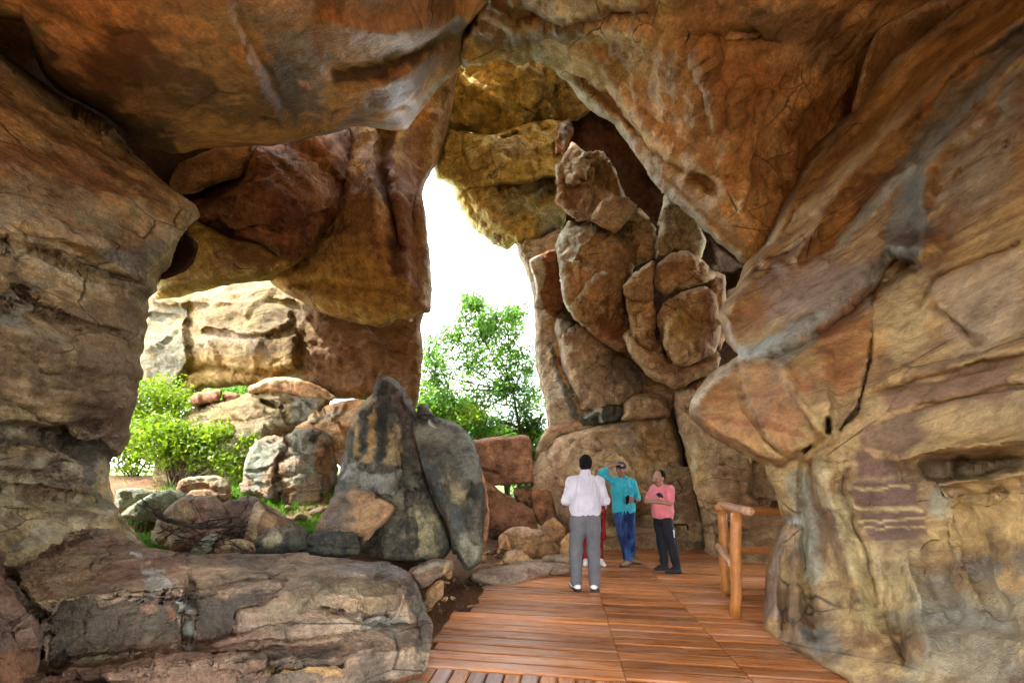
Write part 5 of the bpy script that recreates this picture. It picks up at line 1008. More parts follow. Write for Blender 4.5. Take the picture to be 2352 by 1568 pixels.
rock("back_boulder", "black and white streaked stone beside the capstone", M_blk, c11([(1095, 360), (1110, 335), (1140, 310), (1200, 288), (1260, 285), (1305, 300), (1300, 360), (1200, 385), (1110, 390)]), 8.45, 'boulder', G9, step=3, edge=12, edge_d=.2, thick=.6, seed=63, disp=[('facet', .05, 2), ('fbm', .03, 4)], paint=[('line', c11([(1120, 340), (1190, 300)]), 8, (.45, .44, .42), .8), ('line', c11([(1195, 300), (1195, 370)]), 5, (.36, .33, .28), .8)])
rock("back_ledge", "low rough brown ledge at the foot of the broad tan boulder", M_back, c11([(1190, 960), (1200, 870), (1260, 850), (1400, 848), (1560, 842), (1650, 855), (1670, 930), (1660, 985), (1500, 985), (1300, 965)]), 7.55, 'rock', G9, step=3, edge=12, edge_d=.2, thick=.6, seed=64, disp=[('facet', .06, 1.8), ('strata', .03, 3, (0, 0, 1), .3), ('fbm', .03, 5)], paint=[('area', c11([(1200, 880), (1640, 860), (1650, 970), (1200, 960)]), 30, (.22, .13, .075), .5)])
rock("back_boulder", "brown boulder in the shaded passage behind the log railing", M_back, c11([(1520, 250), (1600, 190), (1700, 150)]) + [(1780, 1000), (1850, 1100), (1860, 1300), (1760, 1320), (1640, 1315), (1618, 1280), (1612, 1210), (1592, 1110), (1565, 1000)],
     [(1545, 910, 8.0), (1600, 890, 7.6), (1780, 1000, 6.6), (1860, 1300, 6.2), (1620, 1290, 6.9), (1600, 1100, 7.3), (1700, 1150, 6.7)], 'boulder', G9, step=4, edge=24, edge_d=.4, thick=1.3, seed=65, feats=[('vee', c21([(30, 640), (110, 740), (200, 760), (400, 760)]), 10, .15), ('vee', c21([(100, 860), (160, 850), (300, 870)]), 8, .12)], disp=[('fbm', .10, .9, 3), ('fbm', .03, 4)],
     paint=[('area', c21([(0, 480), (100, 500), (130, 700), (40, 640)]), 40, (.38, .24, .10), .7), ('area', c21([(150, 560), (400, 600), (430, 1000), (200, 1000)]), 50, (.17, .085, .045), .7), ('line', c21([(60, 470), (70, 580)]), 12, (.40, .33, .24), .6)])

# ---------------- stepped ledge at the lower left
def ledge_steps(px, py):
    """three stacked steps: each a nearly level top and a steep front running obliquely to the boardwalk"""
    w = np.stack([px / 60, py / 60, 0 * px], 1)
    px = px + 7 * fbm(w, 3); py = py + 4 * fbm(w + 20, 3)
    rx, rz = (px - CX) / F, (HY - py) / F
    nr = -.41 * rx + .912
    def body(z, tilt, c, lean):
        top = (z - .24 * tilt / .12 - CH) / np.minimum(rz + tilt * rx, -.02)
        face = c / (nr - lean * rz)
        return np.maximum(top, face)
    Y = np.minimum(np.minimum(body(.60, .12, 3.36, .10), body(.27, .05, 2.93, .10)), body(.05, .03, 2.60, .12))
    Y = np.clip(Y, 1.0, 4.6)
    return 1.0 / Y
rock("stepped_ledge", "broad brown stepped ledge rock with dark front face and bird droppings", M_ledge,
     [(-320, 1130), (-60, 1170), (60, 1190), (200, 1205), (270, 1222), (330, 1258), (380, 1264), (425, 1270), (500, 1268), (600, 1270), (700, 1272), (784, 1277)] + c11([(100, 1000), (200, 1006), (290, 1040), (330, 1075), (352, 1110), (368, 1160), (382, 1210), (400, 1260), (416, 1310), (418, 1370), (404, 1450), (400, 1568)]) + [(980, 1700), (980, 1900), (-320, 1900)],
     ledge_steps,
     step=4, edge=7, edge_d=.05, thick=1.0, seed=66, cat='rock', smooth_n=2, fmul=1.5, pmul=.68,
     feats=[('area', c01([(240, 1290), (290, 1210), (400, 1170), (600, 1160), (860, 1150), (1100, 1150), (1250, 1150), (1330, 1110), (1300, 1180), (1110, 1250), (1090, 1340), (950, 1390), (830, 1380), (640, 1440), (400, 1480), (240, 1480)]), 10, -.05),
            ('vee', c01([(20, 1020), (60, 1080), (130, 1180), (170, 1300), (175, 1440)]), 10, .10), ('area', c01([(0, 850), (180, 860), (420, 890), (260, 970), (60, 1020), (0, 1010)]), 8, -.22), ('ridge', c01([(230, 880), (320, 910), (420, 890)]), 12, .08),
            ('vee', c01([(870, 1060), (880, 1100), (860, 1280), (850, 1390)]), 7, .08), ('vee', c01([(860, 985), (1000, 990), (1300, 985), (1568, 1000)]), 5, .05), ('vee', c01([(880, 1100), (1000, 1110), (1200, 1095), (1320, 1100)]), 7, .07), ('vee', c01([(400, 1050), (450, 990)]), 5, .05), ('vee', c01([(490, 950), (500, 990)]), 5, .05),
            ('area', c01([(300, 1440), (640, 1400), (900, 1390), (1100, 1345), (1400, 1290), (1700, 1250), (1760, 1400), (1500, 1480), (1200, 1490), (900, 1510), (300, 1560)]), 14, .05), ('vee', c01([(700, 1470), (950, 1440), (1200, 1410), (1568, 1370)]), 6, .04), ('vee', c01([(1100, 1540), (1250, 1500), (1420, 1470), (1568, 1480)]), 9, .08), ('vee', c01([(230, 1540), (500, 1560)]), 9, .08),
            ('area', c11([(-60, 1090), (20, 1060), (270, 1080), (260, 1180), (240, 1260), (60, 1260), (-200, 1250)]), 9, -.06), ('ridge', c11([(270, 1080), (290, 1170), (240, 1260)]), 10, .05), ('vee', c11([(60, 1270), (220, 1290), (330, 1300)]), 7, .06), ('vee', c11([(300, 1080), (340, 1200), (360, 1330), (370, 1450)]), 16, .06)],
     disp=[('fbm', .05, 1.2, 3), ('layers', .012, 4.0, (.06, 0, 1)), ('strata', .006, 7.0, (.06, 0, 1), .16), ('crack', .03, .9), ('facet', .035, 1.6), ('facet', .012, 5), ('fbm', .008, 12, 3)],
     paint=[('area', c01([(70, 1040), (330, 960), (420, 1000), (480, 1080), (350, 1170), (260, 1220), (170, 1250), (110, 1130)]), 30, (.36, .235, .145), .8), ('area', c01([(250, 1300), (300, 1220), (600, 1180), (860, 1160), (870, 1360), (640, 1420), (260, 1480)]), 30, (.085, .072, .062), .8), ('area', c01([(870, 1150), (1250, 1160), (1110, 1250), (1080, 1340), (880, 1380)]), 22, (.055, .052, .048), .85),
            ('line', c01([(650, 1040), (690, 1050)]), 7, (.55, .55, .55), .6, 2.5), ('line', c01([(690, 1075), (745, 1090), (760, 1120)]), 9, (.6, .6, .6), .65, 2.8), ('line', c01([(680, 1120), (715, 1130)]), 6, (.5, .5, .5), .6, 2.6), ('line', c01([(840, 1180), (855, 1250)]), 6, (.6, .6, .6), .6, 1.2), ('line', c01([(860, 1310), (870, 1390)]), 7, (.62, .6, .58), .6, 2.4), ('line', c01([(600, 1000), (640, 1010)]), 5, (.65, .65, .65), .7), ('line', c01([(620, 1235), (670, 1240)]), 14, (.42, .22, .16), .75), ('line', c01([(750, 1210), (770, 1270)]), 9, (.40, .19, .13), .7), ('line', c01([(1090, 1310), (1100, 1330)]), 12, (.48, .28, .2), .75),
            ('area', c11([(-40, 1110), (200, 1080), (270, 1100), (230, 1240), (40, 1250)]), 26, (.30, .22, .13), .6), ('area', c01([(1150, 1280), (1350, 1140), (1568, 1100), (1568, 1260), (1350, 1290), (1180, 1310)]), 24, (.28, .215, .135), .5), ('area', c01([(340, 1430), (520, 1400), (500, 1460), (350, 1480)]), 12, (.38, .30, .19), .7),
            ('line', c11([(0, 1040), (180, 1030), (280, 1060)]), 16, (.20, .195, .20), .7), ('line', c11([(330, 1090), (370, 1230), (390, 1400)]), 22, (.10, .09, .08), .7), ('line', c11([(120, 1290), (260, 1290), (220, 1350)]), 20, (.26, .26, .25), .6), ('line', c01([(900, 1020), (1200, 1030), (1500, 1040)]), 16, (.30, .24, .18), .6),
            ('line', c01([(300, 1568), (800, 1530), (1200, 1520)]), 30, (.26, .14, .10), .6), ('line', c01([(1100, 1530), (1400, 1500), (1568, 1520)]), 7, (.46, .25, .10), .8), ('area', c01([(0, 860), (200, 880), (300, 940), (60, 1010), (0, 1000)]), 20, (.10, .07, .05), .75)])
rock("boulder", "smooth purple brown boulder at the corner of the stepped ledge", M_purp, [(-200, 1280), (-60, 1292)] + c01([(0, 1050), (40, 1110), (100, 1180), (150, 1250), (176, 1320), (178, 1400), (150, 1500), (120, 1600)]) + [(40, 1760), (-200, 1800)],
     [(0, 1310, 2.2), (88, 1450, 2.05), (60, 1568, 1.8), (-200, 1280, 1.8), (-200, 1600, 1.4), (0, 1500, 1.75), (40, 1760, 1.6)], 'boulder', step=4, edge=30, edge_d=.15, thick=.5, seed=67, feats=[('vee', c01([(0, 1360), (80, 1330), (170, 1350)]), 6, .03)], disp=[('facet', .03, 2), ('fbm', .03, 2), ('fbm', .008, 9)], paint=[('area', c01([(0, 1400), (170, 1390), (140, 1560), (0, 1568)]), 20, (.28, .125, .07), .7)])
rock("rock_wedge", "dark wedge block lying against the end of the stepped ledge", M_ledge, c11([(300, 1065), (330, 1035), (400, 1005), (470, 995), (510, 1010), (512, 1045), (470, 1075), (420, 1110), (372, 1135), (345, 1110)]), [(940, 1310, 4.3), (1030, 1290, 4.7), (1020, 1320, 4.5), (970, 1350, 4.2)], 'rock', step=3, edge=10, edge_d=.12, thick=.5, seed=68, feats=[('vee', c11([(470, 1010), (460, 1070)]), 5, .06), ('ridge', c11([(330, 1060), (400, 1050), (470, 1030)]), 8, .06)], disp=[('facet', .04, 2.5), ('fbm', .015, 6)], paint=[('line', c11([(350, 1050), (420, 1030), (490, 1010)]), 10, (.30, .26, .20), .7), ('line', c11([(480, 1010), (475, 1060)]), 6, (.44, .28, .15), .8)])
rock("stone", "small orange stone half buried in the soil by the ledge", M_org, c11([(370, 1240), (385, 1160), (420, 1110), (460, 1090), (472, 1110), (468, 1165), (430, 1200), (400, 1260)]), 4.35, 'stone', step=3, thick=.3, seed=69, disp=[('fbm', .03, 3)])
rock("stone", "reddish lump of stone in the soil near the leaning slab tip", M_org, c11([(470, 1060), (490, 1030), (510, 1045), (508, 1080), (485, 1090)]), 4.7, 'stone', step=2.5, thick=.15, seed=70, disp=[('fbm', .02, 4)])
# ------------------------------------------------------------------ boardwalk: every plank its own piece
TH = math.radians(8.0)
UX, UY = math.sin(TH), math.cos(TH)      # along the walk
VX, VY = math.cos(TH), -math.sin(TH)     # across the walk
rnd = random.Random(11)

deck = obj("boardwalk", None, kind="structure", label="worn reddish brown plank boardwalk through the cave")

def plank(u0, u1, v0, v1, z, along_v, mat, skew=0.0):
    """a board with slightly rounded top edges; its own x runs along its length"""
    if along_v: L, Wd = v1 - v0, u1 - u0
    else: L, Wd = u1 - u0, v1 - v0
    if L < 0.08: return
    t, b = 0.035, 0.011
    n = 4
    vs_, fs = [], []
    prof = [(-Wd / 2, -t), (-Wd / 2, -b), (-Wd / 2 + b, 0), (Wd / 2 - b, 0), (Wd / 2, -b), (Wd / 2, -t)]
    for i in range(n + 1):
        x = -L / 2 + L * i / n
        sag = rnd.uniform(-.002, .002); sl = rnd.uniform(-.0015, .0015)
        for (y, zz) in prof:
            vs_.append((x, y + sl, zz + sag))
    k = len(prof)
    for i in range(n):
        for j in range(k):
            a = i * k + j; bb = i * k + (j + 1) % k
            fs.append((a, bb, bb + k, a + k))
    fs.append(tuple(range(k))[::-1]); fs.append(tuple(n * k + j for j in range(k)))
    me = make_mesh("plank", vs_, fs, mat, smooth=False)
    uc, vc = (u0 + u1) / 2, (v0 + v1) / 2
    o = obj("plank", me, deck, (uc * UX + vc * VX, uc * UY + vc * VY, z))
    o.rotation_euler = (rnd.uniform(-.004, .004), 0, (-TH if along_v else math.pi / 2 - TH) + skew + rnd.uniform(-.003, .003))

def left_edge(u):
    if u < 3.93: return -1.13 - 0.06 * (u - 3.0)
    if u < 5.0: return -1.02
    if u < 5.45: return -1.02 + (u - 5.0) / 0.45 * 0.45
    if u < 6.05: return -0.57 + (u - 5.45) / 0.6 * 0.66
    return min(0.09 + (u - 6.05) / 2.2 * 0.75, 0.85)

pitch = 0.148
u = 2.76
SEAM1, SEAM2, VEND = 0.435, 1.33, 2.45
while u < 8.4:
    g = rnd.choice([.007, .009, .012, .016])
    ul, ur = u, u + pitch - g
    le = left_edge(u + pitch / 2) + rnd.uniform(-.035, .035)
    z0 = rnd.uniform(-.004, .003)
    if le < SEAM1 - .1:
        plank(ul, ur, le, SEAM1 - .003, z0, True, M_wood)
    s1 = max(le, SEAM1 + .003)
    plank(ul + .03, ur + .03, s1, SEAM2 - .005, rnd.uniform(-.004, .003), True, M_wood)
    plank(ul + .055, ur + .055, SEAM2 + .005, VEND if u < 4.0 else 3.4, rnd.uniform(-.004, .003), True, M_wood)
    u += pitch
v = -1.22
k = 0
while v < 2.4:
    pale = k in (4, 7) or (k < 9 and rnd.random() < .5)
    plank(1.2, 2.74, v + .003, v + .125, rnd.uniform(-.004, .003), False, M_wood_pale if pale else M_wood)
    v += .130; k += 1
# bearers under the boards
for vv_ in (-0.95, 0.2, 0.9, 1.9):
    me = make_mesh("bearer", [(x, y, z) for x in (-.04, .04) for y in (1.2, 3.85) for z in (-.12, -.04)], [(0, 1, 3, 2), (4, 6, 7, 5), (0, 4, 5, 1), (2, 3, 7, 6), (0, 2, 6, 4), (1, 5, 7, 3)], M_wood, smooth=False)
    o = obj("bearer", me, deck, (vv_ * VX, vv_ * VY, 0)); o.rotation_euler = (0, 0, -TH)

# ------------------------------------------------------------------ tubes
def tube(pts, radii, seg=10, cap=True):
    pts = [Vector(p) for p in pts]
    V, Fc = [], []
    up = Vector((0.3, 0.2, 1)).normalized()
    for i, p in enumerate(pts):
        t = (pts[min(i + 1, len(pts) - 1)] - pts[max(i - 1, 0)]).normalized()
        a = t.cross(up)
        if a.length < 1e-3: a = t.cross(Vector((1, 0, 0)))
        a.normalize(); b = t.cross(a)
        for k in range(seg):
            an = 2 * math.pi * k / seg
            V.append(tuple(p + (a * math.cos(an) + b * math.sin(an)) * radii[i]))
    for i in range(len(pts) - 1):
        for k in range(seg):
            Fc.append((i * seg + k, i * seg + (k + 1) % seg, (i + 1) * seg + (k + 1) % seg, (i + 1) * seg + k))
    if cap:
        Fc.append(tuple(range(seg))[::-1]); Fc.append(tuple((len(pts) - 1) * seg + k for k in range(seg)))
    return V, Fc

def log_mat(name, a, b):
    s = NT(name)
    tc = s.n.new("ShaderNodeTexCoord")
    n = s.noise(s.vec(tc.outputs["Object"], scale=(14, 14, 1.5)), 2.0, 6, 0.65)
    col = s.ramp(n, [(0.3, a), (0.7, b)])
    n2 = s.noise(s.pos, 18, 5, 0.7)
    col = s.mix(0.5, col, s.ramp(n2, [(0.35, 0.55), (0.65, 1.2)]), 'MULTIPLY')
    return s.done(col, 0.4, s.bump(n, 0.4, 0.01), 0.45)
M_bark0 = plain("black_paint", (0.02, 0.018, 0.017), 0.6, 0.3, 0.2, 20, 0.1)
M_log = log_mat("railing_log", (0.30, 0.105, 0.02), (0.46, 0.19, 0.045))
M_logtop = log_mat("railing_log_worn", (0.33, 0.15, 0.07), (0.52, 0.33, 0.20))

def log_piece(name, parent, base, a, b, r, mat, wob=.006):
    n = 9
    A, B = Vector(a), Vector(b)
    pts = [A.lerp(B, i / (n - 1)) + Vector((rnd.uniform(-wob, wob), rnd.uniform(-wob, wob), rnd.uniform(-wob, wob) * .5)) for i in range(n)]
    pts[0], pts[-1] = A, B
    V, Fc = tube([p - Vector(base) for p in pts], [r * (0.93 if i in (0, n - 1) else 1) * rnd.uniform(.97, 1.03) for i in range(n)], 16)
    return obj(name, make_mesh(name, V, Fc, mat), parent)

p1 = pt(1690, 1413, 3.90); p2 = pt(1667, 1365, 4.62)
rail_base = (p1[0], p1[1], 0.0)
railing = obj("log_railing", None, loc=rail_base, label="orange varnished log railing with two posts beside the right wall", cat="railing")
r_p = .052
log_piece("post", railing, rail_base, (p1[0], p1[1], -.03), (p1[0], p1[1], 1.085), r_p, M_log)
log_piece("post", railing, rail_base, (p2[0], p2[1], -.03), (p2[0] - .04, p2[1], 1.06), r_p, M_log)
ta, tb = Vector(pt(1722, 1174, 3.72)), Vector(pt(1655, 1159, 4.80))
log_piece("rail", railing, rail_base, ta, tb, .047, M_logtop)
ma, mb = Vector((p1[0] - .02, p1[1] + .02, .52)), Vector((p2[0] - .06, p2[1] + .05, .60))
log_piece("rail", railing, rail_base, ma, mb, .04, M_logtop)
log_piece("rail", railing, rail_base, (p2[0] - .12, p2[1] + .02, 1.07), (p2[0] + 1.3, p2[1] - .1, 1.0), .045, M_log)
log_piece("rail", railing, rail_base, (p2[0] + .02, p2[1] + .02, .56), (p2[0] + 1.3, p2[1] - .1, .53), .04, M_log)

# small wooden trestle on the soil and a black pipe at the ledge behind the men
def strip(name, parent, a, b, w, t, mat):
    A, B = Vector(a), Vector(b)
    d = (B - A).normalized(); sx = d.cross(Vector((0, 1, 0))).normalized() * w / 2; sy = Vector((0, t / 2, 0))
    V = [tuple(q + i * sx + j * sy) for q in (A, B) for i in (-1, 1) for j in (-1, 1)]
    obj(name, make_mesh(name, V, [(0, 1, 3, 2), (4, 6, 7, 5), (0, 4, 5, 1), (2, 3, 7, 6), (0, 2, 6, 4), (1, 5, 7, 3)], mat, smooth=False), parent)
tb_ = pt(1160, 1262, 6.45)
tre = obj("wooden_trestle", None, loc=tb_, label="small broken wooden trestle on the soil beside the orange boulder", cat="trestle")
strip("leg", tre, (-.12, 0, -.05), (.01, 0, .25), .05, .04, M_log)
strip("leg", tre, (.10, .02, -.05), (.015, .02, .24), .045, .04, M_log)
strip("crossbar", tre, (-.10, -.03, .02), (.10, -.03, -.02), .02, .02, M_bark0)
pp = [pt(1538, 1204, 7.2), pt(1576, 1204, 7.2), pt(1579, 1206, 7.2), pt(1580, 1216, 7.2)]
V_, F_ = tube([Vector(q) - Vector(pp[0]) for q in pp], [.018] * 4, 8)
obj("pipe", make_mesh("pipe", V_, F_, M_bark0), None, pp[0], "short black pipe along the low ledge behind the pink shirted man", "pipe")

# ------------------------------------------------------------------ leaves, trees, bushes
def leaf_mesh(name, C, size, mat, seed, up=0.35):
    """many leaf-shaped folded blades; C = centres, each with its own tilt and size"""
    rs = np.random.RandomState(seed)
    n = len(C)
    ax = rs.normal(size=(n, 3)); ax[:, 2] -= 0.25
    ax /= np.linalg.norm(ax, axis=1)[:, None]
    nr = rs.normal(size=(n, 3)); nr[:, 2] += up * 3
    sd = np.cross(ax, nr); sd /= np.linalg.norm(sd, axis=1)[:, None] + 1e-9
    nn = np.cross(sd, ax)
    L = size * rs.uniform(.6, 1.35, n)[:, None]; Wd = L * rs.uniform(.42, .62, n)[:, None]
    a = C; b = C + ax * L * .45 + sd * Wd * .5 + nn * L * .07; c = C + ax * L; d = C + ax * L * .45 - sd * Wd * .5 + nn * L * .07
    V = np.stack([a, b, c, d], 1).reshape(-1, 3)
    i = np.arange(n)[:, None] * 4
    Fc = np.concatenate([i + [0, 1, 2], i + [0, 2, 3]], 0)
    t = np.repeat(rs.uniform(0, 1, n), 4)
    T = np.stack([t, t, t, np.ones_like(t)], 1)
    return make_mesh(name, V, Fc, mat, T, smooth=False)

M_leaf = leaf_mat("leaf_green", (0.06, 0.15, 0.04), (0.15, 0.29, 0.07), 0.55)
M_leafy = leaf_mat("leaf_yellow_green", (0.10, 0.20, 0.018), (0.24, 0.34, 0.03), 0.45)
M_leafd = leaf_mat("leaf_deep_green", (0.02, 0.055, 0.012), (0.055, 0.12, 0.022), 0.35)
M_grass = leaf_mat("grass_green", (0.05, 0.16, 0.012), (0.13, 0.30, 0.02), 0.35)
M_bark = plain("bark", (0.12, 0.085, 0.06), 0.9, 0.15, 0.5, 12, 0.6)
M_dead = plain("dead_wood", (0.04, 0.028, 0.02), 0.85, 0.2, 0.5, 20, 0.5)

def grow(rs, p, d, r, L, depth, out, tips, spread=.55):
    n = 5; pts = [p]; rad = [r]
    for i in range(n):
        d = (d + Vector((rs.normal(0, .13), rs.normal(0, .13), rs.normal(0.03, .10)))).normalized()
        p = p + d * (L / n)
        pts.append(p); rad.append(r * (1 - .5 * (i + 1) / n))
        if depth <= 2: tips.append((p, L * .32))
    out.append((pts, rad))
    if depth == 0: return
    for k in range(rs.randint(2, 5)):
        j = rs.randint(2, n + 1)
        q = pts[j]
        a = Vector((rs.normal(), rs.normal(), rs.normal() * .7 + .25)).normalized()
        nd = (d * (1 - spread) + a * spread).normalized()
        grow(rs, q, nd, rad[j] * .7, L * rs.uniform(.58, .8), depth - 1, out, tips, spread)

def tree(name, label, base, H, seed, mat, nleaf, leaf, lean=(0, 0), depth=4, r0=.13, group=None, stems=1, dens=1.0, cat='tree'):
    rs = np.random.RandomState(seed)
    out, tips = [], []
    for s_ in range(stems):
        d = Vector((lean[0] + rs.normal(0, .12) * (stems > 1), lean[1] + rs.normal(0, .12) * (stems > 1), 1)).normalized()
        grow(rs, Vector((rs.normal(0, .1) * (stems > 1), rs.normal(0, .1) * (stems > 1), -.1)), d, r0, H * .42, depth, out, tips)
    V, Fc = [], []
    for pts, rad in out:
        if rad[0] < .006: continue
        v, f = tube(pts, rad, 7, False)
        o = len(V); V += v; Fc += [tuple(i + o for i in q) for q in f]
    root = obj(name, None, loc=base, label=label, cat=cat, group=group)
    obj("trunk", make_mesh("trunk", V, Fc, M_bark), root)
    T = np.array([t[0][:] for t in tips]); R = np.array([t[1] for t in tips])
    pick = rs.randint(0, len(T), nleaf)
    C = T[pick] + rs.normal(size=(nleaf, 3)) * (R[pick] * .42 * dens)[:, None]
    obj("crown", leaf_mesh("crown", C, leaf, mat, seed + 1), root)
    return root

def gz(x, y): return float(ground_h(np.array([x]), np.array([y]))[0])

def bush(name, label, base, clumps, n, leaf, mat, seed, group):
    """a mound of leaf clumps on short stems; clumps = (dx, dy, dz, rx, ry, rz)"""
    rs = np.random.RandomState(seed)
    root = obj(name, None, loc=base, label=label, cat='bush', group=group)
    V, Fc = [], []
    C = []
    vol = np.array([c[3] * c[4] * c[5] for c in clumps]); vol = vol / vol.sum()
    for c, w in zip(clumps, vol):
        for k in range(4):
            e = Vector(c[:3]) + Vector(rs.normal(0, .35, 3)) * c[3]
            v, f = tube([(rs.normal(0, .08), rs.normal(0, .08), -.15), tuple(e * .5 + Vector(rs.normal(0, .08, 3))), tuple(e)], [.016, .011, .004], 6, False)
            o_ = len(V); V += v; Fc += [tuple(i + o_ for i in q) for q in f]
        m = int(n * w)
        d = rs.normal(size=(m, 3)); d /= np.linalg.norm(d, axis=1)[:, None]
        rr = rs.uniform(0, 1, m) ** .45
        bump_ = 1 + .45 * fbm(d * 2.2 + rs.uniform(0, 30), 3)
        C.append(np.array(c[:3]) + d * (rr * bump_)[:, None] * np.array(c[3:]))
    obj("stem", make_mesh("stem", V, Fc, M_bark), root)
    obj("crown", leaf_mesh("crown", np.vstack(C), leaf, mat, seed + 1, .6), root)

G10 = "trees beyond the tall opening"
def crown_tree(name, label, base, clumps, n, leaf, mat, seed, group):
    """trunk with limbs that fork to traced leaf clumps; sky shows between the clumps"""
    rs = np.random.RandomState(seed)
    root = obj(name, None, loc=base, label=label, cat='tree', group=group)
    V, Fc, C = [], [], []
    B = Vector(base)
    def add(pts, rad):
        v, f = tube(pts, rad, 7, False); o_ = len(V); V.extend(v); Fc.extend([tuple(i + o_ for i in q) for q in f])
    hub = Vector((.15, 0, 1.2))
    add([(0, 0, -.2), (.05, 0, .5), tuple(hub)], [.14, .12, .10])
    stems = [hub + Vector((rs.normal(0, .35), rs.normal(0, .4), 2.0 + .5 * k)) for k in range(4)]
    for s_ in stems: add([tuple(hub), tuple(hub.lerp(s_, .5) + Vector(rs.normal(0, .08, 3))), tuple(s_)], [.085, .065, .05])
    for (x, y, z, rx, ry, rz) in clumps:
        c = Vector((x, y, z)) - B
        s_ = min(stems, key=lambda q: (q - c).length + (2 if q.z > c.z else 0))
        m = s_.lerp(c, .55) + Vector((rs.normal(0, .12), rs.normal(0, .12), rs.normal(0, .12)))
        add([tuple(s_), tuple(m), tuple(c)], [.04, .026, .012])
        for k in range(7):
            e = c + Vector((rs.normal(0, .55) * rx, rs.normal(0, .55) * ry, rs.normal(0, .55) * rz))
            add([tuple(m.lerp(c, rs.uniform(.3, 1))), tuple(c.lerp(e, .5) + Vector(rs.normal(0, .05, 3))), tuple(e)], [.012, .008, .003])
        k = int(n / len(clumps))
        sub = rs.normal(size=(14, 3)) * .5 * np.array([rx, ry, rz])
        pick = rs.randint(0, 14, k)
        C.append(np.array(c) + sub[pick] + rs.normal(size=(k, 3)) * .21 * np.array([rx, ry, rz]) * 1.25)
    obj("trunk", make_mesh("trunk", V, Fc, M_bark), root)
    obj("crown", leaf_mesh("crown", np.vstack(C), leaf, mat, seed + 1), root)

def px_clumps(l, Y, rs=np.random.RandomState(9)):
    return [(*[(px_ - CX) / F * Y], Y + rs.uniform(-.7, .7), CH + (HY - py_) / F * Y, r_ / F * Y, r_ / F * Y, .8 * r_ / F * Y) for px_, py_, r_ in l]
TC = px_clumps([(1085, 715, 36), (1125, 735, 40), (1175, 725, 34), (1060, 765, 42), (1110, 790, 50), (1170, 790, 48), (1020, 815, 42), (1075, 840, 50), (1140, 850, 52), (1200, 840, 46), (990, 860, 40), (1030, 890, 46), (1100, 905, 50), (1165, 915, 50), (1215, 905, 44), (1000, 930, 40), (1060, 955, 46), (1130, 970, 48), (1195, 975, 46), (1010, 990, 40), (1090, 1010, 46), (1230, 985, 36)], 15.5)
crown_tree("tree", "tall airy green tree with forked trunk filling the gap beside the striped column", (0.2, 15.5, gz(.2, 15.5)), TC, 23000, .15, M_leaf, 5, G10)
tree("tree", "spreading green tree behind the leaning grey black slab", (-2.3, 16.5, gz(-2.3, 16.5)), 4.2, 8, M_leafy, 12000, .15, (.03, 0), 4, .08, G10, stems=5, dens=1.7)
tree("tree", "yellow green tree at the edge of the rock curtain", (-4.3, 19, gz(-4.3, 19)), 5.6, 12, M_leafy, 16000, .17, (0, 0), 4, .09, G10, stems=4, dens=1.7)
tree("tree", "dense low green tree behind the square red block", (-0.2, 20, gz(-.2, 20)), 4.6, 15, M_leafy, 20000, .17, (0, 0), 4, .09, G10, stems=5, dens=1.8)
tree("tree", "dark green tree between column foot and red block", (1.7, 17, gz(1.7, 17)), 3.8, 21, M_leaf, 12000, .15, (0, 0), 4, .07, G10, stems=4, dens=1.7)
G11 = "shrubs beyond the left opening"
bush("shrub", "bright yellow green leafy bush against the pale slope", (-7.95, 8.9, gz(-7.95, 8.9)), [(-.3, 0, .9, .75, .6, .6), (.6, .1, .7, .6, .5, .5), (.2, .3, 1.15, .6, .5, .35), (-1.0, .2, 1.1, .6, .5, .5), (1.25, 0, .5, .5, .4, .35), (1.7, .1, .95, .4, .3, .3), (.9, .2, 1.2, .4, .4, .35), (-.5, .2, 1.4, .45, .4, .3), (2.1, .1, .5, .35, .3, .3), (1.5, -.1, .25, .4, .3, .25), (2.5, .1, .8, .25, .2, .2)], 9000, .105, M_leafy, 31, G11)
bush("shrub", "tall green bush beside the edge of the left wall", (-10.0, 9.9, gz(-10.0, 9.9)), [(0, 0, 1.0, 1.0, .9, 1.0), (.5, .2, 1.9, .9, .8, .8), (-.7, 0, 1.6, .9, .8, .9)], 12000, .11, M_leafy, 33, G11)
bush("shrub", "small leafy plant growing from the pale slope", (-5.25, 8.7, 1.55), [(0, 0, .35, .45, .3, .35), (-.5, .05, .15, .35, .25, .25), (.35, 0, .05, .25, .2, .2)], 2200, .075, M_leafy, 37, G11)
bush("shrub", "deep green bush under the hanging layered wall", (-9.0, 12.6, gz(-9, 12.6)), [(0, 0, 1.2, 1.4, 1, 1.2), (1.4, 0, 1.0, 1.2, 1, 1.1), (-1.3, 0, 1.3, 1.2, 1, 1.2)], 10000, .13, M_leaf, 39, G11)
bush("shrub", "tiny green sprig on the striped column", pt(1311, 899, 8.85), [(0, -.05, .05, .09, .07, .09)], 90, .05, M_leafy, 41, None)
for i_, (x_, y_, h_, lb) in enumerate([(-13, 19, 6.5, "green tree far behind the layered wall"), (-16.5, 22, 7.5, "pale green far tree behind the tall bush")]):
    tree("tree", lb, (x_, y_, gz(x_, y_)), h_, 51 + i_, M_leafy if i_ == 1 else M_leaf, 9000, .22, (0, 0), 4, .12, "far trees", stems=3, dens=1.7)

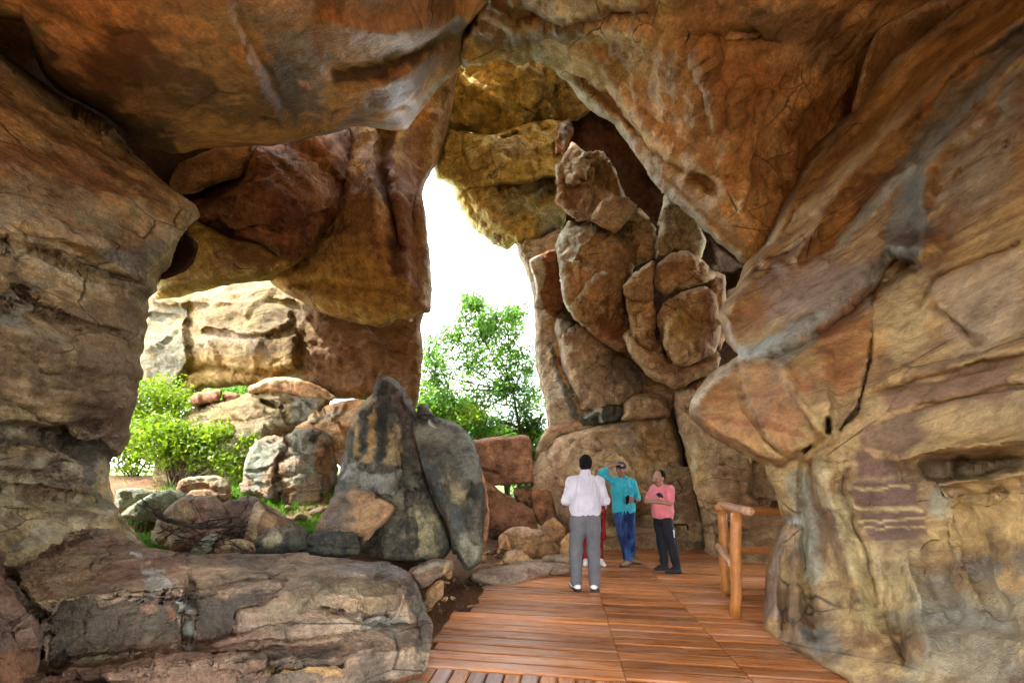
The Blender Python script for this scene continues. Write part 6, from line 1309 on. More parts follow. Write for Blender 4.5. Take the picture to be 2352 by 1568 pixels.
# angular rubble lying on the soil behind the ledge and under the tall opening: one thing per stone
def rubble():
    rs = np.random.RandomState(77)
    protos = []
    for k in range(6):
        n = 9
        th = np.linspace(0.0, math.pi, n); ph = np.linspace(0, 2 * math.pi, 14, endpoint=False)
        T, P_ = np.meshgrid(th, ph, indexing='ij')
        d = np.stack([np.sin(T) * np.cos(P_), np.sin(T) * np.sin(P_), np.cos(T)], -1).reshape(-1, 3)
        pl = rs.normal(size=(11, 3)); pl /= np.linalg.norm(pl, axis=1)[:, None]
        hgt = rs.uniform(.55, 1.0, 11)
        R = np.min(np.where(d @ pl.T > .05, hgt / np.maximum(d @ pl.T, .05), 2.0), axis=1)
        p = d * np.minimum(R, 1.15)[:, None] * np.array([1, .8, .6]) + .02 * np.stack([fbm(d * 4 + k, 2)] * 3, 1)
        Fc = []
        for i in range(n - 1):
            for j in range(14):
                Fc.append((i * 14 + j, i * 14 + (j + 1) % 14, (i + 1) * 14 + (j + 1) % 14, (i + 1) * 14 + j))
        protos.append([make_mesh("rubble_stone", p, np.array(Fc), m_, smooth=False) for m_ in (M_brn, M_org, M_purp, M_sun)])
    spots = []
    for k in range(46): spots.append((rs.uniform(-5.6, -2.2), rs.uniform(5.4, 8.4), rs.uniform(.07, .24), 0))
    for k in range(16): spots.append((rs.uniform(-.6, .9), rs.uniform(6.2, 7.6), rs.uniform(.04, .13), 1))
    for k in range(9): spots.append((rs.uniform(-.95, -.3), rs.uniform(4.4, 5.6), rs.uniform(.02, .06), 2))
    for x, y, s_, g in spots:
        z = gz(x, y) if g == 0 else (-.075 + .1 * float(sstep(.7, 1.3, np.array([-x]))[0]))
        me = protos[rs.randint(0, 6)][rs.choice([0, 2, 3, 3] if g == 0 else [0, 1, 1, 1])]
        kw_ = {M_brn.name: "brown", M_org.name: "orange", M_purp.name: "purple brown", M_sun.name: "pale tan"}[me.materials[0].name] + (" large" if s_ > .17 else (" small" if s_ < .11 else " medium"))
        lb = ["angular rubble stone on the slope behind the stepped ledge", "small orange rubble stone on the soil under the tall opening", "pebble on the soil between ledge and boardwalk"][g]
        lb = kw_ + " " + lb.replace("small orange ", "")
        st = obj("rubble_stone", me, None, (x, y, z + s_ * .25), lb, "stone", ["rubble behind the ledge", "rubble under the tall opening", "pebbles beside the boardwalk"][g])
        st.scale = (s_, s_ * rs.uniform(.7, 1.2), s_ * rs.uniform(.7, 1.2)); st.rotation_euler = (rs.uniform(-.4, .4), rs.uniform(-.4, .4), rs.uniform(0, 6.28))
rubble()

def grass_patch(name, label, cx, cy, rx, ry, n, seed, z=None):
    rs = np.random.RandomState(seed)
    X = cx + rs.normal(0, rx, n); Y = cy + rs.normal(0, ry, n)
    Z = ground_h(X, Y) if z is None else np.full(n, z)
    ln = rs.uniform(.05, .16, n); an = rs.uniform(0, 6.28, n); w = rs.uniform(.006, .014, n)
    bend = rs.uniform(.2, .9, n)
    B = np.stack([X, Y, Z - .02], 1)
    s = np.stack([np.cos(an), np.sin(an), 0 * an], 1); t = np.stack([-np.sin(an), np.cos(an), 0 * an], 1)
    a = B - s * w[:, None]; b = B + s * w[:, None]
    m1 = B + t * (bend * ln * .35)[:, None] + np.array([0, 0, 1]) * (ln * .7)[:, None]
    c = m1 + s * (w * .6)[:, None]; d = m1 - s * (w * .6)[:, None]
    e = B + t * (bend * ln)[:, None] + np.array([0, 0, 1]) * ln[:, None]
    V = np.stack([a, b, c, d, e], 1).reshape(-1, 3)
    i = np.arange(n)[:, None] * 5
    Fc = np.concatenate([i + [0, 1, 2], i + [0, 2, 3], i + [3, 2, 4]], 0)
    tt = np.repeat(rs.uniform(0, 1, n), 5)
    me = make_mesh(name, V, Fc, M_grass, np.stack([tt, tt, tt, np.ones_like(tt)], 1), smooth=False)
    obj(name, me, label=label, cat=None, kind="stuff")
gp = pt(318, 1225, 5.6)
grass_patch("grass", "bright green grass below the lichen covered boulder", gp[0], 5.9, .42, .45, 5000, 3, None)
gp = pt(665, 1180, 6.6)
grass_patch("ground_cover", "low green plants at the foot of the jointed block", gp[0], 6.7, .38, .28, 3000, 4, None)

grass_patch("ground_cover", "straggling weeds and grass on the sunlit soil below the pale slope", -6.0, 8.1, 1.0, .55, 9000, 6, None)
M_litter = leaf_mat("dry_leaf", (0.09, 0.05, 0.025), (0.24, 0.15, 0.07), 0.15)
def litter():
    rs = np.random.RandomState(15)
    P_ = [(rs.normal(-4.2, 1.3), rs.normal(6.6, 1.0)) for _ in range(1500)] + [(rs.normal(-.6, .28), rs.normal(4.7, .5)) for _ in range(260)] + [(rs.normal(.3, .5), rs.normal(6.8, .5)) for _ in range(300)]
    X = np.array([p[0] for p in P_]); Y = np.array([p[1] for p in P_])
    Z = ground_h(X, Y); Z = np.where((X > -1.6), -.075 + .10 * sstep(.7, 1.3, -X), Z) + .012 + rs.uniform(0, .02, len(X))
    obj("leaf_litter", leaf_mesh("leaf_litter", np.stack([X, Y, Z], 1), .05, M_litter, 16, 3.0), label="dry brown leaves scattered over the soil", kind="stuff")
litter()

# ------------------------------------------------------------------ pile of dead branches
def dead_branches():
    rs = np.random.RandomState(5)
    base = pt(470, 1240, 4.75)
    root = obj("dead_branches", None, loc=base, label="tangle of dry dead branches lying on the ledge", cat="branches")
    B = Vector(base)
    def br(pts, r0, r1, nm="branch"):
        P_ = []
        for i in range(len(pts) - 1):
            a, b = Vector(pts[i]), Vector(pts[i + 1])
            for k in range(4):
                P_.append(a.lerp(b, k / 4) + Vector(rs.normal(0, .008, 3)))
        P_.append(Vector(pts[-1]))
        n = len(P_)
        V, Fc = tube([p - B for p in P_], [r0 + (r1 - r0) * i / (n - 1) for i in range(n)], 7)
        obj(nm, make_mesh(nm, V, Fc, M_dead), root)
    def q(l, d): return [pt(*cM([p])[0], d + rs.uniform(-.1, .1)) for p in l]
    br(q([(360, 1100), (420, 1160), (560, 1205), (700, 1235), (900, 1215), (1010, 1210)], 4.6), .042, .014)
    br(q([(370, 1110), (300, 1060), (225, 990)], 4.75), .012, .004)
    br(q([(420, 1160), (320, 1110), (180, 1040)], 4.75), .007, .003)
    br(q([(640, 1215), (800, 1170), (960, 1150), (1005, 1110), (1040, 1050)], 4.8), .016, .004)
    br(q([(700, 1240), (850, 1230), (980, 1200), (1030, 1150)], 4.7), .012, .004)
    for i in range(46):
        x, y = rs.uniform(380, 960), 0
        y = 1210 + rs.uniform(0, 170)
        a = rs.uniform(-.7, .5); L = rs.uniform(80, 260)
        l = [(x, y), (x + L * .5 * math.cos(a), y + L * .5 * math.sin(a) + rs.uniform(-20, 20)), (x + L * math.cos(a), y + L * math.sin(a) + rs.uniform(-30, 10))]
        l = [(min(max(px_, 230), 1060), min(max(py_, 1110), 1400)) for px_, py_ in l]
        br(q(l, 4.65), rs.uniform(.006, .012), .003, "twig")
dead_branches()
# ------------------------------------------------------------------ people: smooth distance-field bodies turned into meshes
def surf_nets(S, org, h):
    neg = S < 0
    nx, ny, nz = S.shape
    acc = np.zeros((nx - 1, ny - 1, nz - 1, 3)); cnt = np.zeros((nx - 1, ny - 1, nz - 1))
    def corner(a, dx, dy, dz): return a[dx:nx - 1 + dx, dy:ny - 1 + dy, dz:nz - 1 + dz]
    cs = [(i, j, k) for i in (0, 1) for j in (0, 1) for k in (0, 1)]
    for a in cs:
        for ax in range(3):
            if a[ax]: continue
            b = list(a); b[ax] = 1
            sa, sb = corner(S, *a), corner(S, *b)
            m = (sa < 0) != (sb < 0)
            t = np.where(m, sa / (sa - sb + 1e-12), 0)
            for c in range(3):
                acc[..., c] += np.where(m, a[c] + (t if c == ax else 0), 0)
            cnt += m
    act = cnt > 0
    idx = np.full(act.shape, -1, int); idx[act] = np.arange(act.sum())
    I = np.argwhere(act)
    V = (I + acc[act] / cnt[act][:, None]) * h + org
    Fs = []
    for ax in range(3):
        o1, o2 = [(1, 2), (2, 0), (0, 1)][ax]
        sl = [slice(None)] * 3
        a_ = [slice(1, -1)] * 3; a_[ax] = slice(0, -1)
        b_ = [slice(1, -1)] * 3; b_[ax] = slice(1, None)
        na, nb_ = neg[tuple(a_)], neg[tuple(b_)]
        for flip, m in ((False, na & ~nb_), (True, ~na & nb_)):
            E = np.argwhere(m)
            if not len(E): continue
            E = E.copy()
            for k in range(3):
                if k != ax: E[:, k] += 1
            def g(d1, d2):
                q = E.copy(); q[:, o1] -= d1; q[:, o2] -= d2
                return idx[q[:, 0], q[:, 1], q[:, 2]]
            f = np.stack([g(1, 1), g(0, 1), g(0, 0), g(1, 0)], 1)
            Fs.append(f[:, ::-1] if flip else f)
    Fc = np.vstack(Fs)
    Fc = Fc[(Fc >= 0).all(1)]
    return V, Fc

class SDF:
    def __init__(s, lo, hi, h):
        s.h = h; s.lo = np.array(lo, float)
        n = np.ceil((np.array(hi) - s.lo) / h).astype(int) + 1
        s.n = n
        s.v = np.full(n, 1.0)
        s.ax = [s.lo[i] + np.arange(n[i]) * h for i in range(3)]
    def _box(s, lo, hi):
        a = np.clip(np.floor((np.array(lo) - s.lo) / s.h).astype(int), 0, s.n)
        b = np.clip(np.ceil((np.array(hi) - s.lo) / s.h).astype(int) + 1, 0, s.n)
        return tuple(slice(x, y) for x, y in zip(a, b))
    def _pts(s, b):
        return np.meshgrid(s.ax[0][b[0]], s.ax[1][b[1]], s.ax[2][b[2]], indexing='ij', sparse=True)
    def _join(s, b, d, k, sub=False):
        o = s.v[b]
        if sub:
            s.v[b] = np.maximum(o, -d); return
        hh = np.clip(0.5 + 0.5 * (o - d) / k, 0, 1)
        s.v[b] = o * (1 - hh) + d * hh - k * hh * (1 - hh)
    def cap(s, a, b, ra, rb, k=.02, sub=False, fl=None):
        a, b = np.array(a, float), np.array(b, float)
        m = max(ra, rb) + .12
        bx = s._box(np.minimum(a, b) - m, np.maximum(a, b) + m)
        X, Y, Z = s._pts(bx)
        e = b - a; L = max((e ** 2).sum(), 1e-9)
        t = np.clip(((X - a[0]) * e[0] + (Y - a[1]) * e[1] + (Z - a[2]) * e[2]) / L, 0, 1)
        d = np.sqrt((X - a[0] - t * e[0]) ** 2 + (Y - a[1] - t * e[1]) ** 2 + (Z - a[2] - t * e[2]) ** 2) - (ra + (rb - ra) * t)
        s._join(bx, d, k, sub); return s
    def ell(s, c, r, yaw=0, pitch=0, k=.02, sub=False):
        c, r = np.array(c, float), np.array(r, float)
        m = r.max() + .12
        bx = s._box(c - m, c + m)
        X, Y, Z = s._pts(bx)
        x, y, z = X - c[0], Y - c[1], Z - c[2]
        cy, sy = math.cos(yaw), math.sin(yaw)
        x, y = x * cy + y * sy, -x * sy + y * cy
        cp, sp = math.cos(pitch), math.sin(pitch)
        y, z = y * cp + z * sp, -y * sp + z * cp
        q = np.sqrt((x / r[0]) ** 2 + (y / r[1]) ** 2 + (z / r[2]) ** 2)
        q2 = np.sqrt((x / r[0] ** 2) ** 2 + (y / r[1] ** 2) ** 2 + (z / r[2] ** 2) ** 2)
        d = q * (q - 1) / (q2 + 1e-9)
        s._join(bx, d, k, sub); return s
    def below(s, z, slope=(0, 0)):      # keep what is above z
        X, Y, Z = np.meshgrid(*s.ax, indexing='ij', sparse=True)
        s.v = np.maximum(s.v, z + slope[0] * X + slope[1] * Y - Z); return s
    def above(s, z, slope=(0, 0)):
        X, Y, Z = np.meshgrid(*s.ax, indexing='ij', sparse=True)
        s.v = np.maximum(s.v, Z - z - slope[0] * X - slope[1] * Y); return s
    def mesh(s, name, mat, parent, wr=0.0, wsc=(9, 9, 4), seed=0, off=0.0, label=None, zlo=None):
        V, Fc = surf_nets(s.v - off, s.lo, s.h)
        # one smoothing pass
        for _ in range(2):
            acc = np.zeros_like(V); c = np.zeros(len(V))
            for i in range(4):
                np.add.at(acc, Fc[:, i], V[Fc[:, (i + 1) % 4]] + V[Fc[:, i - 1]]); np.add.at(c, Fc[:, i], 2)
            V = V * .5 + .5 * acc / np.maximum(c, 1)[:, None]
        if wr:
            n = np.cross(V[Fc[:, 2]] - V[Fc[:, 0]], V[Fc[:, 3]] - V[Fc[:, 1]])
            vn = np.zeros_like(V)
            for i in range(4): np.add.at(vn, Fc[:, i], n)
            vn /= np.linalg.norm(vn, axis=1)[:, None] + 1e-12
            sk = V + np.stack([V[:, 2] * .35 * np.sin(V[:, 0] * 9), 0 * V[:, 0], 0 * V[:, 0]], 1)
            amp = wr * (fbm(sk * np.array(wsc) + seed * 3.1, 2) + .5 * ridged(V * np.array(wsc)[[0, 0, 0]] * .45 + seed, 2))
            if zlo is not None: amp = amp * sstep(0, .10, V[:, 2] - zlo)
            V = V + vn * amp[:, None]
        return obj(name, make_mesh(name, V, Fc, mat), parent, label=label)

M_skin = plain("skin", (0.24, 0.125, 0.075), 0.5, 0.35, 0.12, 30, 0.1)
M_skin2 = plain("skin_light", (0.33, 0.18, 0.115), 0.5, 0.35, 0.12, 30, 0.1)
M_hair = plain("hair", (0.005, 0.0045, 0.005), 0.8, 0.12, 0.4, 90, 0.6)
M_white = plain("cloth_white_lilac", (0.50, 0.49, 0.545), 0.85, 0.15, 0.05, 25, 0.1, .3)
M_greyp = plain("cloth_grey_trousers", (0.115, 0.118, 0.125), 0.85, 0.15, 0.12, 40, 0.15)
M_teal = plain("cloth_teal", (0.035, 0.36, 0.44), 0.85, 0.15, 0.10, 25, 0.1, .2)
M_pink = plain("cloth_pink", (0.68, 0.20, 0.22), 0.9, 0.1, 0.08, 25, 0.1, .2)
M_black = plain("cloth_black", (0.012, 0.013, 0.018), 0.75, 0.25, 0.3, 40, 0.15)
M_redc = plain("cloth_red", (0.22, 0.012, 0.012), 0.85, 0.15, 0.12, 25, 0.1)
M_shoew = plain("shoe_white", (0.70, 0.69, 0.66), 0.6, 0.3, 0.08, 40, 0.1)
M_shoet = plain("shoe_tan", (0.22, 0.145, 0.075), 0.7, 0.25, 0.25, 40, 0.2)
M_shoeb = plain("shoe_black", (0.015, 0.015, 0.016), 0.5, 0.4, 0.2, 40, 0.1)
M_capn = plain("cap_navy", (0.018, 0.022, 0.04), 0.8, 0.2, 0.2, 60, 0.2)
M_phone = plain("phone_black", (0.01, 0.01, 0.012), 0.2, 0.5, 0.05, 10, 0.0)
M_print = plain("print_navy", (0.03, 0.03, 0.07), 0.85, 0.1, 0.1, 30, 0.05)
M_beltm = plain("belt_black", (0.015, 0.013, 0.012), 0.5, 0.4, 0.1, 30, 0.05)
def denim():
    s = NT("denim"); tc = s.n.new("ShaderNodeTexCoord")
    n = s.noise(s.vec(tc.outputs["Object"], scale=(6, 6, 1.5)), 1.0, 4, 0.6)
    col = s.ramp(n, [(0.42, (0.012, 0.022, 0.075)), (0.6, (0.05, 0.12, 0.30))])
    n2 = s.noise(tc.outputs["Object"], 60, 3)
    return s.done(s.mix(0.4, col, s.ramp(n2, [(0.3, .5), (0.7, 1.4)]), 'MULTIPLY'), 0.85, s.bump(n2, .2, .004), 0.15)
M_denim = denim()

HSTEP = .0075
def V3(*a): return np.array(a, float)

def head(sd, c, yaw, pitch=0.0, s=1.0):
    """yaw: direction the face looks, 0 = towards -Y; returns a local->world function"""
    cy, sy = math.cos(yaw), math.sin(yaw); cp, sp = math.cos(pitch), math.sin(pitch)
    def L(x, y, z):     # x to the person's left when yaw=0 seen from the front = +X, y = -forward
        y2, z2 = y * cp + z * sp, -y * sp + z * cp
        return V3(c[0] + (x * cy - y2 * sy) * s, c[1] + (x * sy + y2 * cy) * s, c[2] + z2 * s)
    sd.ell(L(0, .012, .025), V3(.073, .092, .098) * s, yaw, 0, .02)
    sd.ell(L(0, -.022, -.045), V3(.056, .066, .072) * s, yaw, 0, .03)
    sd.ell(L(0, -.062, -.088), V3(.026, .022, .022) * s, yaw, 0, .025)
    sd.cap(L(0, -.082, .018), L(0, -.106, -.022), .009 * s, .014 * s, .012)
    sd.ell(L(.014, -.094, -.028), V3(.010, .010, .009) * s, yaw, 0, .008); sd.ell(L(-.014, -.094, -.028), V3(.010, .010, .009) * s, yaw, 0, .008)
    for q in (-1, 1):
        sd.ell(L(q * .074, .012, -.008), V3(.011, .022, .032) * s, yaw, 0, .008)
        sd.ell(L(q * .031, -.092, .012), V3(.017, .012, .010) * s, yaw, 0, .005, True)
        sd.ell(L(q * .045, -.062, -.025), V3(.022, .022, .022) * s, yaw, 0, .02)
    sd.cap(L(-.022, -.087, -.056), L(.022, -.087, -.056), .008 * s, .008 * s, .008)
    return L

def hand(sd, w, d, n, s=1.0, curl=.5, side=1):
    """palm from wrist w along d with palm normal n; four fingers of different length and a thumb"""
    w, d, n = V3(*w), V3(*d), V3(*n)
    d = d / np.linalg.norm(d); n = n - d * (n @ d); n = n / np.linalg.norm(n)
    t = np.cross(d, n) * side
    for j, o in enumerate((-.030, -.010, .010, .028)):
        sd.cap(w + d * .01 * s + t * o * .6 * s, w + d * .085 * s + t * o * s, .013 * s, .0115 * s, .012)
        L = (.062, .076, .082, .070)[j] * s
        k = w + d * .088 * s + t * o * 1.05 * s
        a1 = curl * .7; a2 = curl * 1.7
        m = k + (d * math.cos(a1) + n * math.sin(a1)) * L * .5
        e = m + (d * math.cos(a2) + n * math.sin(a2)) * L * .5
        sd.cap(k, m, .0098 * s, .009 * s, .004); sd.cap(m, e, .009 * s, .0078 * s, .004)
    b = w + d * .022 * s + t * .030 * s
    m = b + (d * .7 + t * .6 + n * .35) * .042 * s
    e = m + (d * .85 + t * .1 + n * .5) * .036 * s
    sd.cap(b, m, .0125 * s, .0105 * s, .008); sd.cap(m, e, .0105 * s, .0085 * s, .004)

def body_common(sd, J, s=1.0):
    """neck, slim trunk, arms and legs under the clothes: one continuous figure"""
    sd.cap(J['nk'] - V3(0, 0, .02), J['hd'] + V3(0, .01, -.06), .056 * s, .052 * s, .03)
    for a in ('l', 'r'):
        sd.cap(J['nk'] - V3(0, 0, .05), J['s' + a], .055 * s, .052 * s, .05)
        sd.cap(J['s' + a], J['e' + a], .046 * s, .038 * s, .02)
        sd.cap(J['e' + a], J['w' + a], .038 * s, .026 * s, .012)
        sd.cap(J['h' + a], J['k' + a], .070 * s, .048 * s, .03)
        sd.cap(J['k' + a], J['a' + a], .046 * s, .032 * s, .02)
        sd.cap(J['a' + a], J['t' + a], .034 * s, .026 * s, .01)
    hc = (J['hl'] + J['hr']) / 2
    ch = (J['sl'] + J['sr']) / 2 - V3(0, 0, .13)
    sd.cap(ch, hc, .095 * s, .10 * s, .05)
    sd.cap(J['hl'], J['hr'], .075 * s, .075 * s, .05)

def bounds(J, m=.22):
    P_ = np.array(list(J.values()))
    lo, hi = P_.min(0) - m, P_.max(0) + m
    lo[2] = -.03
    return lo, hi

def trouser(J, mat, parent, s, rt, rk, ra, wr=.006, waist=.0, seed=0, low=.0):
    lo, hi = bounds(J); hi[2] = max(J['hl'][2], J['hr'][2]) + .25
    sd = SDF(lo, hi, HSTEP)
    hc = (J['hl'] + J['hr']) / 2
    yaw = math.atan2((J['hl'] - J['hr'])[1], (J['hl'] - J['hr'])[0])
    sd.ell(hc + V3(0, 0, .04), (.175 * s, .125 * s, .15 * s), yaw, 0, .03)
    for a in ('l', 'r'):
        sd.cap(J['h' + a] - V3(0, 0, .02), J['k' + a], rt * s, rk * s, .035)
        sd.cap(J['k' + a], J['a' + a] + V3(0, 0, low), rk * s, ra * s, .02)
    sd.above(hc[2] + .13 + waist)
    sd.below(.035 if low == 0 else .03)
    return sd.mesh("trousers", mat, parent, wr * 1.25, (9, 9, 6), seed)

def shoe(name, J, a, mat, parent, s=1.0, sole=None, dirv=None):
    lo, hi = J['a' + a] - .25, J['a' + a] + .25
    lo[2] = -.02
    sd = SDF(lo, hi, .006)
    an, to = J['a' + a], J['t' + a]
    d = (to - an); d[2] = 0; d /= np.linalg.norm(d)
    g = V3(an[0], an[1], to[2])
    z = max(to[2], .04)
    sd.cap(V3(*(g - d * .045)[:2], z + .008), V3(*(g + d * .09)[:2], z), .044 * s, .046 * s, .02)
    sd.cap(V3(*(g + d * .06)[:2], z - .006), V3(*(g + d * .165)[:2], z - .012), .044 * s, .033 * s, .02)
    sd.cap(an - V3(0, 0, .02), V3(*(g + d * .03)[:2], z + .03), .045 * s, .042 * s, .03)
    sd.below(max(z - .04, 0.002)); sd.above(z + .085)
    o = sd.mesh(name, mat, parent)
    if sole is not None:
        s2 = SDF(lo, hi, .006)
        s2.cap(V3(*(g - d * .05)[:2], z - .022), V3(*(g + d * .165)[:2], z - .022), .050 * s, .042 * s, .02)
        s2.below(max(z - .041, 0.001)); s2.above(z - .012)
        s2.mesh("sole", sole, o)
    return o

def torso_cloth(J, mat, parent, s, hem, slv, name="shirt", wr=.007, wid=1.0, dep=1.0, belly=0.0, seed=0, yaw=0.0, fwd=(0, -1), collar=True, flare=1.0, slope=(0, 0)):
    lo, hi = bounds(J)
    lo[2] = hem - .05; hi[2] = J['nk'][2] + .30
    hi[2] = max(hi[2], J['el'][2] + .15, J['er'][2] + .15)
    sd = SDF(lo, hi, HSTEP)
    sh = (J['sl'] + J['sr']) / 2; hc = (J['hl'] + J['hr']) / 2
    ax = J['sl'] - J['sr']; yaw = math.atan2(ax[1], ax[0])
    f = V3(fwd[0], fwd[1], 0)
    chest = sh - V3(0, 0, .13)
    sd.ell(chest, (.185 * s * wid, .125 * s * dep, .20 * s), yaw, 0, .05)
    mid = sh * .5 + hc * .5
    sd.ell(mid - V3(0, 0, .02) + f * belly * .5, (.168 * s * wid, (.118 + belly) * s * dep, .22 * s), yaw, 0, .06)
    low = V3(hc[0], hc[1], hem + .09)
    sd.ell(low + f * belly * .2, (.185 * s * wid * flare, (.125 + belly * .4) * s * dep * flare, .20 * s), yaw, 0, .06)
    for a in ('l', 'r'):
        sd.cap(J['nk'] - V3(0, 0, .035), J['s' + a] - V3(0, 0, .006), .060 * s, .055 * s, .05)
        E, Sh, W = J['e' + a], J['s' + a], J['w' + a]
        t = slv[0] if a == 'l' else slv[1]
        if t <= 1:
            sd.cap(Sh, Sh + (E - Sh) * t, .060 * s, .060 * s, .03)
        else:
            sd.cap(Sh, E, .058 * s, .050 * s, .03)
            sd.cap(E, E + (W - E) * (t - 1), .051 * s, .045 * s, .02)
    sd.below(hem, slope)
    # cut neck opening
    sd.cap(J['nk'] + V3(0, 0, .035) + f * .02, J['nk'] + V3(0, 0, .2), .062 * s, .09 * s, .01, True)
    o = sd.mesh(name, mat, parent, wr * 1.25, (15, 15, 3.5), seed, zlo=hem)
    if collar:
        s2 = SDF(J['nk'] - .16, J['nk'] + .16, .006)
        n0 = J['nk']
        s2.cap(n0 + V3(0, 0, .0), n0 + V3(0, 0, .055) - f * .008, .074 * s, .066 * s, .01)
        s2.cap(n0 + f * .05 + V3(0, 0, .045), n0 + f * .095 + V3(.05 * -f[1], .05 * f[0], -.01), .018, .008, .01)
        s2.cap(n0 + f * .05 + V3(0, 0, .045), n0 + f * .095 - V3(.05 * -f[1], .05 * f[0], .01), .018, .008, .01)
        s2.cap(n0 - V3(0, 0, .1), n0 + V3(0, 0, .2), .060 * s, .058 * s, .01, True)
        s2.cap(n0 + f * .07 - V3(0, 0, .02), n0 + f * .12 + V3(0, 0, .08), .022, .05, .01, True)
        s2.mesh("collar", mat, o)
    return o

def buttons(parent, pts, mat, r=.006):
    for p in pts:
        sd = SDF(V3(*p) - .02, V3(*p) + .02, .003)
        sd.ell(p, (r, r * .6, r)); sd.mesh("button", mat, parent)

def place(root, px, py, d):
    root.location = pt(px, py, d)
    root.location.z = 0.0

# ---- man in a white shirt, seen from behind
def person_white():
    r = obj("person", None, label="man seen from behind in white shirt and grey trousers on the boardwalk", cat="person", group=None)
    s = 1.0
    J = dict(hd=V3(.005, .01, 1.615), nk=V3(0, -.01, 1.465), sl=V3(-.178, -.005, 1.405), sr=V3(.178, -.005, 1.405), el=V3(-.258, -.03, 1.150), er=V3(.258, -.03, 1.150), wl=V3(-.175, .17, 1.10), wr=V3(.175, .17, 1.12),
             hl=V3(-.092, 0, .90), hr=V3(.092, 0, .90), kl=V3(-.118, .015, .50), kr=V3(.112, .015, .50), al=V3(-.118, -.01, .10), ar=V3(.118, -.01, .10), tl=V3(-.135, .08, .045), tr=V3(.150, .07, .045))
    lo, hi = bounds(J)
    sd = SDF(lo, hi, HSTEP)
    body_common(sd, J, s)
    L = head(sd, J['hd'], math.pi - .15, .05)
    hand(sd, J['wl'], (.7, .6, -.1), (.5, -.6, .3), 1, .7, 1); hand(sd, J['wr'], (-.7, .6, .1), (-.5, -.6, .3), 1, .7, -1)
    sd.mesh("body", M_skin, r)
    h = SDF(J['hd'] - .2, J['hd'] + .2, .006)
    h.ell(L(0, .022, .036), (.081, .098, .098), math.pi, 0, .02); h.ell(L(0, .07, -.02), (.066, .045, .07), math.pi, 0, .03)
    h.ell(L(0, -.075, -.06), (.085, .07, .10), math.pi, 0, .01, True); h.ell(L(0, -.03, -.125), (.2, .2, .085), 0, 0, .01, True)
    h.mesh("hair", M_hair, r, .004, (40, 40, 40), 3)
    torso_cloth(J, M_white, r, 1.0, .955, (1.55, 1.55), fwd=(0, 1), wid=1.03, dep=1.0, seed=1, wr=.008, flare=1.03)
    t = trouser(J, M_greyp, r, 1.0, .104, .084, .070, .008, .02, 2)
    shoe("shoe", J, 'l', M_shoew, r, 1, M_shoeb); shoe("shoe", J, 'r', M_shoew, r, 1, M_shoeb)
    place(r, 1344, 1352, 4.85)
    r.rotation_euler[2] = 0.0

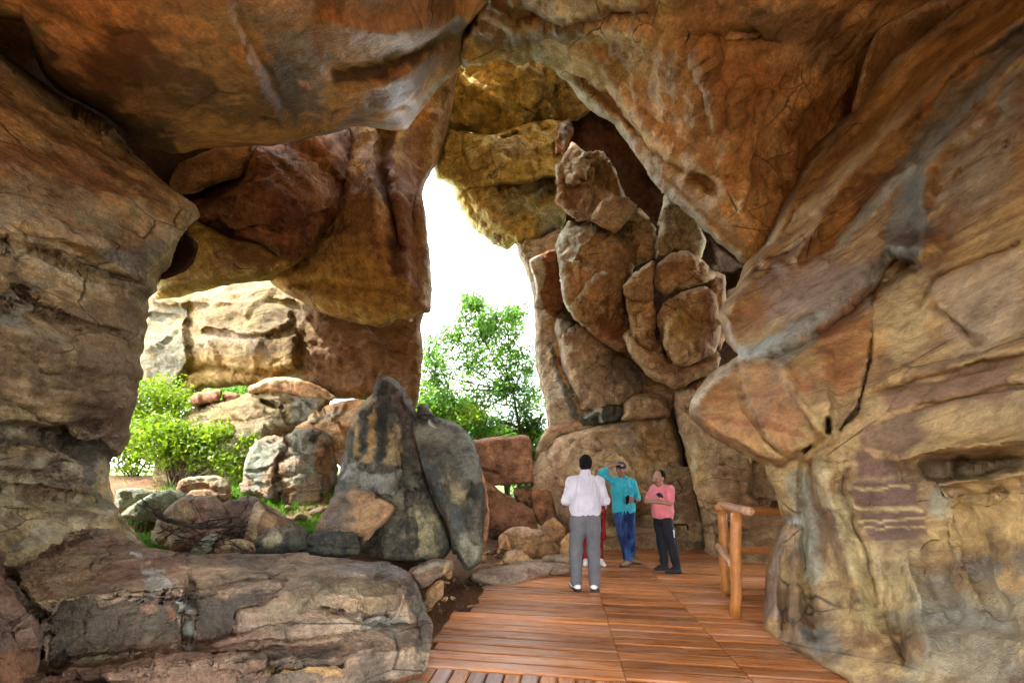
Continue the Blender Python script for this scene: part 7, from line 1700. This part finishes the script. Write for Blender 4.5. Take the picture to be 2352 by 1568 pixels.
# ---- man in a teal shirt shading his eyes
def person_teal():
    r = obj("person", None, label="man in teal shirt, jeans and cap with one hand raised to his brow", cat="person")
    J = dict(hd=V3(-.135, -.02, 1.575), nk=V3(-.105, 0, 1.435), sr=V3(-.285, .0, 1.405), sl=V3(.065, .01, 1.375), er=V3(-.465, -.06, 1.520), wr=V3(-.275, -.13, 1.655), el=V3(.150, .02, 1.105), wl=V3(.03, -.20, 1.075),
             hr=V3(-.165, 0, .85), hl=V3(.005, 0, .85), kr=V3(-.105, -.02, .47), kl=V3(.055, .03, .48), ar=V3(-.025, -.02, .10), al=V3(.085, .16, .12), tr=V3(-.12, -.10, .045), tl=V3(.13, .10, .05))
    lo, hi = bounds(J)
    sd = SDF(lo, hi, HSTEP)
    body_common(sd, J, .97)
    L = head(sd, J['hd'], -.10, -.10)
    hand(sd, J['wr'], (.95, -.02, .12), (.1, .25, -1), 1, .25, 1)
    hand(sd, J['wl'], (-.9, -.35, .02), (-.3, .9, .1), 1, .9, -1)
    sd.mesh("body", M_skin, r)
    for q in (-1, 1):
        e = SDF(L(q * .031, -.086, .014) - .03, L(q * .031, -.086, .014) + .03, .004)
        e.ell(L(q * .031, -.082, .013), (.013, .010, .007), 0); e.mesh("eye", M_shoeb, r)
    h = SDF(J['hd'] - .25, J['hd'] + .25, .006)
    h.ell(L(0, .03, .02), (.078, .09, .09), 0, 0, .02); h.ell(L(0, -.10, -.05), (.1, .085, .13), 0, 0, .01, True); h.ell(L(0, 0, -.14), (.2, .2, .09), 0, 0, .01, True)
    h.mesh("hair", M_hair, r)
    c = SDF(J['hd'] - .25, J['hd'] + .25, .006)
    c.ell(L(0, .010, .055), (.083, .102, .080), -.1, 0, .02)
    c.below(J['hd'][2] + .035)
    c.ell(L(0, -.115, .045), (.070, .075, .012), -.1, .2, .012)
    cp = c.mesh("cap", M_capn, r)
    b = SDF(L(0, -.09, .08) - .06, L(0, -.09, .08) + .06, .004); b.ell(L(0, -.085, .082), (.026, .014, .018), -.1); b.mesh("cap_badge", M_shoew, cp)
    sh = torso_cloth(J, M_teal, r, .97, .845, (1.25, 1.40), fwd=(0, -1), seed=5, wr=.008, flare=1.06, wid=1.0, slope=(.10, 0))
    buttons(sh, [(-.09 + .004 * k, -.128 - .004 * (k > 0), 1.33 - .09 * k) for k in range(5)], M_shoew)
    p = SDF(V3(-.02, -.2, 1.15), V3(.09, -.08, 1.3), .005)
    p.ell((.02, -.118, 1.235), (.05, .016, .058)); p.mesh("pocket", M_teal, sh)
    trouser(J, M_denim, r, .97, .092, .070, .060, .006, .0, 7)
    shoe("shoe", J, 'r', M_shoet, r, .95, M_shoeb); shoe("shoe", J, 'l', M_shoet, r, .95, M_shoeb)
    w = SDF(J['wl'] - .06, J['wl'] + .06, .004)
    dw = (J['wl'] - J['el']); dw /= np.linalg.norm(dw)
    w.cap(J['wl'] - dw * .022, J['wl'] - dw * .002, .031, .031); w.mesh("watch", M_beltm, r)
    place(r, 1444, 1296, 6.2)
    # phone held in the lowered hand: a thing of its own
    me_v = [(x, y, z) for x in (-.037, .037) for y in (-.005, .005) for z in (0, .145)]
    ph = obj("phone", make_mesh("phone", me_v, [(0, 1, 3, 2), (4, 6, 7, 5), (0, 4, 5, 1), (2, 3, 7, 6), (0, 2, 6, 4), (1, 5, 7, 3)], M_phone, smooth=False), label="black phone held by the man in teal", cat="phone")
    ph.location = (r.location.x - .085, r.location.y - .225, 1.03)
    ph.rotation_euler = (.25, -.35, .5)

# ---- man in a pink t-shirt, arms crossed
def person_pink():
    r = obj("person", None, label="man in pink t-shirt and black track pants with crossed arms", cat="person")
    J = dict(hd=V3(-.175, -.02, 1.435), nk=V3(-.125, 0, 1.305), sl=V3(-.055, -.150, 1.275), sr=V3(-.185, .150, 1.275), el=V3(-.085, -.235, 1.065), er=V3(-.30, .150, 1.06), wl=V3(-.315, -.11, 1.085), wr=V3(-.30, -.085, 1.11),
             hl=V3(-.085, -.085, .78), hr=V3(-.115, .085, .78), kl=V3(-.005, -.085, .43), kr=V3(-.085, .085, .43), al=V3(.065, -.09, .095), ar=V3(-.045, .08, .095), tl=V3(-.03, -.12, .04), tr=V3(-.14, .05, .04))
    lo, hi = bounds(J)
    sd = SDF(lo, hi, HSTEP)
    body_common(sd, J, .93)
    L = head(sd, J['hd'], -1.15, -.22, .97)
    hand(sd, J['wl'], (-.7, .5, .1), (.5, .7, 0), .95, .8, 1); hand(sd, J['wr'], (.6, -.6, .1), (-.3, .3, -.6), .95, .6, 1)
    sd.mesh("body", M_skin2, r)
    for q in (-1, 1):
        e = SDF(L(q * .031, -.086, .014) - .03, L(q * .031, -.086, .014) + .03, .004)
        e.ell(L(q * .031, -.083, .013), (.010, .010, .007), 0); e.mesh("eye", M_shoeb, r)
    m = SDF(L(0, -.09, -.045) - .05, L(0, -.09, -.045) + .05, .004)
    m.cap(L(-.024, -.088, -.047), L(.024, -.088, -.047), .006, .006); m.mesh("moustache", M_hair, r)
    h = SDF(J['hd'] - .25, J['hd'] + .25, .006)
    h.ell(L(0, .035, .03), (.079, .088, .096), -1.15, 0, .02)
    h.ell(L(0, -.10, .02), (.1, .115, .2), -1.15, 0, .01, True); h.ell(L(0, -.05, -.16), (.2, .2, .09), 0, 0, .01, True)
    h.mesh("hair", M_hair, r, .003, (40, 40, 40), 5)
    sh = torso_cloth(J, M_pink, r, .95, .80, (.75, .75), name="t_shirt", fwd=(-.93, -.35), seed=9, wr=.006, belly=.035, wid=.98, dep=1.02, collar=False, slope=(-.10, 0))
    g = SDF(V3(-.42, -.35, 1.10), V3(-.05, .1, 1.3), .005)
    for k_, (a_, b_) in enumerate([((-.245, -.120, 1.20), (-.215, -.150, 1.155)), ((-.225, -.140, 1.215), (-.19, -.165, 1.17)), ((-.20, -.155, 1.20), (-.175, -.172, 1.15))]):
        g.cap(a_, b_, .012, .012)
    g.mesh("print", M_print, sh)
    tr = trouser(J, M_black, r, .93, .098, .076, .062, .006, .0, 11)
    g = SDF(V3(-.12, -.25, .45), V3(.12, -.05, .72), .005)
    g.cap((-.015, -.180, .66), (-.005, -.176, .59), .012, .008); g.cap((-.005, -.174, .57), (.0, -.172, .55), .009, .006); g.mesh("stripe", M_shoew, tr)
    shoe("shoe", J, 'l', M_shoeb, r, .92, M_shoeb); shoe("shoe", J, 'r', M_shoeb, r, .92, M_shoeb)
    place(r, 1538, 1309, 5.8)

# ---- woman mostly hidden behind the man in white
def person_red():
    r = obj("person", None, label="woman in white tunic and red trousers behind the man in white", cat="person")
    J = dict(hd=V3(0, 0, 1.36), nk=V3(0, 0, 1.22), sl=V3(.155, 0, 1.185), sr=V3(-.155, 0, 1.185), el=V3(.20, -.03, .95), er=V3(-.20, -.03, .95), wl=V3(.13, -.17, .90), wr=V3(-.13, -.17, .90),
             hl=V3(.085, 0, .74), hr=V3(-.085, 0, .74), kl=V3(.11, -.01, .41), kr=V3(-.10, -.01, .41), al=V3(.135, 0, .09), ar=V3(-.11, 0, .09), tl=V3(.15, -.09, .04), tr=V3(-.13, -.09, .04))
    lo, hi = bounds(J)
    sd = SDF(lo, hi, .009)
    body_common(sd, J, .82)
    L = head(sd, J['hd'], .2, 0, .94)
    hand(sd, J['wl'], (-.6, -.6, 0), (0, .5, .5), .9, .7, 1); hand(sd, J['wr'], (.6, -.6, 0), (0, .5, .5), .9, .7, -1)
    sd.mesh("body", M_skin, r)
    h = SDF(J['hd'] - .3, J['hd'] + .25, .008)
    h.ell(L(0, .03, .02), (.082, .095, .10), 0, 0, .02); h.cap(L(0, .06, -.02), L(0, .10, -.22), .06, .035, .03); h.ell(L(0, -.10, -.03), (.1, .085, .11), 0, 0, .01, True)
    h.mesh("hair", M_hair, r)
    torso_cloth(J, M_white, r, .84, .50, (1.2, 1.2), name="tunic", fwd=(0, -1), seed=13, wr=.008, flare=1.12, collar=False)
    sc_ = SDF(V3(-.1, -.35, .35), V3(.35, .25, 1.25), HSTEP)
    sc_.cap((.13, -.06, 1.20), (.17, -.12, .85), .030, .028, .02); sc_.cap((.17, -.12, .85), (.165, -.11, .45), .028, .036, .02)
    sc_.mesh("scarf", M_redc, r, .008, (14, 14, 2), 4)
    trouser(J, M_redc, r, .84, .092, .078, .062, .007, .0, 15)
    shoe("shoe", J, 'l', M_shoew, r, .88, M_shoew); shoe("shoe", J, 'r', M_shoew, r, .88, M_shoew)
    place(r, 1360, 1295, 6.3)

person_white(); person_teal(); person_pink(); person_red()
